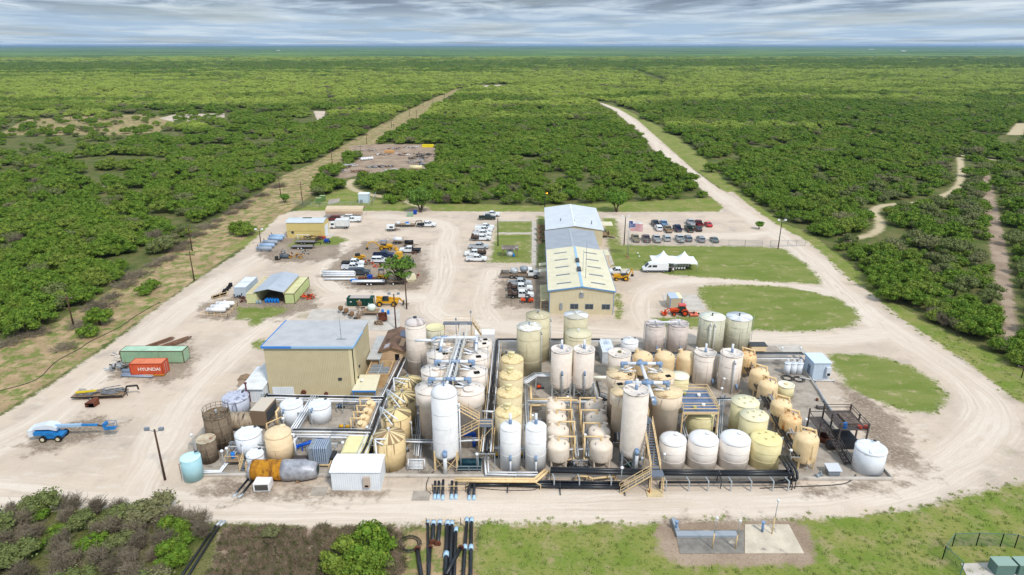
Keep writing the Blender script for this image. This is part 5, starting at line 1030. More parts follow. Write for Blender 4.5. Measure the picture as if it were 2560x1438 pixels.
R('black and white pipe rack beside the ochre tanks', [(1010,893),(978,960),(958,1000),(936,1060),(917,1110),(905,1135)], 2.4, [(0,0,.2,HDPE),(.5,0,.12,PVC),(-.5,0,.1,PVC),(-.8,.1,.06,GALV)], 6)
R('four white pipes slanting between the white plastic tanks', [(784,990),(760,1030),(733,1072)], 2.7, [(0,0,.11,PVC),(.36,0,.11,PVC),(-.36,0,.11,PVC),(.8,0,.08,GALV)], 6)
R('grey and white pipe rack crossing behind the radiator unit', [(733,1074),(830,1075),(928,1077)], 2.6, [(0,0,.13,DGREY),(-.5,0,.1,PVC),(-.9,-.3,.12,PVC),(.45,0,.07,GALV)], 6)
R('single white pipe over the bare concrete behind the radiator unit', [(730,1110),(744,1092),(868,1094)], 1.9, [(0,0,.16,PVC)], 8)
R('short grey pipe rack between the two white ribbed tanks at front left', [(572,1108),(664,1110)], 2.3, [(0,0,.1,GALV),(.4,0,.1,GALV),(-.4,-.3,.08,PVC)], 5)
R('white pipe leading from the ground tanks toward the rusty brown tank', [(500,1182),(552,1180),(600,1118)], .6, [(0,0,.12,PVC),(.4,0,.12,PVC)], 8)
R('cranked white pipe rack linking domed filters to the pink towers', [(1311,957),(1340,938),(1380,938)], 3.2, [(0,0,.12,PVC),(.4,0,.12,GALV),(-.4,0,.1,PVC),(.8,.1,.06,GALV)], 5)
R('thick white pipe between the pink towers and the tan clarifiers', [(1484,944),(1520,944)], 2.6, [(0,0,.32,MAT('cream_white_pipe', (232,230,214), None))], 5)
R('beige pipe above the pale filter vessels', [(1326,965),(1328,998),(1444,1001)], 2.4, [(0,0,.17,BEIP)], 8, BEIG)
R('second beige pipe feeding the left filter column', [(1326,1060),(1327,1014),(1366,1013)], 1.8, [(0,0,.17,BEIP)], 8, BEIG)
R('grey pipe rack crossing above the pale filter vessels', [(1318,1006),(1420,1007),(1510,1008)], 2.2, [(0,0,.16,GREYS),(.5,0,.12,PVC)], 6)
R('grey pipe rack running forward between the filter columns, left', [(1424,1006),(1434,1080),(1440,1140)], 1.9, [(0,0,.1,GALV),(.35,0,.1,GALV),(-.3,-.6,.1,BEIP)], 5)
R('grey pipe rack running forward between the filter columns, right', [(1456,1006),(1462,1080),(1466,1140)], 1.9, [(0,0,.1,GALV),(.35,0,.1,GALV),(-.3,-.6,.1,BEIP)], 5)
R('grey pipe rack between the domed filters and the pale vessels', [(1312,965),(1316,1060),(1318,1120)], 2.2, [(0,0,.1,GALV),(.35,0,.1,GREYS)], 6)
R('white pipe along the front kerb joining the two plain white tanks', [(1211,1142),(1215,1186),(1290,1188),(1345,1188)], .7, [(0,0,.13,PVC),(.5,.1,.1,PVC)], 9)
R('white pipe crossing to the stair tower beside the pink clarifiers', [(1205,1028),(1240,1030)], 4.4, [(0,0,.16,PVC)], 5)
R('pale pipes crossing behind the tall white tower', [(1000,1104),(1080,1106),(1205,1100)], 2.3, [(0,0,.14,PVC),(.6,0,.1,GALV)], 7)
R('dark pipe and white line running forward beside the tan clarifiers', [(1492,955),(1506,1010),(1512,1090)], 1.6, [(0,0,.2,HDPE),(-.6,.2,.12,PVC)], 6)
R('grey pipes passing behind the cream tanks', [(1795,1000),(1850,1000),(1905,1000)], 2.2, [(0,0,.14,GALV),(.5,0,.12,DGREY)], 6)
R('white and grey pipes bunched beside the pinkish white front tanks', [(1700,1040),(1716,1100)], 2.0, [(0,0,.1,GALV),(.35,0,.1,GALV),(-.35,0,.08,GREYS)], 5)
R('ground pipe and kerb channel running to the dark steel platform', [(2020,930),(2060,1000),(2098,1055)], .35, [(0,0,.14,GREYS)], 8)
R('white pipe lying in front of the light blue cabin', [(2000,944),(2040,951),(2085,951)], .3, [(0,0,.1,PVC)], 8)
R('small-bore grey lines threading between the ochre tanks and pink clarifiers', [(1045,940),(1040,1010),(1046,1080),(1040,1140)], 1.6, [(0,0,.08,GALV),(.3,0,.08,PVC),(-.3,.2,.06,GALV),(.6,-.4,.1,GREYS)], 4)
R('grey bundle of lines beside the blue-decked platform', [(1804,1000),(1800,1060),(1798,1100)], 2.2, [(0,0,.09,GREYS),(.3,0,.09,GALV),(-.3,0,.07,PVC)], 4)
R('black and grey lines in front of the cream tanks', [(1690,1095),(1800,1098),(1905,1094)], 1.3, [(0,0,.12,HDPE),(.4,.3,.09,PVC)], 5, DGREY)
R('white header pipe behind the front pale vessels', [(1330,1122),(1430,1124),(1530,1122)], 1.5, [(0,0,.12,PVC),(.5,-.3,.1,GREYS)], 5)
R('pale lines crossing behind the two plain white tanks', [(1215,1120),(1300,1122),(1362,1120)], 1.9, [(0,0,.1,PVC),(.4,0,.08,GALV)], 5)
R('tangle of grey lines between tan clarifiers and pink towers', [(1500,985),(1540,1000),(1545,1100)], 2.6, [(0,0,.1,GALV),(.35,.2,.08,GREYS),(-.4,-.3,.14,HDPE)], 4)
R('rust and grey lines behind the four small golden vessels', [(845,1010),(895,1012),(900,1000)], 1.4, [(0,0,.1,GREYS),(.4,.3,.07,RUST)], 4)
R('low grey lines in the bare concrete left of the cream-roofed basin', [(770,1112),(840,1113)], .9, [(0,0,.08,GALV),(.5,0,.07,PVC)], 3)
R('grey rail-height lines along the rear wall of the golden vessel row', [(1585,915),(1740,916)], 1.4, [(0,0,.1,PVC),(.4,.2,.08,GREYS)], 4)
R('black drain pipe beside the golden vessels on the concrete', [(1900,975),(1960,1090),(1985,1150)], .4, [(0,0,.12,HDPE),(.4,0,.08,GALV)], 8)
for k, xs in enumerate((1385,1448,1527,1664,1721,1769,1826,1876,1931,1969)):
    x, y = P(xs, 1228 if k > 2 else 1222); t = thing('pipe_stand', 'galvanised hockey-stick stand holding the black front pipes', 'pipe stand', (x, y, 0), 0, 'pipe stands along the front'); part('post', MB().cbox(0, 0, 0, .16, .16, 1.6), GALV, t); part('arm', MB().beam((0, 0, 1.55), (-.25, 2.2, 1.45), .14), GALV, t)
# black loops where the slanting rack meets the front run
for k, (dx, dz, l) in enumerate(((0, 0, 'outer'), (-.55, .0, 'middle'), (-1.1, 0, 'inner'))):
    x, y = P(1990, 1176, 2.2); mb = MB(); mb.pipe([(dx, 3.2, .1), (dx, .4, .1), (dx+.1, -.2, -.3), (dx+.1, -.5, -.9), (dx+.1, -.2, -1.5), (dx-2.0, -.4-k*.2, -1.5)], .2, 10); solo('pipe_bend', mb, HDPE, '%s black bend dropping at the front right pipe corner' % l, 'pipe', (x, y, 2.2))
# overhead manifolds on the clarifiers
def manifold(t, pa, pb, z, drop, r=.26):
    a, b = P(*pa, z), P(*pb, z); o = t.location; A = (a[0]-o.x, a[1]-o.y, z); B = (b[0]-o.x, b[1]-o.y, z)
    part('cross_pipe', MB().tube(A, B, r, 12), PVC, t)
    for q, s in ((A, 1), (B, -1)):
        part('drop_pipe', MB().tube((q[0], q[1], z-.3), (q[0], q[1], z-drop), r, 12), PVC, t); part('blue_fitting', MB().ball(q, r*1.35, n=10, k=6).tube(q, (q[0]+s*.8, q[1], q[2]), r*1.2, 12).tube(q, (q[0], q[1], q[2]-.6), r*1.2, 12), PVCB, t)
    m = ((A[0]+B[0])/2, (A[1]+B[1])/2, z); part('blue_fitting', MB().tube((m[0]-.9, m[1], z), (m[0]+.9, m[1], z), r*1.25, 12), PVCB, t)
t = thing('overhead_manifold', 'white pipes with blue elbows crossing the tops of the pink clarifiers', 'pipes', (*P(1150, 940, 9.2), 0))
manifold(t, (1090,904), (1183,904), 10.5, 1.3); manifold(t, (1075,948), (1173,948), 10.5, 1.3)
o = t.location; L3 = lambda px, py, z: (P(px, py, z)[0]-o.x, P(px, py, z)[1]-o.y, z)
part('cross_pipe', MB().pipe([L3(1037,851,10.3), L3(1080,851,10.3), L3(1090,845,10.5), L3(1190,844,10.5)], .25, 12), PVC, t)
part('blue_fitting', MB().tube(L3(1078,851,10.3), L3(1092,844,10.5), .32, 12).tube(L3(1103,844,10.5), L3(1118,844,10.5), .34, 12), PVCB, t)
part('drop_pipe', MB().tube(L3(1106,846,10.5), L3(1102,868,10.0), .24, 12).tube(L3(1192,842,10.5), L3(1190,878,9.6), .24, 12), PVC, t)
part('blue_fitting', MB().tube(L3(1103,862,10.1), L3(1101,880,9.5), .28, 12).tube(L3(1191,858,10.1), L3(1191,870,9.7), .28, 12), PVCB, t)
part('header_pipe', MB().tube(L3(1152,842,10.2), L3(1117,960,10.2), .2, 10), PVC, t)
def launders(t, tanks, cx, h):
    o = t.location
    for (tt, x, y, r, hh) in tanks:
        d = Vector((x-cx, 0, 0)).normalized()
        for s in (-.35, .35): part('launder_pipe', MB().tube((cx+d.x*.9-o.x, y+s*2.2-o.y, h+.75), (x-d.x*r*.25-o.x, y+s*.8-o.y, h+.3), .15, 8), PVC, t)
cxA = (CA['3L'][1]+CA['3R'][1])/2
for kk in ('1', '2', '3', '4'): launders(t, [CA[kk+'L'], CA[kk+'R']], (CA[kk+'L'][1]+CA[kk+'R'][1])/2, 9.2)
t = thing('roof_walkway', 'long pale truss walkway running back over the pink clarifiers', 'walkway', (*P(1145, 900, 9.6), 0)); o = t.location
A, B = Vector(L3(1160,836,9.6)), Vector(L3(1122,968,9.6)); u = (B-A).normalized(); q = Vector((-u.y, u.x, 0)); n = 12
part('deck', MB().beam(A, B, .1, 1.0), GRATE, t)
for s in (-.6, .6):
    mb = MB()
    for z in (.1, .6, 1.15): mb.beam(A+q*s+Vector((0, 0, z)), B+q*s+Vector((0, 0, z)), .07)
    for k in range(n+1): p = A.lerp(B, k/n)+q*s; mb.beam(p, p+Vector((0, 0, 1.15)), .06)
    part('guard_rail', mb, MAT('pale_rail', (216,216,212), None), t)
for k in range(n+1): p = A.lerp(B, k/n)+Vector((0, 0, 2.0)); part('roof_bow', MB().beam(p-q*.6-Vector((0,0,.9)), p-q*.6, .06).beam(p-q*.6, p+q*.6, .06).beam(p+q*.6, p+q*.6-Vector((0,0,.9)), .06), MAT('pale_rail', (216,216,212), None), t)
for k, p_ in enumerate(((1088,900),(1220,905),(1076,955),(1215,960))):
    a = P(*p_, 9.2); solo('antenna_mast', MB().cyl(0, 0, 0, 2.6, .04, 6).ball((0, 0, 2.6), .12), GREYS, 'thin mast on the rim of a pink clarifier', 'mast', (*a, 9.2), 0, 'thin masts on the clarifier rims')
# perimeter rails between clarifier tops
for key, dct, h in (('A', CA, 9.2), ('B', CB, 9.0)):
    for kk, (tt, x, y, r, hh) in dct.items():
        mb = MB(); a0 = 0 if kk[1] == 'L' else PI; pts = [((r-.1)*math.cos(a0+a), (r-.1)*math.sin(a0+a), h-ZS) for a in (-1.1, -.75, -.4, 0, .4, .75, 1.1)]
        for z in (.55, 1.05): mb.pipe([(p[0], p[1], p[2]+z) for p in pts], .03, 5, bend=False)
        for p in pts: mb.beam(p, (p[0], p[1], p[2]+1.05), .05)
        part('guard_rail', mb, BEIG, tt); part('roof_pipe', MB().pipe([(-r*.2*(1 if kk[1]=='L' else -1), .1, h-ZS+.1), (0, 0, h-ZS+.55), (r*.3*(1 if kk[1]=='L' else -1), -.3, h-ZS+.5)], .09, 6), GREYS, tt)
t = thing('overhead_manifold', 'white pipes with blue joints crossing the tops of the tan clarifiers', 'pipes', (*P(1610, 940, 9), 0)); o = t.location
manifold(t, (1556,909), (1652,909), 10.4, 1.4); manifold(t, (1567,957), (1670,957), 10.4, 1.4)
part('header_pipe', MB().pipe([L3(1602,908,10.4), L3(1619,958,10.4), L3(1635,1004,10.2)], .27, 12), PVC, t); part('blue_fitting', MB().tube(L3(1633,996,10.2), L3(1637,1008,10.1), .35, 12).tube(L3(1617,952,10.4), L3(1621,964,10.4), .36, 12).tube(L3(1600,903,10.4), L3(1604,914,10.4), .36, 12), PVCB, t)
for kk in ('1', '2'): launders(t, [CB[kk+'L'], CB[kk+'R']], (CB[kk+'L'][1]+CB[kk+'R'][1])/2, 9.0)
t = thing('crossover_pipe', 'white pipe crossing between the two pinkish grey ringed tanks', 'pipe', (*P(1668, 806, 6.4), 0)); o = t.location; part('pipe', MB().tube(L3(1622,806,6.4), L3(1700,805,6.4), .16, 10), PVC, t); part('riser', MB().tube(L3(1640,800,7.0), L3(1640,812,5.8), .18, 10), PVC, t); part('riser', MB().tube(L3(1699,799,7.0), L3(1699,812,5.8), .18, 10), PVC, t)
# white inlet pipes over the ochre tanks
for k, (ax, ay, bx, by) in enumerate(((984,945,1025,947),(968,974,1012,1003),(951,1018,993,1046),(938,1098,965,1095))):
    z = 6.2 if k < 3 else 5.4; a, b = P(ax, ay, z), P(bx, by, z); t = thing('inlet_pipe', ('white inlet pipes reaching over the rearmost ochre tank', 'white inlet pipes reaching over the second ochre tank', 'white inlet pipes reaching over the third ochre tank', 'white inlet pipe reaching over the front ochre tank')[k], 'pipe', (a[0], a[1], 0)); dx, dy = b[0]-a[0], b[1]-a[1]
    part('riser', MB().tube((0, 0, 0), (0, 0, z), .13, 8), PVC, t); part('arm', MB().tube((0, 0, z), (dx, dy, z-.2), .12, 8), PVC, t); part('arm', MB().tube((0, 0, z-.35), (dx*.8, dy-.8, z-.6), .1, 8), PVC, t)
# ------------------------------------------------------------------ stairs
def flight(t, A, B, w=1.0, n=14, sm=BEIG, rail=True, tm=GRATE):
    A = Vector(A); B = Vector(B); u = Vector((B.x-A.x, B.y-A.y, 0)).normalized(); q = Vector((-u.y, u.x, 0))
    for s in (-1, 1): part('stringer', MB().beam(A+q*s*w/2, B+q*s*w/2, .08, .26) if abs(u.x) < .5 else MB().beam(A+q*s*w/2, B+q*s*w/2, .26, .08), sm, t)
    for k in range(n): p = A.lerp(B, (k+.5)/n); part('tread', MB().beam(p-q*(w/2-.05), p+q*(w/2-.05), .28, .06) if abs(u.x) >= .5 else MB().box(p.x-w/2+.05, p.x+w/2-.05, p.y-.14, p.y+.14, p.z-.03, p.z+.02), tm, t)
    if rail:
        for s in (-1, 1):
            mb = MB()
            for z in (.5, 1.0): mb.beam(A+q*s*w/2+Vector((0,0,z)), B+q*s*w/2+Vector((0,0,z)), .07)
            for k in range(5): p = A.lerp(B, k/4)+q*s*w/2; mb.beam(p, p+Vector((0,0,1.0)), .06)
            part('handrail', mb, sm, t)
t = thing('long_staircase', 'long beige steel stair climbing from the road to the tan clarifier tops', 'stairs', (*P(1640, 1232), 0)); o = t.location
xl = P(1640, 1180, 2.9)
flight(t, (P(1552,1240)[0]-o.x, .3, .0), (-.9, .3, 2.9), .9, 16); part('landing', MB().box(-.9, .9, -.3, 1.2, 2.8, 2.9), GRATE, t)
mb = MB()
for sx in (-.85, .85):
    for sy in (-.25, .6): mb.beam((sx, sy, 0), (sx, sy, 2.8), .12)
part('landing_leg', mb, BEIG, t)
flight(t, (0, 1.2, 2.9), (-.2, 7.4, 6.6), 1.3, 18); part('landing', MB().box(-.9, .5, 7.4, 8.8, 6.5, 6.6), GRATE, t); flight(t, (-.3, 8.8, 6.6), (-.8, 12.6, 9.0), 1.1, 10)
for yy_, zz in ((4.2, 4.6), (8.0, 6.4), (12.4, 8.8)):
    for sx in (-.7, .6): part('tower_leg', MB().beam((sx-.3, yy_, 0), (sx-.3, yy_, zz), .12), BEIG, t)
solo('footing', MB().box(-1.1, 1.0, -.6, 1.0, 0, .14), MAT('cream_footing', (216,196,152), (200,182,142), 1.0), 'cream concrete footing under the stair landing', 'footing', (*P(1637, 1236), 0))
solo('traffic_cone', MB().cyl(0, 0, 0, .04, .22, 10).cyl(0, 0, .04, .7, .15, 10, .03), MAT('cone_orange', (206,92,34), None), 'orange traffic cone on the stair footing', 'cone', (*P(1624, 1232), .14))
t = thing('zigzag_stair', 'beige zigzag stair and tower leaning on the front right pink clarifier', 'stairs', (*P(1203, 1146), 0)); o = t.location
flight(t, (-4.7, .2, 3.0), (-.2, .2, 5.6), .9, 14); flight(t, (-5.2, 1.4, 8.9), (-.2, 1.4, 5.7), .9, 16); part('landing', MB().box(-.4, 1.8, -.2, 2.0, 5.5, 5.6), GRATE, t)
for sx, sy in ((-.3, -.1), (1.7, -.1), (-.3, 1.9), (1.7, 1.9)): part('tower_leg', MB().beam((sx, sy, 0), (sx, sy, 6.6), .12), BEIG, t)
part('brace', MB().beam((-.3, -.1, .2), (1.7, -.1, 2.6), .08).beam((1.7, -.1, .2), (-.3, -.1, 2.6), .08).beam((-.3, -.1, 2.8), (1.7, -.1, 5.4), .08).box(-.35, 1.75, -.15, -.08, 6.0, 6.07).box(-.35, 1.75, -.15, -.08, 6.5, 6.57), BEIG, t); part('post', MB().beam((-3.4, .1, 0), (-3.4, .1, 7.5), .14), BEIG, t)
t = thing('deck_stair', 'small stair platform with blue drum at the front left of the plant', 'platform', (*P(590, 1170), ZS)); part('deck', MB().box(-1.4, .6, 0, 1.8, .95, 1.02), WOOD, t); flight(t, (1.4, -1.0, .1), (1.4, .8, 1.0), .9, 5, BEIG); part('deck_rail', MB().box(-1.4, .6, -.02, .04, 1.9, 1.96).box(-1.4, -1.34, 0, 1.8, 1.9, 1.96).cbox(-1.37, 0, .95, .06, .06, 1).cbox(.57, 0, .95, .06, .06, 1), BEIG, t)
barrel(*[P(585, 1166)[0]-.2, P(585, 1166)[1]+.6], 'blue drum standing on the small stair platform at front left', BLUE, z=1.03)
t = thing('rear_gangway', 'beige gangway with dark stair flight behind the pink clarifiers', 'gangway', (*P(1166, 898), 0)); o = t.location
flight(t, (2.9, 2.2, 4.2), (1.2, 2.2, 6.9), 1.0, 12, BEIG, tm=DGREY); part('deck', MB().box(-4.5, 1.2, 1.2, 2.8, 6.8, 6.9), GRATE, t); part('deck_rail', MB().box(-4.5, 1.2, 1.2, 1.26, 7.9, 7.96).box(-4.5, 1.2, 2.74, 2.8, 7.9, 7.96).box(-4.5, 1.2, 1.2, 1.26, 7.4, 7.45), BEIG, t)
for sx in (-4.3, -1.5, 1.1): part('tower_leg', MB().beam((sx, 2.0, 0), (sx, 2.0, 6.8), .14), BEIG, t)
for k, (a_, b_) in enumerate(((1141, 842), (1178, 838))):
    a = P(a_, b_, 9.2); solo('antenna_mast', MB().cyl(0, 0, 0, (3.4, 4.6)[k], .05, 6).cbox(0, 0, (3.2, 4.3)[k], .3, .2, .4), GREYS, ('slim dark mast behind the pink clarifiers', 'slim mast with a white box behind the pink clarifiers')[k], 'mast', (*a, 9.2))
# blue-decked platform over the olive-yellow tank
a = P(1752, 1030, 5.8); t = thing('deck_platform', 'tan railed steel platform with blue-grey deck beside the white towers', 'platform', (a[0], a[1], ZS)); W_, D_ = 2.7, 6.6
part('deck', MB().box(-W_, W_, 0, D_, 5.65, 5.75), MAT('blue_deck', (104,124,156), (94,112,142), 1.0), t); part('deck_beam', MB().box(-W_, W_, -.16, -.02, 5.4, 5.78), BEIG, t)
for k in range(5): part('cross_beam', MB().box(-W_, W_, .1+k*1.6, .2+k*1.6, 6.2, 6.28), BEIG, t)
mb = MB()
for s in (-1, 1):
    for z in (6.25, 6.8): mb.box(s*W_-.04, s*W_+.04, 0, D_, z, z+.07)
    for k in range(6): mb.cbox(s*W_, k*D_/5, 5.7, .07, .07, 1.15)
for z in (6.25, 6.8): mb.box(-W_, W_, -.04, .04, z, z+.07); mb.box(-W_, W_, D_-.04, D_+.04, z, z+.07)
part('guard_rail', mb, BEIG, t)
for sx in (-1, 1):
    for sy in (0, 1): part('leg', MB().cbox(sx*W_, sy*D_, 0, .2, .2, 5.6).beam((sx*W_, sy*D_, 4.0), (sx*(W_-1), sy*D_, 5.6), .1), BEIG, t)
for k, (dx, dy) in enumerate(((-1.2, 5.2), (.9, 4.6), (.8, 1.6), (-.7, .9))):
    solo('hatch_cover', MB().cyl(0, 0, 0, .5, .28, 10), WHT if k in (1, 2) else MAT('moss_cover', (176,176,110), None), ('mossy green stub on the blue deck, rear left', 'white bucket on the blue deck, rear right', 'white bucket on the blue deck, front right', 'mossy green stub on the blue deck, front')[k], 'bucket', (a[0]+dx, a[1]+dy, 5.76+ZS))
# dark steel platform right
a = P(2100, 1160); t = thing('dark_platform', 'dark weathered steel platform with stair and railings at the far right', 'platform', (a[0], a[1], ZS)); DK = MAT('weathered_dark_steel', (92,84,80), (70,62,60), 2.0, rough=.8)
part('deck', MB().box(1.0, 5.2, 3.4, 9.0, 3.5, 3.62), DK, t); mb = MB()
for x_, y_ in ((1,3.4),(5.2,3.4),(1,9),(5.2,9),(-1.2,5),(-1.2,9),(1,6.2),(5.2,6.2)): part('leg', MB().cbox(x_, y_, 0, .2, .2, 4.7 if x_ > 0 else 4.0), DK, t)
for z in (4.2, 4.65): mb.box(1, 5.2, 3.36, 3.44, z, z+.08); mb.box(1, 5.2, 8.96, 9.04, z, z+.08); mb.box(.96, 1.04, 3.4, 9, z, z+.08); mb.box(5.16, 5.24, 3.4, 9, z, z+.08)
part('guard_rail', mb, DK, t); part('lower_deck', MB().box(-1.3, .9, 4.8, 9.0, 2.4, 2.5), DK, t); part('lower_rail', MB().box(-1.3, .9, 8.9, 9, 3.4, 3.48).box(-1.3, -1.22, 4.8, 9, 3.4, 3.48), DK, t); flight(t, (1.0, -.3, .1), (.1, 4.8, 2.4), .9, 10, DK, tm=DK); part('screen_grid', MB().box(2.6, 4.6, 4.6, 7.8, 3.63, 3.9), MAT('grid_dark', (120,104,92), (70,60,54), 3.0, ribs=('Y', .4, 1.0)), t); part('machinery', MB().tube((-.4, 3.6, .9), (1.6, 3.6, .9), .7, 14).cbox(2.8, 5.0, .2, 2.4, 3.0, 1.6), HDPE, t)
barrel(a[0]+1.9, a[1]+3.9, 'blue barrel on the dark steel platform', BLUE, z=3.67)
for k in range(2): solo('round_fitting', MB().cyl(0, 0, 0, .35, .35, 12), MAT('red_fitting', (190,70,50), None), 'red round fitting at the edge of the dark platform', 'fitting', (a[0]+4.2+k*.9, a[1]+3.9, 3.67), 0, 'red fittings on the dark platform')
# ------------------------------------------------------------------ vehicles
PAINT = {}
def paint(n, c=None, rough=.35):
    if n not in PAINT: PAINT[n] = MAT('car_'+n, c, None, rough=rough, spec=.5)
    return PAINT[n]
for n, c in dict(white=(226,230,234), silver=(176,182,188), greysteel=(112,120,130), navy=(30,42,76), darkgreen=(34,50,44), maroon=(104,30,40), red=(198,28,34), tan=(150,142,118), plum=(104,84,92), black=(34,35,40), lblue=(124,164,200), green=(84,104,104), champagne=(150,134,110), charcoal=(62,70,80), pewter=(136,140,148)).items(): paint(n, c)
TYRE = MAT('tyre', (30,30,32), None, rough=.9); RIM = MAT('rim', (150,150,152), None, rough=.4, metal=.4); CGL = MAT('car_glass', (34,48,56), None, rough=.1, spec=.8); LAMP = MAT('head_lamp', (230,232,235), None, rough=.2); TAIL = MAT('tail_lamp', (170,24,24), None, rough=.3); TRIM = MAT('black_trim', (34,35,38), None, rough=.7); BEDF = MAT('bed_floor', (58,60,64), None, rough=.8)
VM = {}
def vmesh(key, fn):
    if key not in VM: m, mats = fn(); VM[key] = mesh(key.split('|')[-1], m, mats)
    return VM[key]
def pt(name, key, fn, par, loc=None, mat=None, rz=None):
    o = bpy.data.objects.new(name, vmesh(key+'|'+name, fn)); link(o, par)
    if loc: o.location = loc
    if rz: o.rotation_euler = (0, 0, rz)
    if mat: o.material_slots[0].link = 'OBJECT'; o.material_slots[0].material = mat
    return o
def wheel(par, x, y, r=.4, w=.26, rim=None, k='w'):
    key = '%s%.2f%.2f' % (k, r, w)
    o = pt('wheel', key, lambda: (MB().tube((0, -w/2, 0), (0, w/2, 0), r, 16), TYRE), par, (x, y, r)); s = -1 if y < 0 else 1
    pt('rim', key+('a' if s > 0 else 'b'), lambda: (MB().tube((0, s*(w/2-.02), 0), (0, s*(w/2+.02), 0), r*.58, 12), RIM), o, mat=rim)
def glasshouse(xb0, xb1, xt0, xt1, zb, zt, w):      # returns glass, roof, pillars builders
    wi = w-.12; wt = w-.30
    def g(): return (MB().add([(xb0, -wi/2, zb), (xb1, -wi/2, zb), (xb1, wi/2, zb), (xb0, wi/2, zb), (xt0, -wt/2, zt), (xt1, -wt/2, zt), (xt1, wt/2, zt), (xt0, wt/2, zt)], [(0,3,2,1),(4,5,6,7),(0,1,5,4),(1,2,6,5),(2,3,7,6),(3,0,4,7)]), CGL)
    def r():
        mb = MB().add([(xt0-.05, -wt/2-.03, zt-.02), (xt1+.05, -wt/2-.03, zt-.02), (xt1+.05, wt/2+.03, zt-.02), (xt0-.05, wt/2+.03, zt-.02), (xt0+.1, -wt/2+.05, zt+.07), (xt1-.12, -wt/2+.05, zt+.07), (xt1-.12, wt/2-.05, zt+.07), (xt0+.1, wt/2-.05, zt+.07)], [(0,3,2,1),(4,5,6,7),(0,1,5,4),(1,2,6,5),(2,3,7,6),(3,0,4,7)])
        for s in (-1, 1):
            for f in (0, .48, 1):
                b = xb0+(xb1-xb0)*f; t_ = xt0+(xt1-xt0)*f; mb.beam((b, s*wi/2, zb-.02), (t_, s*wt/2, zt), .09)
        return mb, paint('white')
    return g, r
def body_prism(prof, w):
    """profile outline swept over the width with a narrower top edge"""
    return MB().prism(prof, -w/2, w/2)
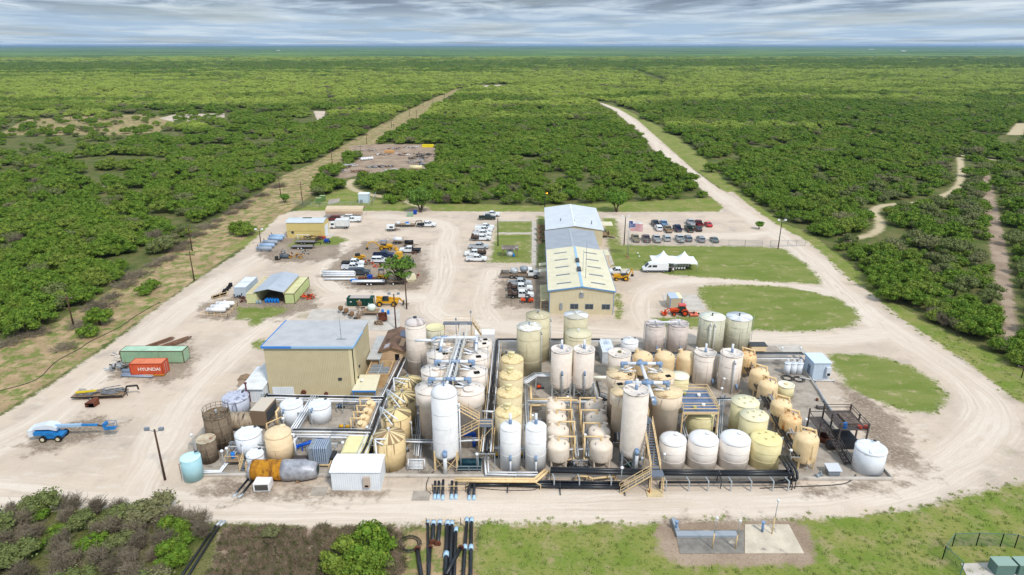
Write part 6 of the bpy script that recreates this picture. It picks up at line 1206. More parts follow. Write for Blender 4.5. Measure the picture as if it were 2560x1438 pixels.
def vehicle(kind, label, px, py, rz, col='white', group=None, sc=1.0, extra=None, cat=None):
    x, y = P(px, py); c = PAINT[col] if isinstance(col, str) else col
    nm = {'pickup': 'pickup_truck', 'cap': 'pickup_truck', 'flat': 'flatbed_truck', 'service': 'service_truck', 'suv': 'sport_utility_car', 'sedan': 'parked_car', 'van': 'van', 'box': 'box_truck'}[kind]
    ct = cat or {'pickup': 'pickup truck', 'cap': 'pickup truck', 'flat': 'truck', 'service': 'truck', 'suv': 'car', 'sedan': 'car', 'van': 'van', 'box': 'truck'}[kind]
    t = thing(nm, label, ct, (x, y, 0), rz, group); t.scale = (sc,)*3
    if kind in ('pickup', 'cap', 'flat', 'service'):
        pt('body', 'pk', lambda: (body_prism([(-.78, .45), (2.3, .45), (2.9, .5), (2.98, .95), (2.85, 1.16), (1.45, 1.28), (1.3, 1.3), (-.78, 1.3)], 1.95), c), t, mat=c)
        g, r = glasshouse(-.74, 1.5, -.66, .72, 1.3, 1.88, 1.95); pt('window', 'pk', g, t); pt('cab_roof', 'pk', r, t, mat=c)
        if kind in ('pickup', 'cap'):
            pt('truck_bed', 'pk', lambda: (MB().box(-2.9, -.8, -.97, -.85, .55, 1.27).box(-2.9, -.8, .85, .97, .55, 1.27).box(-2.95, -2.85, -.85, .85, .55, 1.27).box(-2.85, -.8, -.85, .85, .62, .75, 1), [c, BEDF]), t, mat=c)
            if kind == 'cap': pt('bed_cover', 'pk', lambda: (MB().prism([(-2.92, 1.28), (-.8, 1.28), (-.82, 1.85), (-2.8, 1.8)], -.9, .9), c), t, mat=c)
        else:
            pt('flat_deck', 'pk', lambda: (MB().box(-3.4, -.85, -1.15, 1.15, 1.0, 1.12).box(-3.3, -.8, -.5, .5, .6, 1.0), TRIM), t); pt('headboard', 'pk', lambda: (MB().box(-.98, -.88, -1.1, 1.1, 1.12, 1.75), TRIM), t)
            if kind == 'service': pt('tool_load', 'pk', lambda: (MB().box(-2.2, -1.1, -1.0, .2, 1.12, 1.6).tube((-2.8, .3, 1.6), (-2.8, .9, 1.6), .45, 14).box(-3.3, -2.4, -1.0, -.4, 1.12, 1.45).beam((-1.4, .9, 1.1), (-3.2, .9, 2.0), .1), MAT('rusty_tools', (104,80,66), (66,60,58), 4.0)), t)
        for wx in (-2.05, 1.95):
            for wy in (-.86, .86): wheel(t, wx, wy)
        pt('bumper', 'pkf', lambda: (MB().box(2.9, 3.05, -.9, .9, .42, .68), RIM), t); pt('bumper', 'pkr', lambda: (MB().box(-3.05, -2.92, -.9, .9, .45, .62), RIM), t)
        for s in (-.75, .75): pt('headlight', 'pk%d' % (s > 0), lambda s=s: (MB().box(2.93, 3.0, s-.16, s+.16, .78, 1.0), LAMP), t)
        if kind in ('pickup', 'cap'):
            for s in (-.88, .88): pt('tail_light', 'pk%d' % (s > 0), lambda s=s: (MB().box(-2.98, -2.94, s-.08, s+.08, .8, 1.2), TAIL), t)
    elif kind in ('suv', 'sedan'):
        if kind == 'suv':
            pt('body', 'sv', lambda: (body_prism([(-2.35, .4), (2.2, .4), (2.35, .75), (2.2, 1.0), (1.2, 1.12), (-2.3, 1.12), (-2.4, .8)], 1.88), c), t, mat=c); g, r = glasshouse(-2.25, 1.25, -2.0, .55, 1.12, 1.66, 1.88)
        else:
            pt('body', 'sd', lambda: (body_prism([(-2.3, .35), (2.2, .35), (2.32, .65), (2.1, .85), (1.2, .95), (-1.6, .98), (-2.28, .92), (-2.38, .7)], 1.8), c), t, mat=c); g, r = glasshouse(-1.7, 1.25, -.95, .4, .96, 1.38, 1.8)
        k = 'sv' if kind == 'suv' else 'sd'; pt('window', k, g, t); pt('cab_roof', k, r, t, mat=c)
        for wx in (-1.45, 1.4):
            for wy in (-.8, .8): wheel(t, wx, wy, .35, .24)
        for s in (-.7, .7): pt('tail_light', k+'%d' % (s > 0), lambda s=s: (MB().box(-2.42, -2.36, s-.14, s+.14, .72, .92), TAIL), t); pt('headlight', k+'%d' % (s > 0), lambda s=s: (MB().box(2.28, 2.35, s-.16, s+.16, .6, .78), LAMP), t)
    elif kind == 'van':
        pt('body', 'vn', lambda: (body_prism([(-3.4, .4), (3.3, .4), (3.45, .7), (3.4, 1.15), (2.75, 1.45), (1.85, 2.45), (1.4, 2.62), (-3.3, 2.62), (-3.42, 2.4)], 2.0), c), t, mat=c)
        pt('windscreen', 'vn', lambda: (MB().add([(2.76, -.8, 1.47), (2.76, .8, 1.47), (1.93, .75, 2.39), (1.93, -.75, 2.39)], [(0,1,2,3)]).add([(2.7, -.8, 1.44), (2.7, .8, 1.44), (1.87, .75, 2.36), (1.87, -.75, 2.36)], [(3,2,1,0)]), CGL), t)
        for s in (-1, 1): pt('window', 'vn%d' % s, lambda s=s: (MB().add([(1.2, s*1.005, 1.5), (2.35, s*1.005, 1.5), (1.75, s*1.005, 2.15), (1.2, s*1.005, 2.15)], [(0,1,2,3) if s < 0 else (3,2,1,0)]).box(-.3, .95, s*1.0-.005, s*1.0+.005, 1.5, 2.15), CGL), t)
        pt('skirt', 'vn', lambda: (MB().box(-3.43, 3.46, -1.015, 1.015, .38, .72), MAT('grey_skirt', (110,114,120), None)), t)
        for wx in (-2.2, 2.2):
            for wy in (-.9, .9): wheel(t, wx, wy, .36)
        for s in (-.8, .8): pt('tail_light', 'vn%d' % (s > 0), lambda s=s: (MB().box(-3.46, -3.4, s-.1, s+.1, 1.0, 1.5), TAIL), t)
    elif kind == 'box':
        pt('cargo_box', 'bx', lambda: (MB().box(-3.6, .8, -1.15, 1.15, .95, 3.2), MAT('box_white', (218,222,224), (206,208,208), 1.0)), t)
        pt('body', 'bx', lambda: (body_prism([(.95, .5), (2.9, .5), (3.0, 1.0), (2.8, 1.3), (2.4, 2.2), (.95, 2.25)], 2.0), c), t, mat=c); pt('window', 'bx', lambda: (MB().box(1.3, 2.3, -1.01, 1.01, 1.35, 2.0), CGL), t); pt('chassis', 'bx', lambda: (MB().box(-3.5, 1.0, -.5, .5, .6, .95), TRIM), t)
        for wx in (-2.4, 2.1):
            for wy in (-.9, .9): wheel(t, wx, wy, .42)
    if extra: extra(t)
    return t
V = vehicle; HP = PI/2
G1 = 'white work trucks parked along the lawn'
V('pickup', 'dark green and tan pickup truck at the far end of the lawn edge row', 1218, 549, 0, 'darkgreen'); V('pickup', 'white pickup truck half hidden behind the dark green one', 1229, 541, 0)
V('pickup', 'white pickup truck, second from the far end of the row by the lawn', 1213, 573, 0, 'white', G1); V('cap', 'white pickup with canopy cover, third in the row by the lawn', 1209, 580, 0, 'white', G1)
V('pickup', 'white pickup with dark bed load, fourth in the row by the lawn', 1206, 590, 0, 'white', G1); V('service', 'white service truck with black bed rack, fifth in the row by the lawn', 1204, 601, 0, 'white', G1)
V('pickup', 'silver-white long bed pickup, third from the near end of the row by the lawn', 1197, 622, 0, 'silver', G1); V('service', 'white truck with rusty hose reel bed, facing left by the lawn', 1187, 640, PI, 'white', G1); V('pickup', 'white crew pickup nearest the camera in the row by the lawn', 1191, 653, 0, 'white', G1)
V('pickup', 'white pickup behind the two service trucks left of the office hall', 1300, 714, 0, 'silver'); V('service', 'white service truck with rusty gear, middle one left of the office hall', 1302, 727, 0); V('service', 'white flatbed service truck next to the orange buggy', 1304, 744, 0)
V('flat', 'white flatbed truck standing alone by the gooseneck trailer', 1068, 567, 0); V('box', 'white box truck beside the yellow workshop', 847, 571, PI); V('cap', 'white pickup with cap parked under the edge of the carport', 882, 555, PI); V('suv', 'dark red car under the carport', 834, 551, PI, 'maroon')
V('suv', 'white car under the carport beside the pickup', 868, 548, PI, 'white')
V('flat', 'white truck with rusty pipe rack in the junk row, farthest of the three', 885, 664, 0); V('pickup', 'white crew pickup in the junk row, between the rack truck and the charcoal one', 882, 675, 0); V('cap', 'charcoal pickup with cap at the near end of the junk row', 898, 687, 0, 'charcoal')
V('pickup', 'dark navy pickup with faded bonnet beside the yellow backhoe', 959, 643, 0, 'navy'); V('pickup', 'black pickup partly under the big green tree in the yard', 1009, 662, 0, 'black'); V('suv', 'white cab seen beside the tree in the machinery yard', 949, 656, 0, 'white'); V('flat', 'white-cabbed flatbed behind the tree in the machinery yard', 1024, 631, PI)
V('pickup', 'white pickup parked at the right wall of the office hall behind the backhoe', 1545, 686, PI); V('van', 'tall white delivery van parked in front of the peaked tents', 1637, 679, PI)
PK = [(1638,566,'pickup','charcoal','dark grey pickup at the rear left corner of the car park'),(1659,567,'pickup','lblue','light blue pickup in the rear of the car park'),(1646,577,'suv','white','small white car in front of the dark grey pickup'),(1669,580,'pickup','champagne','bronze pickup with black bed cover in the rear rows'),(1693,578,'pickup','navy','navy blue pickup in the middle of the rear rows'),(1726,564,'pickup','silver','silver pickup with tonneau at the rear right'),(1746,566,'pickup','maroon','maroon pickup next to the red car'),(1722,579,'pickup','darkgreen','dark green pickup with red tail lights'),(1744,578,'sedan','black','black sedan in front of the maroon pickup'),(1770,567,'sedan','red','bright red car at the right end of the car park'),
 (1588,603,'pickup','tan','olive tan pickup, first at the fence by the flagpoles'),(1615,604,'pickup','plum','plum brown pickup, second at the fence'),(1641,604.5,'pickup','silver','silver pickup with dark bed, third at the fence'),(1666,602.5,'suv','silver','pale compact utility car, fourth at the fence'),(1699,604.5,'pickup','silver','light silver pickup with black bed, fifth at the fence'),(1719,603.5,'suv','greysteel','blue-grey utility car, sixth at the fence'),(1751,605.5,'suv','pewter','white-roofed silver utility car, seventh at the fence'),(1785,606,'sedan','green','grey-green sedan at the right end of the fence row')]
for px, py, kd, col, lb_ in PK: V(kd, lb_, px, py-2, HP, col)
# ------------------------------------------------------------------ machines
MY = MAT('machine_dark', (44,44,46), (58,56,54), 3.0)
def canopy(t, x0, x1, w, z0, z1, mat, postm=MY):
    part('canopy', MB().box(x0, x1, -w/2, w/2, z1, z1+.1), mat, t)
    for a in (x0+.08, x1-.08):
        for b in (-w/2+.08, w/2-.08): part('post', MB().cbox(a, b, z0, .08, .08, z1-z0), postm, t)
def backhoe(label, px, py, rz, roof, arm_out=True, m=YELM):
    t = thing('backhoe_loader', label, 'digger', (*P(px, py), 0), rz)
    part('body', MB().prism([(-1.2, .7), (2.3, .7), (2.4, 1.35), (2.2, 1.65), (.6, 1.75), (.5, 1.3), (-1.2, 1.3)], -.55, .55), m, t); part('frame', MB().box(-1.4, 2.2, -.35, .35, .45, .72), MY, t)
    for s in (-1, 1): wheel(t, -.7, s*.95, .68, .42, m); wheel(t, 1.7, s*.85, .45, .32, m); part('mudguard', MB().prism([(-1.45, .95), (-1.2, 1.45), (-.2, 1.45), (.05, .95), (-.1, .95), (-.3, 1.35), (-1.1, 1.35), (-1.3, .95)], s*.95-.25, s*.95+.25), m, t)
    part('cab', MB().box(-.9, .5, -.5, .5, 1.3, 1.75), CGL, t); canopy(t, -1.1, .7, 1.4, 1.4, 2.75, roof)
    part('loader_arm', MB().beam((.6, -.62, 1.5), (2.7, -.62, 1.0), .16).beam((2.7, -.62, 1.0), (3.3, -.62, .4), .16).beam((.6, .62, 1.5), (2.7, .62, 1.0), .16).beam((2.7, .62, 1.0), (3.3, .62, .4), .16), m, t)
    part('loader_bucket', MB().prism([(3.2, .1), (4.1, .1), (4.0, .18), (3.35, .25), (3.3, .8), (3.6, .95), (3.5, 1.0), (3.15, .85)], -1.15, 1.15), m, t)
    if arm_out: pts = [(-1.4, 0, .9), (-2.6, 0, 2.1), (-3.4, 0, 2.5), (-4.6, 0, 2.2), (-5.4, 0, .7)]
    else: pts = [(-1.4, 0, .9), (-1.9, 0, 2.3), (-2.3, 0, 3.1), (-2.6, 0, 1.6)]
    mb = MB()
    for a, b in zip(pts, pts[1:]): mb.beam(a, b, .3, .28)
    part('digger_arm', mb, m, t); e = Vector(pts[-1]); part('digger_bucket', MB().prism([(e.x-.1, e.z+.1), (e.x+.35, e.z-.1), (e.x+.45, e.z-.6), (e.x-.1, e.z-.55), (e.x-.3, e.z-.2)], -.35, .35), MY, t)
    part('stabiliser', MB().beam((-1.45, -.5, .9), (-1.5, -1.4, .1), .14).beam((-1.45, .5, .9), (-1.5, 1.4, .1), .14), m, t); return t
backhoe('yellow backhoe loader with grey canopy and arm stretched left in the machinery yard', 962, 624, 0, MAT('canopy_blue_grey', (124,134,150), None)); backhoe('yellow backhoe loader with folded arm at the right wall of the office hall', 1556, 700, PI, MAT('dusty_canopy', (196,184,156), None), False)
t = thing('mini_loader', 'yellow compact loader with black cage behind the white trucks', 'loader', (*P(896, 652), 0), .9); part('body', MB().prism([(-1.1, .4), (1.0, .4), (1.2, .9), (.4, 1.4), (-1.1, 1.4)], -.6, .6), YELM, t); part('cage', MB().box(-.7, .4, -.5, .5, 1.4, 2.2), MY, t); part('loader_arm', MB().beam((-.9, -.7, 1.5), (1.7, -.7, 1.2), .16).beam((-.9, .7, 1.5), (1.7, .7, 1.2), .16).box(1.5, 2.1, -.8, .8, .7, 1.2), YELM, t)
for wx in (-.6, .6):
    for wy in (-.75, .75): wheel(t, wx, wy, .42, .3, YELM)
t = thing('small_roller', 'small yellow machine with dark canopy at the foot of the yard tree', 'machine', (*P(957, 697), 0)); part('body', MB().prism([(-1.3, .5), (1.6, .5), (1.6, 1.0), (.5, 1.1), (.4, .9), (-1.3, 1.2)], -.6, .6), YELM, t); canopy(t, -1.0, .4, 1.3, 1.1, 2.5, MAT('canopy_slate', (60,70,80), None))
for wx in (-.8, 1.0):
    for wy in (-.7, .7): wheel(t, wx, wy, .5, .3, YELM)
# telehandler
t = thing('telehandler', 'yellow telescopic handler with forks parked beside the green dumpster', 'handler', (*P(970, 763), 0)); part('body', MB().prism([(-2.6, .7), (2.5, .7), (2.5, 1.3), (.9, 1.45), (-2.6, 1.75)], -.7, .7), YELM, t); part('boom', MB().beam((-2.7, .25, 2.0), (2.9, .25, 1.55), .4).beam((2.8, .25, 1.6), (3.7, .25, .7), .3), YELM, t); part('cab', MB().box(-1.0, .3, -.85, -.05, 1.4, 2.35), CGL, t)
part('cab_frame', MB().pipe([(-1.05, -.9, 1.4), (-.95, -.9, 2.4), (.1, -.9, 2.45), (.45, -.9, 1.5)], .06, 6), MY, t); part('fork_carriage', MB().box(3.6, 3.8, -.5, .9, .2, 1.0), MY, t); part('fork', MB().box(3.8, 5.0, -.3, -.18, .12, .18), MY, t); part('fork', MB().box(3.8, 5.0, .6, .72, .12, .18), MY, t)
for wx in (-1.8, 1.6):
    for wy in (-.95, .95): wheel(t, wx, wy, .6, .42, YELM)
# tractor with front loader and mower
t = thing('tractor', 'orange farm tractor with red-topped cab and front loader by the concrete pad', 'tractor', (*P(1699, 787), 0), PI); part('bonnet', MB().prism([(.3, .8), (2.2, .8), (2.3, 1.2), (2.0, 1.5), (.3, 1.6)], -.4, .4), ORNG, t); part('chassis', MB().box(-1.4, 2.0, -.3, .3, .45, .8), MY, t); part('cab', MB().prism([(-1.1, 1.0), (.4, 1.0), (.3, 2.35), (-1.0, 2.35)], -.65, .65), MAT('green_glass', (36,62,58), None, rough=.15), t); part('cab_roof', MB().box(-1.2, .4, -.75, .75, 2.35, 2.55), MAT('pinkish_red', (206,88,86), None), t)
for s in (-1, 1): wheel(t, -.9, s*.95, .75, .45, ORNG); wheel(t, 1.5, s*.85, .45, .3, ORNG); part('mudguard', MB().prism([(-1.8, 1.0), (-1.5, 1.6), (-.4, 1.6), (-.1, 1.1), (-.3, 1.1), (-.5, 1.5), (-1.4, 1.5), (-1.6, 1.0)], s*.95-.25, s*.95+.25), ORNG, t)
part('loader_arm', MB().beam((.2, -.6, 1.5), (2.6, -.6, 1.3), .16).beam((2.6, -.6, 1.3), (3.4, -.6, .5), .16).beam((.2, .6, 1.5), (2.6, .6, 1.3), .16).beam((2.6, .6, 1.3), (3.4, .6, .5), .16), ORNG, t); part('loader_bucket', MB().prism([(3.2, .15), (4.2, .5), (4.1, .6), (3.4, .3), (3.3, 1.0), (3.15, 1.0)], -.95, .95), ORNG, t)
t = thing('rotary_mower', 'reddish rotary mower deck coupled behind the orange tractor', 'mower', (*P(1734, 789), 0)); part('deck', MB().box(-1.0, .9, -.9, .9, .25, .55), MAT('faded_red', (204,92,70), (220,130,104), 2.0), t); part('gearbox', MB().cyl(0, 0, .55, .9, .25, 10).beam((-1.6, 0, .7), (0, 0, .75), .1), MY, t); wheel(t, 1.3, .5, .25, .15)
# boom lift
t = thing('boom_lift', 'blue and white telescopic boom lift with its basket held out to the right', 'lift', (*P(137, 1096), 0), .06); BL = MAT('lift_blue', (34,124,190), (26,106,170), 1.5, rough=.45); part('chassis', MB().prism([(-1.6, .45), (1.6, .45), (1.7, .95), (.4, 1.1), (-1.4, 1.1)], -.8, .8), BL, t)
for wx in (-1.1, 1.2):
    for wy in (-1.0, 1.0): wheel(t, wx, wy, .5, .36, MAT('cream_rim', (204,196,164), None))
part('turntable', MB().prism([(-2.9, 1.1), (.6, 1.1), (.4, 1.5), (-2.0, 1.6), (-2.9, 1.6)], -.9, .9), BL, t); part('counterweight', MB().box(-3.1, -2.4, -1.05, 1.05, 1.05, 2.1), MAT('lift_white', (206,214,222), None), t); part('hood', MB().prism([(-2.6, 1.9), (-.2, 1.9), (.9, 1.6), (1.0, 2.2), (.3, 2.55), (-.6, 2.7), (-2.6, 2.25)], -.5, .9), MAT('lift_white', (206,214,222), None), t, 'bleached white engine hood')
part('boom', MB().beam((.5, 0, 2.2), (4.6, 0, 2.25), .42), MAT('boom_pale', (150,180,208), None), t); part('boom', MB().beam((4.6, 0, 2.25), (7.0, 0, 2.2), .28), BL, t); part('jib', MB().beam((6.9, 0, 2.2), (8.3, 0, 1.6), .16), MY, t)
part('basket', MB().box(8.0, 9.6, -.5, .5, 1.5, 1.58).box(8.0, 9.6, -.5, -.46, 1.58, 2.0).box(7.9, 8.3, -.5, .5, 2.0, 2.5), BL, t); part('basket_rail', MB().box(8.0, 9.6, -.5, -.46, 2.55, 2.6).box(8.0, 9.6, .46, .5, 2.55, 2.6).box(9.56, 9.6, -.5, .5, 2.55, 2.6).cbox(9.58, -.48, 1.55, .05, .05, 1.05).cbox(9.58, .48, 1.55, .05, .05, 1.05).cbox(8.8, -.48, 1.55, .05, .05, 1.05), BL, t)
# utility buggy
t = thing('utility_buggy', 'orange and black utility buggy beside the service trucks', 'buggy', (*P(1318, 756), 0)); part('body', MB().prism([(.3, .4), (1.5, .4), (1.5, .8), (.9, 1.0), (.3, .7)], -.6, .6), ORNG, t); part('cargo_tray', MB().box(-1.5, -.4, -.65, .65, .6, 1.0), ORNG, t); part('seat', MB().box(-.4, .3, -.6, .6, .45, .9), MY, t); canopy(t, -.5, .6, 1.2, .8, 1.8, MY)
for wx in (-1.0, 1.0):
    for wy in (-.6, .6): wheel(t, wx, wy, .32, .25)
# drilling support truck with two tanks
t = thing('tank_truck', 'old white truck carrying an open round tub and a grey cone hopper', 'truck', (*P(1302, 694), 0)); part('chassis', MB().box(-5.6, 4.8, -.5, .5, .75, 1.0), MAT('rusty_chassis', (96,76,62), None), t); part('deck', MB().box(-5.4, 1.6, -1.2, 1.2, 1.0, 1.2), WOOD, t); part('cab', MB().prism([(1.9, .9), (3.3, .9), (3.3, 1.9), (3.0, 2.6), (1.9, 2.65)], -1.05, 1.05), paint('white'), t); part('window', MB().box(2.2, 3.25, -1.06, 1.06, 1.8, 2.4), CGL, t); part('bonnet', MB().prism([(3.3, .9), (5.0, .9), (5.0, 1.7), (3.3, 1.9)], -.8, .8), paint('silver'), t)
part('open_tub', MB().lathe([(1.0, 1.2), (1.1, 2.5), (1.0, 2.5), (.95, 1.4), (.001, 1.35)], 20, (-1.7, 0, 0)), GALV, t); part('hopper', MB().lathe([(.4, 1.3), (1.1, 2.2), (1.1, 2.9), (.4, 3.2), (.001, 3.25)], 20, (.8, 0, 0)), GREYS, t); part('machinery', MB().box(-4.6, -3.0, -.9, .9, 1.2, 1.8).tube((-4.9, -.7, 1.6), (-4.9, .7, 1.6), .4, 12), MAT('dull_machinery', (120,114,106), (84,78,72), 3.0), t)
for wx in (-2.4, -1.2, 3.9):
    for wy in (-1.0, 1.0): wheel(t, wx, wy, .5, .35)
# trailers
def trailer(label, px, py, rz, L_=6.0, W_=2.1, deck=WOOD, load=None, goose=False, axles=2, wheels=None, z=.75, name='flat_trailer'):
    t = thing(name, label, 'trailer', (*P(px, py), 0), rz); part('deck', MB().box(-L_/2, L_/2, -W_/2, W_/2, z-.12, z), deck, t); part('frame', MB().box(-L_/2, L_/2, -W_/2-.04, -W_/2, z-.2, z+.02).box(-L_/2, L_/2, W_/2, W_/2+.04, z-.2, z+.02), MY, t)
    if goose: part('gooseneck', MB().beam((L_/2-.1, 0, z), (L_/2+.4, 0, z+1.1), .25).beam((L_/2+.4, 0, z+1.1), (L_/2+2.2, 0, z+1.2), .25).beam((L_/2+2.2, 0, z+1.2), (L_/2+2.3, 0, z+.4), .2), MY, t)
    else: part('drawbar', MB().beam((L_/2, -.5, z-.2), (L_/2+1.4, 0, z-.25), .1).beam((L_/2, .5, z-.2), (L_/2+1.4, 0, z-.25), .1), MY, t)
    part('jack', MB().cbox(L_/2+.2, 0, 0, .1, .1, z), MY, t)
    for k in range(axles):
        for s in (-1, 1): wheel(t, -.5+(k-(axles-1)/2)*.95, s*(W_/2+.12), .36, .22, wheels)
    if load: load(t)
    return t
def tk_load(m, r=.6, L_=2.6): return lambda t: part('tank', MB().tube((-L_/2, 0, .8+r), (L_/2, 0, .8+r), r, 18), m, t)
BLK = MAT('black_tank', (26,28,32), None, rough=.5)
trailer('small trailer carrying a white ribbed water tank behind the backhoe', 995, 609, 0, 2.8, 1.6, load=tk_load(POLY)); trailer('small trailer carrying a black cylindrical tank', 1023, 616, 0, 2.8, 1.6, load=tk_load(BLK), axles=1)
def gl(t): part('generator', MB().box(-1.6, .9, -.8, .8, .76, 2.0), paint('white'), t); part('panel', MB().box(-.6, .5, -.83, -.8, 1.1, 1.7), MY, t)
trailer('white generator trailer beside the gooseneck flatbed', 980, 577, 0, 3.0, 1.7, load=gl); 
def fl(t): part('load', MB().cyl(-2.4, 0, .75, 1.6, .7, 14).box(.3, 1.6, -.6, .6, .75, 1.1), MAT('white_bags', (212,214,214), None), t); part('blue_item', MB().box(.2, 1.3, -.3, .4, 1.1, 1.5), BLUE, t)
trailer('flat gooseneck trailer loaded with white bags and a blue item', 1013, 566, 0, 7.0, goose=True, load=fl)
trailer('dark gooseneck trailer, farther of the two by the yellow workshop', 765, 609, 0, 6.2, deck=MAT('grey_deck', (128,122,124), None), goose=True); trailer('dark white-wheeled gooseneck trailer, nearer of the two by the yellow workshop', 757, 621, 0, 6.6, deck=MAT('grey_deck', (128,122,124), None), goose=True, wheels=WHT)
def pl(t):
    for k in range(5): part('pipe', MB().tube((-5.0, -.7+k*.3, .95), (3.4, -.7+k*.3, .95), .13, 8), PVC, t)
trailer('long rusty trailer loaded with white pipes at the near side of the machinery yard', 930, 711, .02, 7.2, 1.8, deck=RUST, load=pl, wheels=WHT); trailer('short black trailer with pale wheels beside the white pipe trailer', 990, 710, 0, 3.4, 1.7, axles=1, wheels=WHT)
def red(t): part('blue_pump', MB().box(.2, 1.4, -.5, .5, .76, 1.6), MAT('pump_blue', (24,70,160), None), t); part('rusty_gear', MB().box(-2.2, -.2, -.6, .6, .76, 1.0), RUST, t)
trailer('rusty red trailer with a bright blue pump', 918, 702, 0, 4.6, 1.5, deck=RUST, load=red)
def sl(t): 
    r = random.Random(3); mb = MB()
    for k in range(26): x = r.uniform(-3.8, 3.2); y = r.uniform(-1, 1); a = r.uniform(-.3, .3); l = r.uniform(.8, 3); z = .8+r.uniform(0, .5); mb.beam((x, y, z), (x+l*math.cos(a), y+l*math.sin(a), z+r.uniform(-.2, .3)), .12)
    part('scrap_load', mb, MAT('scrap_metal', (150,154,160), (94,96,100), 2.0, metal=.2), t); part('yellow_beam', MB().beam((-3.6, -.6, 1.35), (-.2, -.5, 1.5), .28), MAT('yellow_bar', (214,190,40), None), t)
trailer('long gooseneck trailer heaped with scrap metal and a yellow beam', 252, 992, .08, 8.6, 2.3, goose=True, load=sl)
solo('steel_chute', MB().add([(-.9, -.4, 0), (.6, -.4, 0), (.9, .8, 0), (-.3, .8, 0), (-.9, -.4, .8), (.6, -.4, .8), (.9, .8, 1.3), (.2, .8, 1.3)], [(0,3,2,1),(1,2,6,5),(2,3,7,6),(3,0,4,7),(4,5,6,7)]), RUST, 'rusty brown sheet metal chute lying in front of the scrap trailer', 'chute', (*P(230, 1016), 0))
# pipe bundles and heaps
def bundle(label, px, py, rz, n, L_, r, m, rows=3, name='pipe_bundle', jit=.3, cat='pipes', rest=True):
    mb = MB(); rr = random.Random(px); i = 0
    for row in range(rows):
        for k in range(max(1, n-row)): o = rr.uniform(-jit, jit); mb.tube((-L_/2+o, (k-(n-row)/2)*r*2.15, .16+r+row*r*1.8), (L_/2+o, (k-(n-row)/2)*r*2.15+rr.uniform(-jit, jit)*.3, .16+r+row*r*1.8), r, 8)
    t = thing(name, label, cat, (*P(px, py), 0), rz); part('pipe_layer', mb, m, t); part('bearer', MB().cbox(-L_*.3, 0, 0, .15, n*r*2.3, .16), WOOD, t); part('bearer', MB().cbox(L_*.3, 0, 0, .15, n*r*2.3, .16), WOOD, t); return t
bundle('stack of long white pipes beside the charcoal pickup', 848, 690, 0, 4, 8.6, .24, PVC, 3); bundle('low row of white pipes in front of the white pipe stack', 848, 700, 0, 2, 8.0, .2, PVC, 1)
RP = MAT('rusty_pipe', (104,72,56), (136,104,82), 1.0, rough=.8)
bundle('heap of rusty pipes behind the green container, left', 392, 862, .95, 4, 6.0, .12, RP, 2, jit=.9); bundle('heap of rusty pipes behind the green container, right', 430, 862, .95, 5, 6.5, .12, RP, 2, jit=.9)
bundle('stack of grey metal beams in front of the orange container, upper', 352, 930, .02, 4, 6.2, .13, MAT('bluish_beam', (150,162,180), None, metal=.2), 2); bundle('stack of grey metal beams in front of the orange container, lower', 345, 940, -.05, 5, 6.0, .12, MAT('bluish_beam', (150,162,180), None, metal=.2), 1)
solo('ladder', MB().box(-1.9, 1.9, -.25, -.17, .3, .4).box(-1.9, 1.9, .17, .25, .3, .4).box(-1.8, -1.7, -.2, .2, .32, .38).box(-1.1, -1.0, -.2, .2, .32, .38).box(-.4, -.3, -.2, .2, .32, .38).box(.3, .4, -.2, .2, .32, .38).box(1.0, 1.1, -.2, .2, .32, .38).box(1.7, 1.8, -.2, .2, .32, .38), MAT('yellow_ladder', (206,160,60), None), 'yellow ladder lying in front of the orange container', 'ladder', (*P(386, 941), 0), .03)
def heap(label, px, py, n, R_, m, seed, name='scrap_heap', kinds=('b', 't'), h=.8, cat='scrap'):
    r = random.Random(seed); t = thing(name, label, cat, (*P(px, py), 0)); mm = m if isinstance(m, (list, tuple)) else [m]
    for j, mat_ in enumerate(mm):
        mb = MB()
        for k in range(n//len(mm)):
            x, y, z = r.uniform(-R_, R_), r.uniform(-R_*.5, R_*.5), r.uniform(0, h); a = r.uniform(0, 6.28); l = r.uniform(.3, 1.3)*R_*.5
            if r.choice(kinds) == 'b': mb.beam((x, y, max(.05, z)), (x+l*math.cos(a), y+l*math.sin(a)*.6, z+r.uniform(0, .3)), r.uniform(.08, .35), r.uniform(.05, .3))
            else: mb.tube((x, y, max(.1, z)), (x+l*math.cos(a), y+l*math.sin(a)*.6, z+r.uniform(.05, .3)), r.uniform(.05, .2), 8)
        part('scrap_pieces', mb, mat_, t)['kind'] = 'stuff'
    return t
SCR = [GREYS, RUST, MY]
heap('heap of tangled grey metal left of the orange container', 306, 925, 40, 2.2, [GREYS, MY, GALV], 5, h=1.2); heap('heap of machine parts and boxes behind the grey beams', 320, 900, 30, 2.0, [GREYS, GALV, MY], 6, h=1.6)
heap('jumble of rusty parts beside the yellow workshop', 790, 600, 40, 3.2, [RUST, WOOD, MY], 7, h=.9); solo('white_plank', MB().box(-2.2, 2.2, -.12, .12, 1.3, 1.4).cbox(-1.5, 0, 0, .2, .2, 1.3).cbox(1.5, 0, 0, .2, .2, 1.3), WHT, 'long white plank on trestles against the yellow workshop wall', 'plank', (*P(757, 597), 0))
t = thing('blue_cart', 'blue and black wheeled cart at the end of the trailers', 'cart', (*P(817, 608), 0)); part('body', MB().box(-.7, .7, -.5, .5, .5, 1.3), MAT('pump_blue', (24,70,160), None), t); wheel(t, -.6, .5, .35, .2); wheel(t, -.6, -.5, .35, .2); wheel(t, .7, .5, .35, .2); wheel(t, .7, -.5, .35, .2)
solo('red_crate', MB().box(-1, 1, -.5, .5, 0, .7).box(-1.05, 1.05, -.55, .55, .7, .78), MAT('brick_red', (176,74,56), None), 'brick red crate by the corner of the yellow workshop', 'crate', (*P(806, 597), 0))
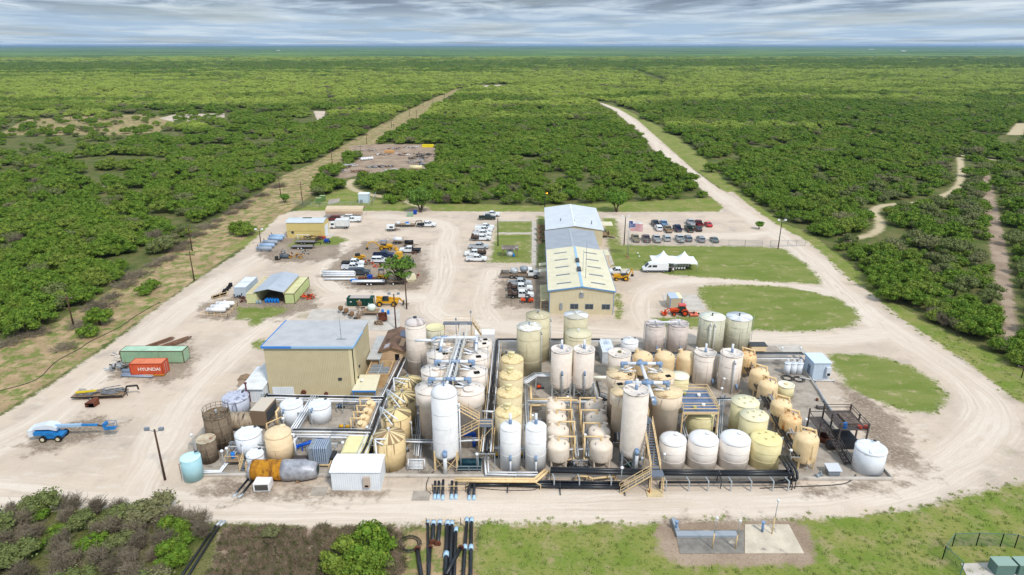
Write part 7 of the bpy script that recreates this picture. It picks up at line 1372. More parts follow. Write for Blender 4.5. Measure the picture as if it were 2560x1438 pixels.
for k, (a_, b_, m_, l_) in enumerate(((694,598,0,'farthest'),(689,604,0,'second'),(676,613,1,'middle grey'),(668,621,0,'fourth'),(661,629,1,'nearest grey'))):
    t = thing('gas_cylinder_tank', '%s of the five bluish horizontal tanks left of the yellow workshop' % l_, 'tank', (*P(a_, b_), 0), -.06, 'bluish horizontal tanks'); part('shell', MB().tube((-1.9, 0, 1.0), (1.9, 0, 1.0), .6, 18).ball((-1.9, 0, 1.0), .6, n=12, k=8).ball((1.9, 0, 1.0), .6, n=12, k=8), [MAT('steel_blue', (150,176,206), None, rough=.4), MAT('grey_blue', (150,160,174), None)][m_], t); part('cradle', MB().cbox(-1.2, 0, 0, .3, 1.0, .55), GREYS, t); part('cradle', MB().cbox(1.2, 0, 0, .3, 1.0, .55), GREYS, t); part('flue', MB().cyl(-1.9, .2, 1.4, 2.1, .12, 8), RUST, t)
solo('horizontal_drum', MB().tube((-1.3, 0, .6), (1.3, 0, .6), .58, 18), MAT('slate_drum', (84,96,108), (70,82,94), 2.0), 'slate grey drum lying on its side among the scrap in the yard', 'drum', (*P(712, 646), 0)); solo('black_bin', MB().box(-.4, .4, -.4, .4, 0, 1.1).box(.4, 1.1, -.2, .2, 0, .3), MY, 'small black bin left of the slate drum', 'bin', (*P(692, 650), 0))
for k, (a_, b_, l_) in enumerate(((707,635,'engine block with white housing above the slate drum'),(765,635,'engine block with white housing right of the yellow implement'))): heap(l_, a_, b_, 16, .8, [MY, GALV], 30+k, name='engine_block', h=1.4, cat='engine')
heap('rusty and yellow farm implement lying in the yard', 741, 644, 24, 2.0, [RUST, YELM], 33, name='farm_implement', h=.9, cat='implement'); heap('orange farm implement beside the pale green container', 768, 746, 30, 2.0, [ORNG, ORNG, RUST], 34, name='farm_implement', h=1.0, cat='implement')
# propane tanks with rail fence
for k, (a_, b_, l_) in enumerate(((541.5,784,'nearest'),(552,776,'middle'),(564.5,768,'farthest'))):
    t = thing('propane_tank', '%s of three white propane tanks inside the rail fence' % l_, 'tank', (*P(a_, b_), 0), 0, 'white propane tanks'); part('shell', MB().tube((-1.75, 0, .95), (1.75, 0, .95), .52, 18).ball((-1.75, 0, .95), .52, n=14, k=8).ball((1.75, 0, .95), .52, n=14, k=8), WHT, t); part('dome', MB().cyl(0, 0, 1.4, 1.65, .25, 12), WHT, t); part('foot', MB().cbox(-1.1, 0, 0, .2, .8, .5), GREYS, t); part('foot', MB().cbox(1.1, 0, 0, .2, .8, .5), GREYS, t)
def railfence(label, px, m=BEIG, h=1.0, sp_=1.6, name='rail_fence', rails=(.5, .95), closed=False, cat='fence', mesh_m=None, post=.08):
    pts = [P(a, b) for a, b in px]; o = pts[0]; t = thing(name, label, cat, (*o, 0)); mb = MB(); np_ = 0
    for a, b in zip(pts, pts[1:]):
        A = Vector((a[0]-o[0], a[1]-o[1], 0)); B = Vector((b[0]-o[0], b[1]-o[1], 0)); n = max(1, round((B-A).length/sp_))
        for z in rails: mb.beam(A+Vector((0,0,z)), B+Vector((0,0,z)), post*.7)
        for k in range(n+1):
            p = A.lerp(B, k/n); part('post', MB().cbox(0, 0, 0, post, post, h), m, t).location = p
        if mesh_m: part('wire_mesh', MB().add([tuple(A+Vector((0,0,.05))), tuple(B+Vector((0,0,.05))), tuple(B+Vector((0,0,h-.05))), tuple(A+Vector((0,0,h-.05)))], [(0,1,2,3)]), mesh_m, t)
    part('rail', mb, m, t); return t
railfence('beige rail fence around the white propane tanks', [(503,790),(570,794),(594,765),(586,762)])
def wiremat(name, col, a):
    m = bpy.data.materials.new(name); m.use_nodes = True; N = m.node_tree.nodes; L = m.node_tree.links; b = N['Principled BSDF']; b.inputs['Base Color'].default_value = (*lin(col), 1); tr = N.new('ShaderNodeBsdfTransparent'); mx = N.new('ShaderNodeMixShader'); mx.inputs[0].default_value = a; L.new(tr.outputs[0], mx.inputs[1]); L.new(b.outputs[0], mx.inputs[2]); L.new(mx.outputs[0], N['Material Output'].inputs[0]); return m
WIRE = wiremat('chain_link', (140,146,150), .16); GWIRE = wiremat('green_chain_link', (70,110,100), .28)
railfence('grey chain-link fence between the car park and the front lawn', [(1577,613),(1700,613),(1862,617),(1905,617)], GALV, 2.0, 5.0, 'chain_link_fence', (1.95,), mesh_m=WIRE); railfence('wide chain-link gate standing across the entrance road', [(1925,617),(2012,615)], GREYS, 2.0, 3.0, 'gate', (1.95, .1), mesh_m=WIRE, cat='gate'); railfence('chain-link fence round the cabinets and utility hut behind the carport', [(735,513),(800,519),(930,514),(940,492)], GALV, 1.9, 4.0, 'chain_link_fence', (1.85,), mesh_m=WIRE)
railfence('green chain-link fence round the small pad at the bottom right', [(2400,1440),(2356,1398),(2380,1366.5),(2440,1365),(2500,1367),(2536,1370),(2600,1400)], MAT('green_steel', (84,120,112), None), 2.0, 3.4, 'chain_link_fence', (1.95,), mesh_m=GWIRE)
railfence('beige pipe rail guarding the buried pipes on the plant side of the road', [(1070,1233),(1082,1230),(1164,1230),(1172,1226)], BEIG, 1.1, 4.0); railfence('beige pipe rail guarding the buried pipes on the near side of the road', [(1056,1319),(1066,1313),(1152,1313),(1162,1319)], BEIG, 1.1, 4.0)
# tyre rack, stacks
t = thing('tyre_rack', 'wooden rack full of black tyres left of the white containers', 'rack', (*P(548, 743), 0), .95); 
for k in range(7): wheel(t, -1.5+k*.5, 0, .45, .22)
part('rack_frame', MB().box(-2.0, 2.0, -.5, -.44, .3, .4).box(-2.0, 2.0, -.5, -.44, .9, 1.0).cbox(-1.9, -.47, 0, .1, .08, 1.2).cbox(0, -.47, 0, .1, .08, 1.2).cbox(1.9, -.47, 0, .1, .08, 1.2), BEIG, t)
for k in range(9):
    a = P(558+k*2.4, 737-k*2.6); solo('tyre', MB().tube((-.0, -.13, .45), (.0, .13, .45), .45, 16) if k % 2 else MB().cyl(0, 0, .02, .3+(k % 3)*.3, .45, 16), TYRE, 'black tyre in the loose pile between the rack and the white containers', 'tyre', (a[0], a[1], 0), k*.5, 'loose black tyres')
heap('stack of black boxes in front of the white containers', 596, 747, 14, 1.0, [MY, HDPE], 40, name='box_stack', h=.9, cat='boxes'); heap('rusty metal frame standing beside the cream container', 608, 755, 14, .8, [RUST], 41, name='metal_frame', h=1.5, cat='frame')
# green dumpster
t = thing('dumpster', 'dark green roll-off container with a grey cover', 'container', (*P(903, 762), 0)); GD = MAT('dumpster_green', (16,68,56), (12,56,46), 1.0); part('body', MB().box(-3.1, 3.1, -1.1, 1.1, .2, 2.0), GD, t); mb = MB(); [mb.box(-3.0+k*.75, -2.92+k*.75, -1.16, -1.1, .2, 1.95) for k in range(9)]; part('side_rib', mb.box(-3.15, 3.15, -1.18, -1.1, 1.9, 2.05), GD, t); part('cover', MB().box(-2.4, 2.3, -1.0, 1.0, 2.0, 2.08), MAT('cover_grey', (176,164,158), None), t); part('decal', MB().box(-2.3, -1.9, -1.2, -1.17, 1.1, 1.3).box(2.0, 2.2, -1.2, -1.17, .6, .85).box(-.2, .0, -1.2, -1.17, 1.4, 1.7), WHT, t); part('decal', MB().box(-.75, -.35, -1.2, -1.17, 1.25, 1.45), YELM, t)
# rusty hoppers
for k, (a_, b_, l_) in enumerate(((853,785,'leftmost rusty hopper on the rear pad'),(867,791,'second rusty hopper from the left on the rear pad'),(881,799,'rusty hopper nearest the tan hall on the rear pad'),(900,773,'rusty hopper in front of the green container'))):
    t = thing('hopper', l_, 'hopper', (*P(a_, b_), .07)); part('bowl', MB().lathe([(.2, .7), (.55, 1.2), (.55, 1.7), (.2, 1.95), (.001, 2.0)], 14), MAT('hopper_rust', (140,108,78), (112,84,60), 2.0), t)
    for s in (-.45, .45): part('leg', MB().beam((s*1.2, 0, 0), (s, 0, 1.3), .09), WOOD, t)
    part('motor', MB().tube((.3, -.1, .35), (1.2, -.1, .35), .18, 8), MY, t)
t = thing('tank_platform', 'low wooden platform with stairs carrying a round white tank on the rear pad', 'platform', (*P(925, 789), .07)); part('deck', MB().box(-1.6, 1.9, -.6, 2.0, .75, .85), WOOD, t); part('leg', MB().cbox(-1.4, -.5, 0, .12, .12, .75), WOOD, t); part('leg', MB().cbox(1.6, -.5, 0, .12, .12, .75), WOOD, t); flight(t, (-2.3, -2.2, 0), (-2.0, .3, 1.0), .9, 7, WOOD, tm=WOOD); part('mast', MB().cyl(.9, 1.2, .8, 3.8, .06, 6), BEIG, t)
solo('plastic_tank', MB().lathe([(.9, 0), (.92, 1.1), (.7, 1.35), (.001, 1.45)], 20), MAT('tank_pale_green', (214,226,214), None, rough=.5), 'round pale white tank standing on the wooden platform', 'tank', (P(925, 789)[0]+.3, P(925, 789)[1]+.9, .93))
t = thing('rusty_skip', 'open rust-red skip on the rear concrete pad', 'skip', (*P(957, 800), .07), .25); part('body', MB().box(-.9, .9, -1.4, 1.4, .3, .4).box(-.95, -.87, -1.4, 1.4, .3, 1.2).box(.87, .95, -1.4, 1.4, .3, 1.2).box(-.87, .87, -1.45, -1.37, .3, 1.0).box(-.87, .87, 1.37, 1.45, .3, 1.2).cbox(0, 0, 0, .8, 2, .3), RUST, t); heap('crate of firewood in front of the rust-red skip', 948, 812, 30, .8, [WOOD, WOOD], 44, name='wood_crate', h=.9, cat='crate')
barrel(*P(971, 786), 'bright blue barrel right of the rust-red skip', BLUE, z=.07); barrel(*P(957, 784), 'bright blue barrel behind the rust-red skip', BLUE, z=.07)
solo('generator_box', MB().prism([(-1.3, .4), (1.3, .4), (1.3, 1.5), (1.0, 1.8), (-1.0, 1.8), (-1.3, 1.5)], -.7, .7).cbox(0, 0, 0, 2.0, 1.0, .4), MAT('cream_box', (226,220,188), None), 'cream generator housing at the right end of the machinery yard', 'generator', (*P(1027, 702), 0), .35); heap('orange garden tractor beside the cream generator', 1040, 696, 14, 1.1, [ORNG, MY], 46, name='garden_tractor', h=1.2, cat='tractor'); heap('orange ride-on mower in front of the white cab', 943, 669, 16, 1.2, [ORNG, MY, ORNG], 47, name='ride_on_mower', h=1.1, cat='mower'); heap('black and red machine between the compact loader and the white cab', 921, 660, 24, 1.8, [MY, RUST, ORNG], 48, name='old_machine', h=1.2, cat='machine')
solo('yellow_bin', MB().prism([(-1.2, .1), (1.2, .1), (1.0, 2.0), (-.6, 2.2)], -.8, .8), MAT('ochre_bin', (206,160,54), None), 'upright ochre yellow bucket attachment right of the navy pickup', 'bucket', (*P(997, 647), 0)); solo('blue_box', MB().box(-.9, .9, -.4, .4, 0, .5), BLUE, 'flat sky-blue box beside the white pipes', 'box', (*P(886, 703), 0)); heap('flatbed frame and rusty axle at the right of the yard tree', 1042, 635, 12, 1.4, [RUST, MY], 49, name='axle_frame', h=.9, cat='frame'); heap('pile of rusty wire and parts under the yard tree', 1003, 702, 24, 1.6, [RUST, MY], 50, h=.8)
solo('green_box', MB().box(-1.0, 1.0, -.7, .7, .2, 1.3).box(-.9, .9, -.6, .6, 0, .2), MAT('pale_green_box', (140,168,140), None), 'pale green box under the shade tree at the back of the yard', 'box', (*P(1026, 541), 0)); solo('blue_machine', MB().box(-.6, .6, -.5, .5, .3, 1.5).cbox(0, 0, 0, .8, .6, .3), MAT('pump_blue', (24,70,160), None), 'dark blue machine against the trunk of the shade tree', 'machine', (*P(1038, 536), 0))
# ------------------------------------------------------------------ things inside the plant
def lying_tank():
    x, y = P(700, 1208); t = thing('insulated_vessel', 'long insulated cylinder lying on its side, ochre left half and torn silver right half', 'vessel', (x, y+1.0, 0), .0); r = 1.42
    OC = MAT('ochre_insulation', (188,132,30), (150,98,26), 1.4, rough=.8, stain=(110,68,26), ssc=(1.2,.5,.5), sth=.52); SV = MAT('silver_jacket', (176,178,184), (140,140,148), 1.2, rough=.45, metal=.25, bump=.4)
    R = Matrix.Rotation(PI/2, 4, 'Y'); 
    def lie(prof, n=28): mb = MB(); mb.M = Matrix.Translation((0, 0, r+.1)) @ R; mb.lathe(prof, n); return mb
    part('ochre_jacket', lie([(r, -4.0), (r+.02, -3.3), (r-.02, -2.6), (r+.03, -1.7), (r, -.6), (r+.02, .3)]), OC, t); part('end_cap', lie([(.001, -4.75), (r*.55, -4.6), (r*.9, -4.3), (r+.03, -3.95)]), SV, t); mb = lie([(r+.05, .3), (r+.1, 1.2), (r+.02, 2.2), (r+.08, 3.2), (r*.92, 4.0), (r*.8, 4.8), (r*.7, 5.2)]); rr = random.Random(2)
    mb.v = [(a+rr.uniform(-.08, .08), b+rr.uniform(-.08, .08), c+rr.uniform(-.08, .08)) for a, b, c in mb.v]; part('silver_jacket', mb, SV, t, 'dented silver jacket, torn open at the right end'); part('torn_end', lie([(.001, 5.21), (r*.5, 5.22)]), MAT('mossy_dark', (58,70,58), None), t); part('cradle', MB().cbox(-2.5, 0, 0, .4, 2.2, .5), WOOD, t); part('cradle', MB().cbox(2.5, 0, 0, .4, 2.2, .5), WOOD, t)
lying_tank()
def ac(label, px, py, w, d, h, rz=0): t = thing('condenser_unit', label, 'air conditioner', (*P(px, py), 0), rz); part('case', MB().box(-w/2, w/2, 0, d, .15, h), WHT, t); part('grille', MB().box(-w/2+.2, w/2-.2, -.03, 0, .3, h-.15), MAT('grille_grey', (96,94,90), None, ribs=('X', .1, 1.0)), t); part('foot', MB().box(-w/2, w/2, .1, .3, 0, .15), GREYS, t); return t
ac('white condenser unit lying in front of the ochre cylinder', 655, 1231, 2.2, 1.7, 1.35, .04)
x, y = P(797, 1170); t = thing('radiator_unit', 'tall grey finned radiator unit on a beige skid behind the silver cylinder end', 'radiator', (x, y, ZS)); part('side_housing', MB().box(-1.3, -.7, 0, 2.6, .6, 3.2), GREYS, t); 
for k in range(7): part('fin', MB().prism([(0, .6), (2.6, .6), (2.6, 3.2), (2.3, 3.4), (.3, 3.4), (0, 3.2)], -.6+k*.3, -.42+k*.3, axis='x'), MAT('fin_grey', (158,172,190), (144,158,178), 2.0), t)
part('skid', MB().box(-1.4, 1.7, -.1, .05, .4, .58).box(-1.4, 1.7, 2.6, 2.75, .4, .58).box(1.55, 1.7, .05, 2.6, .4, .58).cbox(-1.2, 0, 0, .2, .2, .4).cbox(1.5, 0, 0, .2, .2, .4), BEIG, t)
x, y = P(886, 1135, 2.0); t = thing('low_basin', 'low cream-roofed rectangular basin in front of the ochre tanks', 'basin', (x, y, ZS)); part('wall', MB().box(-1.85, 1.85, .1, 4.4, 0, 1.9), DGREY, t); part('lid', MB().prism([(-2.0, 1.9), (2.0, 1.9), (2.0, 2.05), (1.6, 2.2), (-1.6, 2.2), (-2.0, 2.05)], 0, 4.5), MAT('cream_lid', (232,222,170), (222,210,156), .8, ribs=('X', .5, .3)), t)
x, y = P(1040, 1180); t = thing('pipe_coil', 'white zigzag pipe coil beside the tall white tower', 'pipes', (x, y, ZS)); 
for k in range(7): part('coil_pipe', MB().tube((-1.0, .3, .3+k*.25), (1.0, .3, .3+k*.25), .085, 8), PVC, t)
part('coil_frame', MB().pipe([(-1.2, .1, .1), (-1.0, .1, 2.0), (1.3, .1, 2.0), (1.3, .1, .4)], .08, 8).beam((-.5, .18, 0), (-.5, .18, 2.0), .05).beam((.5, .18, 0), (.5, .18, 2.0), .05), PVC, t)
x, y = P(597, 1072); t = thing('horizontal_tank', 'tan steel tank lying on its side with black tar streaks', 'tank', (x, y, ZS)); part('shell', MB().tube((-1.4, 0, 1.5), (1.4, 0, 1.5), 1.35, 24).ball((1.4, 0, 1.5), 1.33, n=16, k=8), MAT('tarred_tan', (170,154,132), (150,134,114), 1.0, stain=(50,44,42), ssc=(1.8,.3,.3), sth=.5), t); part('cradle', MB().cbox(0, 0, 0, 2.2, 1.6, .4), DGREY, t)
x, y = P(650, 1078); t = thing('brown_cabinet', 'tall brown equipment box on beige legs with piping at its side', 'cabinet', (x, y, ZS), -.1); part('case', MB().box(-1.2, 1.2, 0, 4.2, 1.0, 3.6), MAT('case_brown', (124,104,84), None), t); part('top', MB().box(-1.2, 1.2, 0, 4.2, 3.6, 3.68), MAT('case_top', (200,188,172), None), t)
for sx in (-1.1, 1.1): part('leg', MB().cbox(sx, .1, 0, .2, .2, 1.0), BEIG, t); part('leg', MB().cbox(sx, 4.1, 0, .2, .2, 1.0), BEIG, t)
part('side_screen', MB().box(1.2, 1.3, .5, 3.8, 1.4, 3.2), DGREY, t); part('side_pipe', MB().pipe([(2.6, 1, .3), (2.6, 1, 3.0), (2.6, 4, 3.2), (3.6, 4, 3.2)], .16, 8).pipe([(1.6, -.6, .3), (1.6, -.6, 1.8), (3.6, 2.2, 1.8)], .1, 8), BEIP, t)
x, y = P(742, 1138); solo('blue_pipe_spool', MB().tube((-1.6, 0, 1.0), (1.9, 2.0, 1.2), .26, 12).tube((-1.7, -.06, 1.0), (-1.4, .1, 1.02), .36, 12).tube((.1, .95, 1.1), (.3, 1.1, 1.12), .36, 12).tube((1.5, 1.75, 1.2), (1.9, 2.0, 1.2), .36, 12).cbox(-.8, .4, 0, .15, .15, .8).cbox(1.2, 1.5, 0, .15, .15, 1.0), BLUP, 'bright blue flanged pipe spool beside the tan front tank', 'pipe', (x+1.4, y+.6, ZS)); solo('black_box_frame', MB().box(-1.3, 1.3, 0, 2.4, 0, 1.0), MAT('dark_grate_box', (78,68,68), None, ribs=('X', .2, 1.0)), 'dark grated box right of the tan front tank', 'box', (*P(748, 1178), ZS)); solo('black_bin', MB().box(-.9, .9, 0, 2.0, 0, .9).box(-1.1, 1.1, -.1, .05, .9, 1.0), MY, 'open black bin right of the grey radiator unit', 'bin', (*P(820, 1160), ZS))
x, y = P(1165, 1128); solo('blue_pipe_spool', MB().pipe([(-1.4, 0, .2), (-1.4, 0, 2.4), (1.4, .4, 2.4), (1.4, .4, .2)], .28, 10), BLUP, 'blue arched pipe behind the zigzag stair', 'pipe', (x-.2, y+.5, ZS)); x, y = P(1173, 1178); t = thing('teal_skid', 'teal pump skid behind grey rails right of the tall white tower', 'pump skid', (x, y, ZS)); part('base', MB().box(-1.7, 1.7, 0, 2.4, 0, .5), MAT('teal_dark', (24,62,74), None), t); part('pump_body', MB().tube((-1.3, 1, .8), (1.3, 1, .8), .35, 12), MAT('teal_dark', (24,62,74), None), t); part('guard_rail', MB().box(-1.9, 1.9, -.4, -.34, 1.0, 1.06).box(-1.9, 1.9, -.4, -.34, .5, .56).cbox(-1.85, -.37, 0, .06, .06, 1.05).cbox(0, -.37, 0, .06, .06, 1.05).cbox(1.85, -.37, 0, .06, .06, 1.05).box(-1.9, 1.9, 2.6, 2.66, 1.0, 1.06), GALV, t)
def pump(label, px, py, m, rz=0):
    t = thing('pump', label, 'pump', (*P(px, py), ZS), rz); part('base', MB().box(-.7, .7, -.3, .3, 0, .15), DGREY, t); part('motor', MB().tube((-.6, 0, .45), (.1, 0, .45), .25, 12), m, t); part('casing', MB().tube((.15, 0, .45), (.4, 0, .45), .32, 12).tube((.3, 0, .45), (.3, 0, 1.0), .1, 8), GREYS, t)
for k, (a_, b_, l_, m_, rz_) in enumerate(((700,1083,'yellow-capped pump beside the left white plastic tank',YELM,.2),(712,1078,'second yellow-capped pump beside the left white plastic tank',YELM,.2),(858,1072,'yellow pump before the four small golden vessels, left',YELM,0),(874,1073,'yellow pump before the four small golden vessels, right',YELM,0),(1246,1143,'black and yellow pump left of the plain white tanks',YELM,0),(1308,1143,'yellow pump between the plain white tanks',YELM,0),(1350,972,'orange and black pump before the left pink tower',ORNG,.3),(1345,1060,'blue and orange pump beside the left filter column',BLUE,0),(1345,1108,'teal pump at the foot of the left filter column',MAT('teal', (40,130,140), None),0),(1508,1003,'rusty pump beside the right filter column',RUST,.5),(1510,1080,'dark pump between filters and tan clarifiers',MY,.3),(852,1020,'blue-capped pump behind the four small golden vessels',BLUE,0),(880,1096,'brass valve set behind the cream-roofed basin',MAT('brass', (176,140,70), None),.2),(1808,1000,'grey pump beside the blue-decked platform',GREYS,0),(1790,1075,'rusty pump between the olive-yellow and cream tanks',RUST,.8),(1012,1130,'dark pump cluster beside the front ochre tank',MY,.4),(1575,1168,'small green motor under the white tower legs',MAT('motor_green', (60,110,80), None),0),(2046,1195,'grey pump at the front right kerb',GREYS,.5),(1540,905,'dark pump beside the ribbed container',MY,0),(1262,890,'beige pump behind the rearmost domed filter',BEIG,0),(1430,1165,'black motor between the front filter vessels',MY,0))): pump(l_, a_, b_, m_, rz_)
solo('black_hose_bend', MB().pipe([(-1.3, 0, 1.4), (-1.3, -.2, .6), (-.9, -.3, .4), (.9, -.3, .4), (1.3, -.2, .6), (1.3, 0, 1.4)], .18, 10), HDPE, 'black hose loop joining the two front filter vessels', 'hose', (*P(1450, 1172), ZS))
t = thing('goods_lift', 'white-roofed electrical housing on a low base at the front right kerb', 'cabinet', (*P(2085, 1192), ZS)); part('case', MB().box(-.8, .8, 0, 1.2, .1, .95), GREYS, t); part('roof', MB().add([(-1.0, -.2, 1.0), (1.0, -.2, 1.0), (1.0, 1.4, 1.3), (-1.0, 1.4, 1.3)], [(0,1,2,3)]).box(-1.0, 1.0, -.2, 1.4, .95, 1.0), MAT('roof_pale', (196,200,208), None), t)
solo('rusty_tub', MB().lathe([(1.0, 0), (1.0, .9), (.9, .9), (.9, .15), (.001, .14)], 18), RUST, 'open rusty tub left of the dark steel platform', 'tub', (*P(2060, 1102), ZS)); solo('flat_crate', MB().box(-.9, .9, -.4, .4, 0, .25).box(-1.2, -.9, -.3, .3, 0, .5), MAT('dark_crate', (84,78,76), None, ribs=('X', .3, 1.0)), 'dark pallet with an orange end on the bare concrete', 'pallet', (*P(2058, 1022), ZS)); 
for k, (a_, b_, l_) in enumerate(((2042,1003,'small rusty valve lying above the dark pallet'),(2086,1052,'left of two rusty valve lumps near the dark platform'),(2095,1058,'right of two rusty valve lumps near the dark platform'))): solo('valve', MB().ball((0, 0, .28), .28, n=8, k=5).cbox(0, 0, 0, .3, .3, .2), RUST, l_, 'valve', (*P(a_, b_), ZS))
for k in range(2): solo('hose_coil', (lambda mb: [mb.pipe([(r_*math.cos(a*.45), r_*math.sin(a*.45), .06+.05*(j % 3)) for a in range(15)], .045, 5, bend=False) for j, r_ in enumerate((.7, .85, 1.0, 1.15))] and mb)(MB()), HDPE, ('coil of black hose left of the three chemical tanks base', 'coil of black hose beside the small cream tank')[k], 'hose', (*P(1968+k*28, 947+k*3), ZS))
solo('orange_container_small', MB().box(-1.5, 1.5, -.9, .9, .3, 1.4).box(-1.7, 1.7, -1.0, 1.0, 1.4, 1.5, 1).cbox(-1.2, 0, 0, .2, 1.6, .3).cbox(1.2, 0, 0, .2, 1.6, .3), [TAN, DGREY], 'tan box trailer with dark lid behind the rearmost golden vessel', 'box', (*P(1892, 877), 0)); solo('white_box', MB().box(-2.0, 2.0, 0, 2.6, 0, 3.0), WHT, 'white equipment box behind the back row pink clarifier', 'box', (*P(1212, 870), 0)); solo('hose_reel', MB().tube((-.12, 0, 1.2), (.12, 0, 1.2), 1.1, 24).cyl(0, 0, 0, 1.2, .1, 6), MAT('slate_reel', (70,90,116), None), 'slate blue upright reel behind the pink clarifiers', 'reel', (P(1222, 868)[0], P(1222, 868)[1], 3.0)) if False else None
# small lamp standards
LM = [(2012,1198-20,2.4,'a'),(1727,1176,3.0,'b')]
lamps = [(487,1130,'left of the smaller brown tank'),(574,1165,'behind the small stair platform'),(562,1172,'left of the small stair platform'),(659,1118,'between the white ribbed and tan tanks'),(779,988,'before the tan hall, left'),(908,989,'before the tan hall, right'),(713,1088,'near the left white plastic tank'),(861,1150,'before the cream-roofed basin'),(921,1110,'beside the cream-roofed basin'),(1048,1075,'left of the tall white tower'),(1193,1180,'beside the teal skid'),(1331,1080,'left of the pale filter vessels'),(1418,1032,'between the filter columns, rear'),(1461,1130,'between the filter columns, front'),(1552,1215,'at the front below the white tower'),(1603,1190,'under the white tower legs'),(1657,1180,'left of the front tank row'),(1672,1040,'before the tan clarifier stair'),(1712,1080,'left of the olive-yellow tank'),(1875,1095,'left of the yellow tank'),(1970,1170,'at the black pipe corner'),(2008,1090,'right of the golden vessels'),(1800,1010,'right of the blue-decked platform'),(1950,905,'on the rear pad, middle'),(1996,905,'on the rear pad, right'),(1738,905,'between golden vessels and white towers'),(1775,960,'right of the first white tower'),(1806,985,'between the white towers')]
for a_, b_, l_ in lamps:
    t = thing('lamp_standard', 'thin grey lamp standard with white globe '+l_, 'lamp', (*P(a_, b_), ZS)); part('post', MB().cyl(0, 0, 0, 2.9, .05, 6), GALV, t); part('globe', MB().lathe([(.001, 2.75), (.22, 2.85), (.26, 3.0), (.16, 3.15), (.001, 3.2)], 10), LAMP, t)
for a_, b_, h_, l_ in ((1780,1371,4.4,'left'),(1838,1372,4.0,'middle'),(1929,1336,5.0,'right')):
    t = thing('lamp_standard', 'tall slim leaning lamp standard with white lamp on the front pad, '+l_, 'lamp', (*P(a_, b_), .07)); t.rotation_euler = (0, .03, 0); part('post', MB().cyl(0, 0, 0, h_*.5, .09, 6), BEIG, t); part('post', MB().cyl(0, 0, h_*.5, h_, .05, 6), GALV, t); part('lamp_head', MB().ball((0, 0, h_+.1), .2), LAMP, t)
for a_, b_, l_ in ((1690,1328,'grey pump cabinet at the left corner of the front pad'),(1905,1330,'short blue-grey hydrant on the sandy front pad')):
    t = thing('hydrant', l_, 'hydrant', (*P(a_, b_), .07)); part('body', MB().cyl(0, 0, 0, 1.3, .16, 10), MAT('hydrant_blue', (110,140,176), None), t); part('cap', MB().cyl(0, 0, 1.3, 1.5, .24, 10), PVCB, t)
solo('channel_wall', MB().box(0, 7.6, 0, .9, 0, .35).box(0, .5, .9, 3.2, 0, .5), MAT('grey_channel', (150,158,166), None), 'long low grey channel on the dark front pad', 'channel', (*P(1692, 1346), .06))
# ------------------------------------------------------------------ buried pipe crossings
for k, (xs, yt, yb_) in enumerate(((1088,1203,1238),(1097,1203,1238),(1108,1200,1240),(1130,1203,1238),(1141,1203,1238),(1174,1208,1240),(1186,1208,1240))):
    a, b = P(xs, yt, 1.0), P(xs-1, yb_+4, .1); t = thing('pipe_riser', 'black pipe with pale blue cap diving into the road on the plant side', 'pipe', (b[0], b[1], 0), 0, 'black risers on the plant side'); part('pipe', MB().tube((a[0]-b[0], a[1]-b[1], 1.0), (0, 0, .12), .19, 10), HDPE, t); part('end_sleeve', MB().tube((0, .3, .2), (0, -.5, .02), .23, 10), MAT('sleeve_blue', (170,200,224), None), t)
HB = [((1070,1309),(1071,1470),.17,0),((1084,1313),(1082,1358),.26,1),((1100,1312),(1095,1362),.26,1),((1119,1314),(1112,1480),.26,2),((1130,1314),(1124,1480),.24,0),((1140,1330),(1134,1480),.22,0),((1167,1306),(1156,1480),.22,2),((1179,1306),(1176,1480),.22,2),((1044,1377),(1058,1480),.26,3),((1153,1381),(1115,1450),.24,3),((1076,1372),(1070,1480),.2,3)]
for k, (a_, b_, r_, kd) in enumerate(HB):
    a, b = P(*a_), P(*b_); dz = .45 if k == 9 else 0; t = thing('black_pipeline', ['thin black pipe leftmost at the road crossing','black pipe with blanked rusty end, left','black pipe with blanked rusty end, right','thick black pipe with pale blue collar','black pipe with a white band beside the collared one','black pipe with pointed end','left of the two long black pipes on the right of the crossing','right of the two long black pipes on the right of the crossing','black pipe starting beside the hose coil','loose black pipe lying diagonally across the others','short black pipe starting below the yellow valve'][k], 'pipe', (a[0], a[1], 0)); L_ = (b[0]-a[0], b[1]-a[1], 0); part('pipe', MB().tube((0, 0, r_+.03+dz), (L_[0], L_[1], r_+.03+dz), r_, 12), HDPE, t)
    if kd != 3: part('end_sleeve', MB().tube((0, .5, r_), (0, -.3, r_+.03), r_*1.2, 12), MAT('sleeve_blue', (170,200,224), None), t)
    if kd == 1: part('flange', MB().tube((L_[0], L_[1], r_+.03), (L_[0], L_[1]-.25, r_+.03), r_*1.5, 14), RUST, t)
    if kd == 2: u = .42 if k > 4 else .5; part('collar', MB().tube((L_[0]*u, L_[1]*u+.35, r_+.03), (L_[0]*u, L_[1]*u-.35, r_+.03), r_*1.35, 12), MAT('sleeve_blue', (170,200,224), None), t)
    if kd == 3: part('flange', MB().tube((0, .12, r_+.03+dz), (0, -.12, r_+.03+dz), r_*1.5, 14), RUST, t)
solo('hose_coil', (lambda mb: [mb.pipe([(r_*math.cos(a*.45), r_*math.sin(a*.45), .08+.07*(j % 3)) for a in range(15)], .035, 5, bend=False) for j, r_ in enumerate((1.1, 1.25, 1.4, 1.5, 1.0))] and mb)(MB()), HDPE, 'large coil of black hose at the left of the road crossing', 'hose', (*P(1024, 1362), 0))
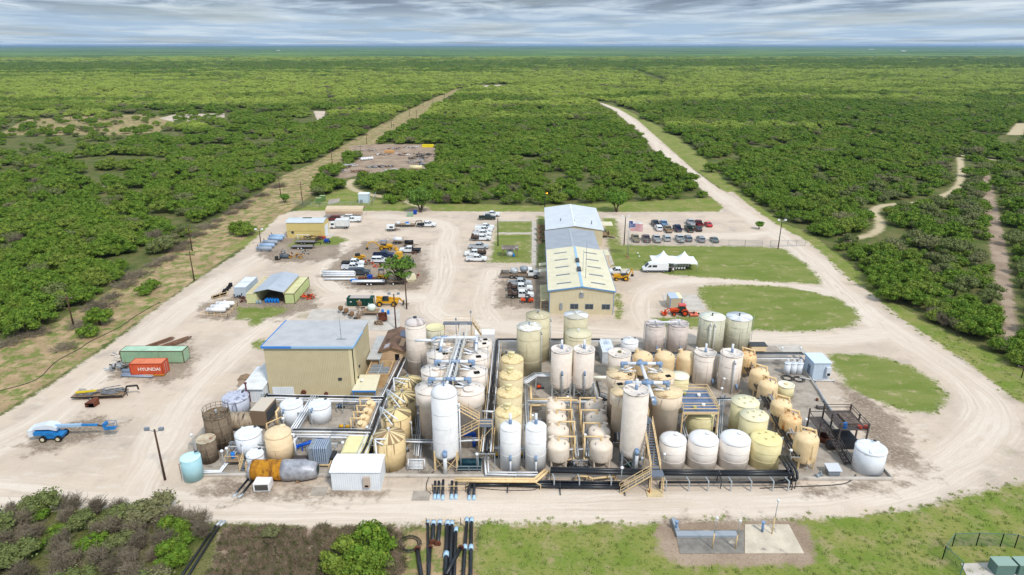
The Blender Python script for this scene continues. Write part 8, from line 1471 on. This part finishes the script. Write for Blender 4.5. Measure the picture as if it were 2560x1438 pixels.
for a_, b_, l_ in (((540,1318),(430,1480),'left of the two black pipes crossing the dry scrub'),((549,1319),(448,1480),'right of the two black pipes crossing the dry scrub')):
    a, b = P(*a_), P(*b_); t = thing('black_pipeline', l_, 'pipe', (a[0], a[1], 0)); part('pipe', MB().tube((0, 0, .2), (b[0]-a[0], b[1]-a[1], .2), .17, 10), HDPE, t); part('end_sleeve', MB().tube((.4, .9, .25), (0, 0, .2), .2, 10), GALV, t)
for a_, b_, l_ in (((622,1200),(586,1240),'left of the two black pipes slipping under the ochre cylinder'),((634,1203),(600,1242),'right of the two black pipes slipping under the ochre cylinder')):
    a, b = P(*a_), P(*b_); t = thing('black_pipeline', l_, 'pipe', (a[0], a[1], 0)); part('pipe', MB().tube((0, 0, .25), (b[0]-a[0], b[1]-a[1], .05), .15, 10), HDPE, t); part('end_sleeve', MB().tube((b[0]-a[0]+.3, b[1]-a[1]+.4, .1), (b[0]-a[0]-.2, b[1]-a[1]-.3, .02), .18, 10), GALV, t)
def cable(label, px, z=.05, r=.05, name='hose', m=HDPE, kk=8):
    p = [Vector((*P(a, b), z)) for a, b in px]; o = p[0].copy(); out = []
    for i in range(len(p)-1):
        p0 = p[max(0, i-1)]; p1 = p[i]; p2 = p[i+1]; p3 = p[min(len(p)-1, i+2)]
        for k in range(kk): s = k/kk; out.append(.5*((2*p1)+(p2-p0)*s+(2*p0-5*p1+4*p2-p3)*s*s+(3*p1-p0-3*p2+p3)*s**3))
    out.append(p[-1]); solo(name, MB().pipe([tuple(q-Vector((o.x, o.y, 0))) for q in out], r, 5, bend=False), m, label, 'hose', (o.x, o.y, 0))
cable('black hose looping from the wide white tank along the front kerb', [(2140,1188),(2120,1207),(2080,1214),(1990,1218),(1900,1222)], .08, .07); cable('thin black hose trailing along the road edge', [(1165,1218),(1250,1226),(1330,1226),(1352,1218),(1420,1222)], .05, .05); cable('long black hose lying on the bank left of the yard', [(0,978),(90,950),(140,905),(200,872),(225,855),(300,818),(340,790),(400,756)], .05, .07); cable('black hose arching down to the pipe risers', [(1084,1180),(1070,1200),(1066,1222),(1078,1236)], .1, .05)
solo('stone_step', MB().box(-1.2, 1.2, -1.0, 1.0, 0, .08), CONC, 'square concrete lid beside the beige rail', 'lid', (*P(1053, 1240), 0)); solo('stone_step', MB().box(-1.0, 1.0, -.9, .9, 0, .08), CONC, 'square concrete lid left of the white shed', 'lid', (*P(798, 1229), 0))
x, y = P(2500, 1421); 
for k, (dx, l_) in enumerate(((0, 'left'), (2.6, 'right'))): t = thing('transformer_box', 'green transformer cabinet at the bottom right corner, %s one' % l_, 'cabinet', (x+dx-.3, y-1.2, .08)); part('body', MB().box(-1.1, 1.1, 0, 1.4, 0, 1.4), MAT('pale_green_cab', (96,124,116), None), t); part('lid', MB().box(-1.15, 1.15, -.05, 1.45, 1.4, 1.48), MAT('pale_green_top', (140,164,152), None), t)
# ------------------------------------------------------------------ poles and lamps
PW = MAT('pole_wood', (92,68,54), (74,56,46), 2.0, rough=.9)
def pole(label, px, py, ptop, kind='power', name='utility_pole', lean=(0, 0), m=PW, grp=None, lampm=None):
    x, y = P(px, py); h = hat(y, ptop); t = thing(name, label, 'pole' if kind == 'power' else 'street lamp', (x, y, 0), 0, grp); r = .17 if h > 5 else .1
    part('post', MB().cyl(0, 0, 0, h, r, 8, r*.7), m, t)
    if kind == 'power': part('crossarm', MB().box(-1.3, 1.3, -.07, .07, h-1.1, h-.95), m, t); part('insulator', MB().cyl(-1.1, 0, h-.95, h-.7, .07, 6).cyl(1.1, 0, h-.95, h-.7, .07, 6).cyl(0, 0, h, h+.2, .07, 6), GREYS, t)
    if kind == 'flood':
        for s in (-1, 1): part('floodlight', MB().beam((0, 0, h-.3), (s*1.0, 0, h-.1), .07).box(s*1.0-.3, s*1.0+.3, -.25, .15, h-.1, h+.35), lampm or GREYS, t)
    if kind == 'lamp': part('lamp_head', MB().beam((0, 0, h-.1), (.6, 0, h+.1), .06).ball((.8, 0, h+.1), .25), lampm or LAMP, t)
    return t
pole('leaning brown pole with two floodlights at the left front of the yard', 413, 1200, 1074, 'flood', 'lamp_post')
for a_, b_, c_, l_ in ((185,818,735,'nearest the camera, among the sandy clearing'),(486,702,628,'at the bank beside the yard edge'),(481,628,562,'behind the bank pole'),(702,490,440,'where the brush meets the pole line'),(757,514,455,'beside the fenced pad'),(831,412,373,'left of the scrap clearing'),(902,382,362,'at the corner of the scrap clearing'),(917,361,332,'behind the scrap clearing'),(979,320,285,'halfway up the cut, left'),(986,340,308,'halfway up the cut, right'),(1024,292,264,'upper cut, left'),(1042,302,274,'upper cut, right'),(1058,266,244,'near the head of the cut, left'),(1083,277,236,'near the head of the cut, right'),(1112,255,219,'at the far end of the cut')): pole('wooden power pole '+l_, a_, b_, c_, 'power', 'utility_pole', grp='power poles along the pole line')
pole('wooden power pole in the far left clearing', 452, 350, 326, 'power'); pole('small wooden power pole in the brush at far left', 178, 303, 283, 'power'); pole('wooden power pole at the right edge beside the brush', 2553, 945, 905, 'power')
pole('brown pole with two floodlights beside the bluish tanks', 653, 615, 574, 'flood', 'lamp_post', lampm=LAMP); pole('tall plain brown pole right of the telehandler', 1017, 773, 695, 'lamp', 'lamp_post', lampm=GREYS); pole('brown pole with floodlights in front of the telehandler', 990, 822, 735, 'flood', 'lamp_post'); pole('dark pole between the parked trucks and the lawn', 1245, 615, 546, 'lamp', 'lamp_post', m=MY); pole('dark lamp pole behind the office block with orange lamp', 1362, 520, 484, 'lamp', 'lamp_post', m=MY, lampm=MAT('sodium_lamp', (255,170,40), None, emit=2.5)); pole('dark lamp pole left of the flagpoles', 1560, 612, 542, 'flood', 'lamp_post', m=MY, lampm=LAMP); pole('dark pole with two white lamps at the entrance gate', 1945, 622, 551, 'flood', 'lamp_post', m=MY, lampm=LAMP)
# wires between the poles
def wire(label, pts):
    mb = MB()
    for (a, b) in zip(pts, pts[1:]):
        for dx in (-1.1, 1.1): mb.pipe([tuple(Vector(a).lerp(Vector(b), k/8)+Vector((dx, 0, -1.2*4*(k/8)*(1-k/8)))) for k in range(9)], .02, 3, bend=False)
    solo('power_line', mb, DGREY, label, 'wires')
def ptop(a, b, c): x, y = P(a, b); return (x, y, hat(y, c)-.7)
wire('pair of thin sagging wires strung along the pole line', [ptop(-120,1010,880), ptop(185,818,735), ptop(481,628,562), ptop(702,490,440), ptop(831,412,373), ptop(917,361,332), ptop(979,320,285)])
# flags
def flag(label, px, py, ptop_, kind, fy):
    x, y = P(px, py); h = hat(y, ptop_); t = thing('flagpole', label, 'flagpole', (x, y, 0)); part('post', MB().cyl(0, 0, 0, h, .09, 8, .05), GALV, t); part('base', MB().cyl(0, 0, 0, .25, .4, 12), MAT('flag_base', (170,120,96), None), t); W_, H_ = 3.6, 2.1; z1 = h-fy
    f = lambda u, v: (.08+u*W_, .28*math.sin(u*6)*u, z1-v*H_-.28*u)
    def patch(u0, u1, v0, v1, off=0):
        mb = MB(); n = 10
        for i in range(n):
            a, b = u0+(u1-u0)*i/n, u0+(u1-u0)*(i+1)/n; pts = [f(a, v1), f(b, v1), f(b, v0), f(a, v0)]; pts = [(p[0], p[1]-off, p[2]) for p in pts]; mb.quad(*pts)
        return mb
    R_, W2, B_ = MAT('flag_red', (190,40,60), None), MAT('flag_white', (232,232,236), None), MAT('flag_blue', (36,60,130), None)
    if kind == 'us':
        c = part('flag_cloth', patch(0, 1, 0, 1, -.02), W2, t); mr = MB()
        for k in range(7): q = patch(0, 1, 2*k/13, (2*k+1)/13); mr.add(q.v, q.f)
        part('stripes', mr, R_, c); part('canton', patch(0, .4, 0, 7/13, .02), B_, c); ms = MB()
        for j in range(9):
            for i in range(6 if j % 2 == 0 else 5): u = .03+(i+(0 if j % 2 == 0 else .5))*.066; v = .03+j*.06; p = f(u, v); ms.tube((p[0], p[1]-.045, p[2]), (p[0], p[1]-.03, p[2]), .045, 5)
        part('stars', ms, W2, c)
    else:
        c = part('flag_cloth', patch(.3, 1, 0, .5, -.02), W2, t); part('lower_stripe', patch(.3, 1, .5, 1), R_, c); part('blue_band', patch(0, .3, 0, 1), B_, c); p = f(.15, .5); part('star', MB().tube((p[0], p[1]-.06, p[2]), (p[0], p[1]-.03, p[2]), .3, 5), W2, c)
flag('taller flagpole behind flying a blue, white and red flag', 1567, 641, 551, 'tx', .2); flag('flagpole flying the stars and stripes on the front lawn', 1570, 646, 556, 'us', .3)
for k in range(2): solo('ground_light', MB().ball((0, 0, .35), .25).cyl(0, 0, 0, .3, .1, 8), LAMP, 'small white ground floodlight near the flagpoles, %s' % ('rear', 'front')[k], 'lamp', (*P(1594+k*4, 636+k*8), 0))
# ------------------------------------------------------------------ people by the van
def person(label, x, y, rz, top, legs, hat_=None, carry=None):
    vs = [(0,0,.95),(0,0,1.2),(0,.0,1.42),(0,0,1.52),(0,.02,1.66),(.1,0,.9),(.12,.03,.5),(.13,0,.08),(.14,.14,.04),(-.1,0,.9),(-.12,-.02,.5),(-.13,-.04,.08),(-.14,.1,.04),(.2,0,1.38),(.27,.06,1.1),(.22,.28,1.0),(-.2,0,1.38),(-.27,.04,1.1),(-.22,.26,1.02)]
    ed = [(0,1),(1,2),(2,3),(3,4),(0,5),(5,6),(6,7),(7,8),(0,9),(9,10),(10,11),(11,12),(2,13),(13,14),(14,15),(2,16),(16,17),(17,18)]; rd = [.15,.15,.16,.06,.1,.1,.07,.05,.05,.1,.07,.05,.05,.07,.05,.035,.07,.05,.035]
    me = bpy.data.meshes.new('person'); me.from_pydata(vs, ed, []); o = bpy.data.objects.new('person', me); link(o); md = o.modifiers.new('skin', 'SKIN'); 
    if not me.skin_vertices: 
        bpy.context.view_layer.objects.active = o; bpy.ops.mesh.customdata_skin_add() if bpy.ops.mesh.customdata_skin_add.poll() else None
    for i, r_ in enumerate(rd): me.skin_vertices[0].data[i].radius = (r_, r_*.85)
    me.skin_vertices[0].data[0].use_root = True; o.modifiers.new('smooth', 'SUBSURF').levels = 1
    bpy.context.view_layer.update(); dg = bpy.context.evaluated_depsgraph_get(); m2 = bpy.data.meshes.new_from_object(o.evaluated_get(dg)); m2.materials.clear()
    for m_ in (top, legs, MAT('skin', (176,128,102), None)): m2.materials.append(m_)
    for p in m2.polygons:
        z = p.center.z; p.material_index = 2 if (z > 1.5 or (z < 1.12 and p.center.y > .16 and z > .5)) else (0 if z > .93 else 1); p.use_smooth = True
    o.modifiers.clear(); o.data = m2; m2.name = 'person'; o.location = (x, y, 0); o.rotation_euler = (0, 0, rz); tag(o, label, 'person')
    part('hair', MB().ball((0, .0, 1.72), .105, n=10, k=6), hat_ or MAT('dark_hair', (40,32,28), None), o)
a = P(1676, 683); person('person in dark clothes leaning over the black counter behind the van', a[0], a[1]+.4, .5, MY, MY); a = P(1681, 684); person('person in an orange cap and white apron beside the black counter', a[0]+.1, a[1], PI*.8, WHT, MY, ORNG)
a = P(1670, 680); t = thing('black_counter', 'black-draped counter standing behind the van under the tent edge', 'table', (a[0], a[1], 0)); part('drape', MB().box(-1.1, .9, 0, .8, 0, .9), MAT('drape_black', (20,22,28), None), t); part('top', MB().box(-1.15, .95, -.05, .85, .9, .94), MAT('drape_black', (20,22,28), None), t)
# ------------------------------------------------------------------ scrap clearing
SY = [(842,428,'pale sheet scrap at the left mouth of the scrap clearing',[GALV,WHT],50,'b'),(858,421,'dark trough on trestles in the scrap clearing',[MY,WOOD],51,'b'),(875,415,'white bent sheets by the bushes of the scrap clearing',[WHT,GALV],52,'b'),(938,419,'grey pipe offcuts in the middle of the scrap clearing',[GALV,MY],53,'t'),(962,418,'mixed parts beside the grey offcuts',[MY,GALV,RUST],54,'b'),(957,388,'white sacks and sheets in the upper scrap clearing',[WHT,RUST],55,'b'),(985,373,'corrugated sheet on a rusty frame at the top of the clearing',[GALV,RUST],57,'b'),(1028,370,'white sheets at the top edge of the clearing',[WHT,MY],58,'b'),(1045,398,'big heap of black pipe at the right of the clearing',[HDPE,HDPE,MY],59,'t'),(1060,390,'black pipe heap merging behind the big one',[HDPE,DGREY],60,'t'),(1040,408,'grey sheets below the black pipe heap',[GALV,MY],61,'b'),(1040,432,'white and grey scrap at the lower right of the clearing',[GALV,WHT,MY],63,'b'),(890,398,'grey crates at the left bend of the clearing',[GALV,WOOD],65,'b'),(925,378,'wooden pallets at the upper left of the clearing',[WOOD,GALV],66,'b'),(1010,388,'small white parts in the centre of the clearing',[WHT,RUST],67,'b'),(1062,415,'blue-grey pipes at the right edge of the clearing',[GREYS,HDPE],68,'t'),(985,428,'bent tin sheets low in the clearing',[GALV,WHT],69,'b'),(900,430,'timber offcuts at the lower left of the clearing',[WOOD,RUST],70,'b'),(1005,437,'loose white panels at the bottom of the clearing',[WHT,GALV],64,'b')]
for a_, b_, l_, mm, sd, kd in SY: heap(l_, a_, b_, 44, 5.2 if 'black pipe' in l_ else 3.9, mm, sd, kinds=(kd,), h=1.6 if 'black' in l_ else .8)
for k in range(5): a = P(905+k*6.3, 402-k*.6); solo('white_drum_tank', MB().ball((0, 0, .9), .85, n=12, k=8), [WHT, POLY][k % 2], 'round white tank in the row beside the scrap clearing bushes', 'tank', (*a, 0), 0, 'round white tanks in the scrap clearing')
for k, (a_, l_) in enumerate(((1063,'left'),(1077,'right'))): solo('yellow_crate', MB().box(-1.7, 1.7, -1, 1, 0, 1.5).box(-1.75, 1.75, -1.05, 1.05, 1.5, 1.62), MAT('bright_yellow', (226,206,24), None), 'bright yellow bin at the back of the scrap clearing, %s' % l_, 'bin', (*P(a_, 368), 0))
solo('orange_crate', MB().box(-2.6, 2.6, -1, 1, .3, 1.7).box(-2.2, -1.8, -.9, .9, 0, .3).box(1.8, 2.2, -.9, .9, 0, .3), MAT('tan_crate', (204,156,100), None), 'tan wooden crate behind the white sacks', 'crate', (*P(974, 383), 0)); solo('cream_tank', MB().tube((-3.2, 0, 1.1), (3.2, 0, 1.1), 1.0, 16).cbox(-2, 0, 0, .4, 1.4, .3).cbox(2, 0, 0, .4, 1.4, .3), CRM, 'long cream tank lying at the right edge of the scrap clearing', 'tank', (*P(1040, 424), 0))
# far farm buildings
for a_, b_, w_, l_, m_ in ((2180,124,60,'white farm sheds far away near the horizon at right',WHT),(2260,128.5,40,'low white building on the horizon right of the farm sheds',WHT),(695,127,30,'tiny white building on the left horizon',WHT),(2272,174,8,'small pale house deep in the right brush',TAN)):
    x, y = P(a_, b_); solo('farm_building', MB().prism([(-w_/2, 0), (w_/2, 0), (w_/2, 5), (0, 7), (-w_/2, 5)], 0, w_*.6), m_, l_, 'building', (x, y, 0))
# ------------------------------------------------------------------ single trees and foreground brush
def pl_(key, px, py, s, label, cat='tree', name=None, k=None, sz=None): return plant(key, *P(px, py), s, label, cat, None, name, sz, k)
pl_('garden', 1052, 531, 1.75, 'bright green shade tree at the back edge of the yard', name='shade_tree', k=0); pl_('garden', 1541, 530, 1.6, 'round green lawn tree behind the office block', name='shade_tree', k=1); pl_('garden', 1420, 502, .95, 'small dark green tree in the brown clearing behind the offices', name='shade_tree', k=2)
pl_('mesq', 2218, 752, 1.0, 'forked green tree on the verge, left of the pair by the right brush', k=0, sz=1.25); pl_('mesq', 2240, 755, 1.15, 'forked green tree on the verge, right of the pair by the right brush', k=1, sz=1.25); pl_('mesq', 2272, 745, 1.0, 'green tree joining the verge pair to the brush', k=2)
pl_('garden', 1897, 573, .55, 'small twisted tree on its own grass islet in the car park', name='shade_tree', k=1); pl_('mesq', 616, 588, 1.35, 'dense dark tree cluster at the left yard edge, right crown', k=3, sz=1.0); pl_('mesq', 598, 583, 1.2, 'dense dark tree cluster at the left yard edge, left crown', k=4); pl_('shrub', 975, 508, 1.9, 'rounded shrub by the dirt track behind the carport', 'shrub'); pl_('shrub', 1000, 503, 1.3, 'smaller shrub against the rounded one behind the carport', 'shrub'); pl_('garden', 712, 507, .7, 'small dark tree where the bank meets the fenced pad', name='shade_tree', k=0)
pl_('mesq', 250, 812, 1.05, 'pale green bush tree on the bank below the pole', k=1); pl_('shrub', 220, 842, 1.3, 'low green bush on the bank beside the black hose', 'shrub'); pl_('shrub', 380, 724, 1.5, 'round green shrub on the bank halfway up the yard edge', 'shrub'); pl_('shrub', 360, 737, 1.2, 'lower green shrub next to the round bank shrub', 'shrub')
pl_('mesq', 1778, 430, 1.35, 'single round tree standing on the verge of the gravel road', k=2); pl_('mesq', 1455, 262, 1.5, 'single dark round tree at the bend of the gravel road', k=3); pl_('shrub', 790, 468, 1.6, 'shrub beside the fenced pad track', 'shrub')
# yard tree with open crown
t = thing('yard_tree', 'leafy open-crowned tree growing among the parked machinery', 'tree', (*P(997, 706), 0)); r_ = random.Random(9)
cm, C_ = crown_mesh('crown', 77, 5.2, 2.5, 4.3, 40, 54, .2, LEAF2, core=False, lobe_r=(.55, 1.15)); part('crown', cm, None, t); part('trunk', limb_mesh(C_, 78, .2, 1, BARK, 3), None, t)
# foreground left thicket
def thicket():
    r = random.Random(21); n = 0; SP = []
    pg = poly([(-60,1300),(60,1268),(330,1255),(430,1270),(500,1305),(545,1330),(440,1438),(400,1600),(-150,1600)]); mn, mx = pg.min(0), pg.max(0)
    tries = 0
    while len(SP) < 88 and tries < 4000:
        tries += 1; p = np.array([[r.uniform(mn[0], mx[0]), r.uniform(mn[1], mx[1])]])
        if sdf(pg, p)[0] < .6 or any((p[0][0]-q[0])**2+(p[0][1]-q[1])**2 < 2.4 for q in SP): continue
        SP.append(tuple(p[0]))
    for (x, y) in SP:
        fx, fy = proj(x, y, 0); u = r.random()
        if u < .64: 
            o = solo('bare_shrub', BARE[n % 3], None, 'leafless grey-brown shrub in the near left thicket', 'shrub', (x, y, 0), r.uniform(0, 6), 'leafless shrubs in the near left thicket'); s = r.uniform(.8, 1.25); o.scale = (s, s, s)
        elif u < .84: plant('olive', x, y, r.uniform(.8, 1.2), 'dull olive shrub in the near left thicket', 'shrub', 'olive shrubs in the near left thicket')
        else: plant('shrub' if u < .95 else 'mesq', x, y, r.uniform(.6, .9), 'fresh green shrub in the near left thicket', 'shrub', 'green shrubs in the near left thicket')
        n += 1
thicket()
for a_, b_, s_, k_, l_ in ((862,1420,.95,'mesq','leafy green bush in the dry scrub, left of the pair'),(925,1400,1.15,'mesq','tall green bush in the dry scrub, right of the pair'),(915,1445,1.0,'mesq','green bush at the bottom edge below the tall one'),(850,1460,.9,'shrub','low green bush at the bottom edge in the dry scrub'),(680,1345,.6,'olive','small olive bush in the middle of the dry scrub'),(965,1420,.6,'olive','faded olive bush beside the road crossing')): pl_(k_, a_, b_, s_, l_, 'bush', 'bush')
# grey brush piles along the cut
for k, (a_, b_) in enumerate(((160,872),(210,812),(250,770),(275,745),(310,715),(345,690),(385,665),(410,650),(440,625),(465,610),(490,590),(520,568),(545,553),(575,535),(600,520),(625,505),(655,490),(690,468),(20,860),(90,835))):
    o = solo('brush_pile', PILE[k % 2], None, 'grey pile of cleared branches along the edge of the left brush', 'brush pile', (*P(a_, b_), 0), k*1.3, 'grey brush piles beside the pole line'); s = 1.0+.3*((k*7) % 3); o.scale = (s, s, s*.9)
for k, (a_, b_) in enumerate(((2330,800),(2360,815),(2395,830),(2350,780),(2420,815))):
    o = solo('bare_shrub', BARE[k % 3], None, 'leafless grey shrub at the edge of the right brush', 'shrub', (*P(a_, b_), 0), k*1.1, 'leafless shrubs in the right brush'); o.scale = (1.4,)*3
# dry scrub between the thicket and the road crossing
def scrub():
    pg = poly([(560,1322),(760,1318),(1000,1322),(1010,1400),(1000,1560),(470,1560)]); mn, mx = pg.min(0), pg.max(0); q = rng.uniform(mn, mx, (1500, 2)); q = q[sdf(pg, q) > .2]
    ln = poly([(545,1318),(440,1480)]); q = q[sdl([(545,1318),(438,1480)], q, 1.0) < 0]; n = len(q)
    b = MB(); r = random.Random(4)
    for k in range(70): a = r.uniform(0, 6.28); e = r.uniform(.2, 1.3); l = r.uniform(.25, .6); c = Vector((r.uniform(-.25, .25), r.uniform(-.25, .25), 0)); d = Vector((math.cos(a)*math.cos(e), math.sin(a)*math.cos(e), math.sin(e)))*l; b.tube(c, c+d, .03, 3, .008, cap=False)
    tuft = solo('dry_tuft', mesh('dry_tuft', b, DRY), None, 'dry brown tuft at the edge of the scrub beside the road crossing', 'tuft', (*P(1002, 1345), 0)); s = rng.uniform(.8, 1.9, n)
    scatter('dry_scrub', 'low dry brown scrub covering the ground left of the road crossing', 'scrub', np.c_[q, np.zeros(n)], np.stack([s, s, s*.8], 1), [tuft])
    grs = MB(); r = random.Random(5)
    for k in range(26): a = r.uniform(0, 6.28); c = Vector((r.uniform(-.3, .3), r.uniform(-.3, .3), 0)); d = Vector((math.cos(a)*.1, math.sin(a)*.1, r.uniform(.12, .3))); p = Vector((-math.sin(a)*.05, math.cos(a)*.05, 0)); grs.quad(tuple(c-p), tuple(c+p), tuple(c+d+p*.3), tuple(c+d-p*.3))
    tf = solo('grass_tuft', mesh('grass_tuft', grs, MAT('grass_blades', (140,160,72), (160,170,98), 3.0, rough=.8, rnd=.2)), None, 'green grass tuft at the edge of the near road', 'grass', (*P(1240, 1306), 0))
    xs = rng.uniform([-90, 60], [110, 420], (42000, 2)); R = cls(xs); d = np.maximum(np.maximum(R['grass'], R['lawn']), 0); e = (R['cal'] > -.8) & (R['cal'] < .6) & (R['grass'] > -2)
    ok = ((R['grass'] > -.3) & (R['cal'] < .2) & (xs[:, 1] < 130)) | (e & (xs[:, 1] < 200)) | ((R['lawn'] > -.5) & (R['lawn'] < 1.0) & (xs[:, 1] < 180)); fx, fy = np.array([proj(a, b, 0) for a, b in xs]).T
    ok &= ~((fx > 1640) & (fx < 2040) & (fy > 1300) & (fy < 1415)); ok &= ~((fx > 1000) & (fx < 2230) & (fy < 1240) & (fy > 840)); q = xs[ok]; s = rng.uniform(.5, .95, len(q)); scatter('grass', 'rough tufts of green grass along the verges and lawn edges', 'grass', np.c_[q, np.zeros(len(q))], np.stack([s, s, s], 1), [tf])
scrub()
scatter('dead_shrubs', 'scattered grey leafless shrubs standing among the green brush', 'scrub', np.c_[bq[:, :2], np.zeros(len(bq))], bs_*1.3, crowns(BARE))
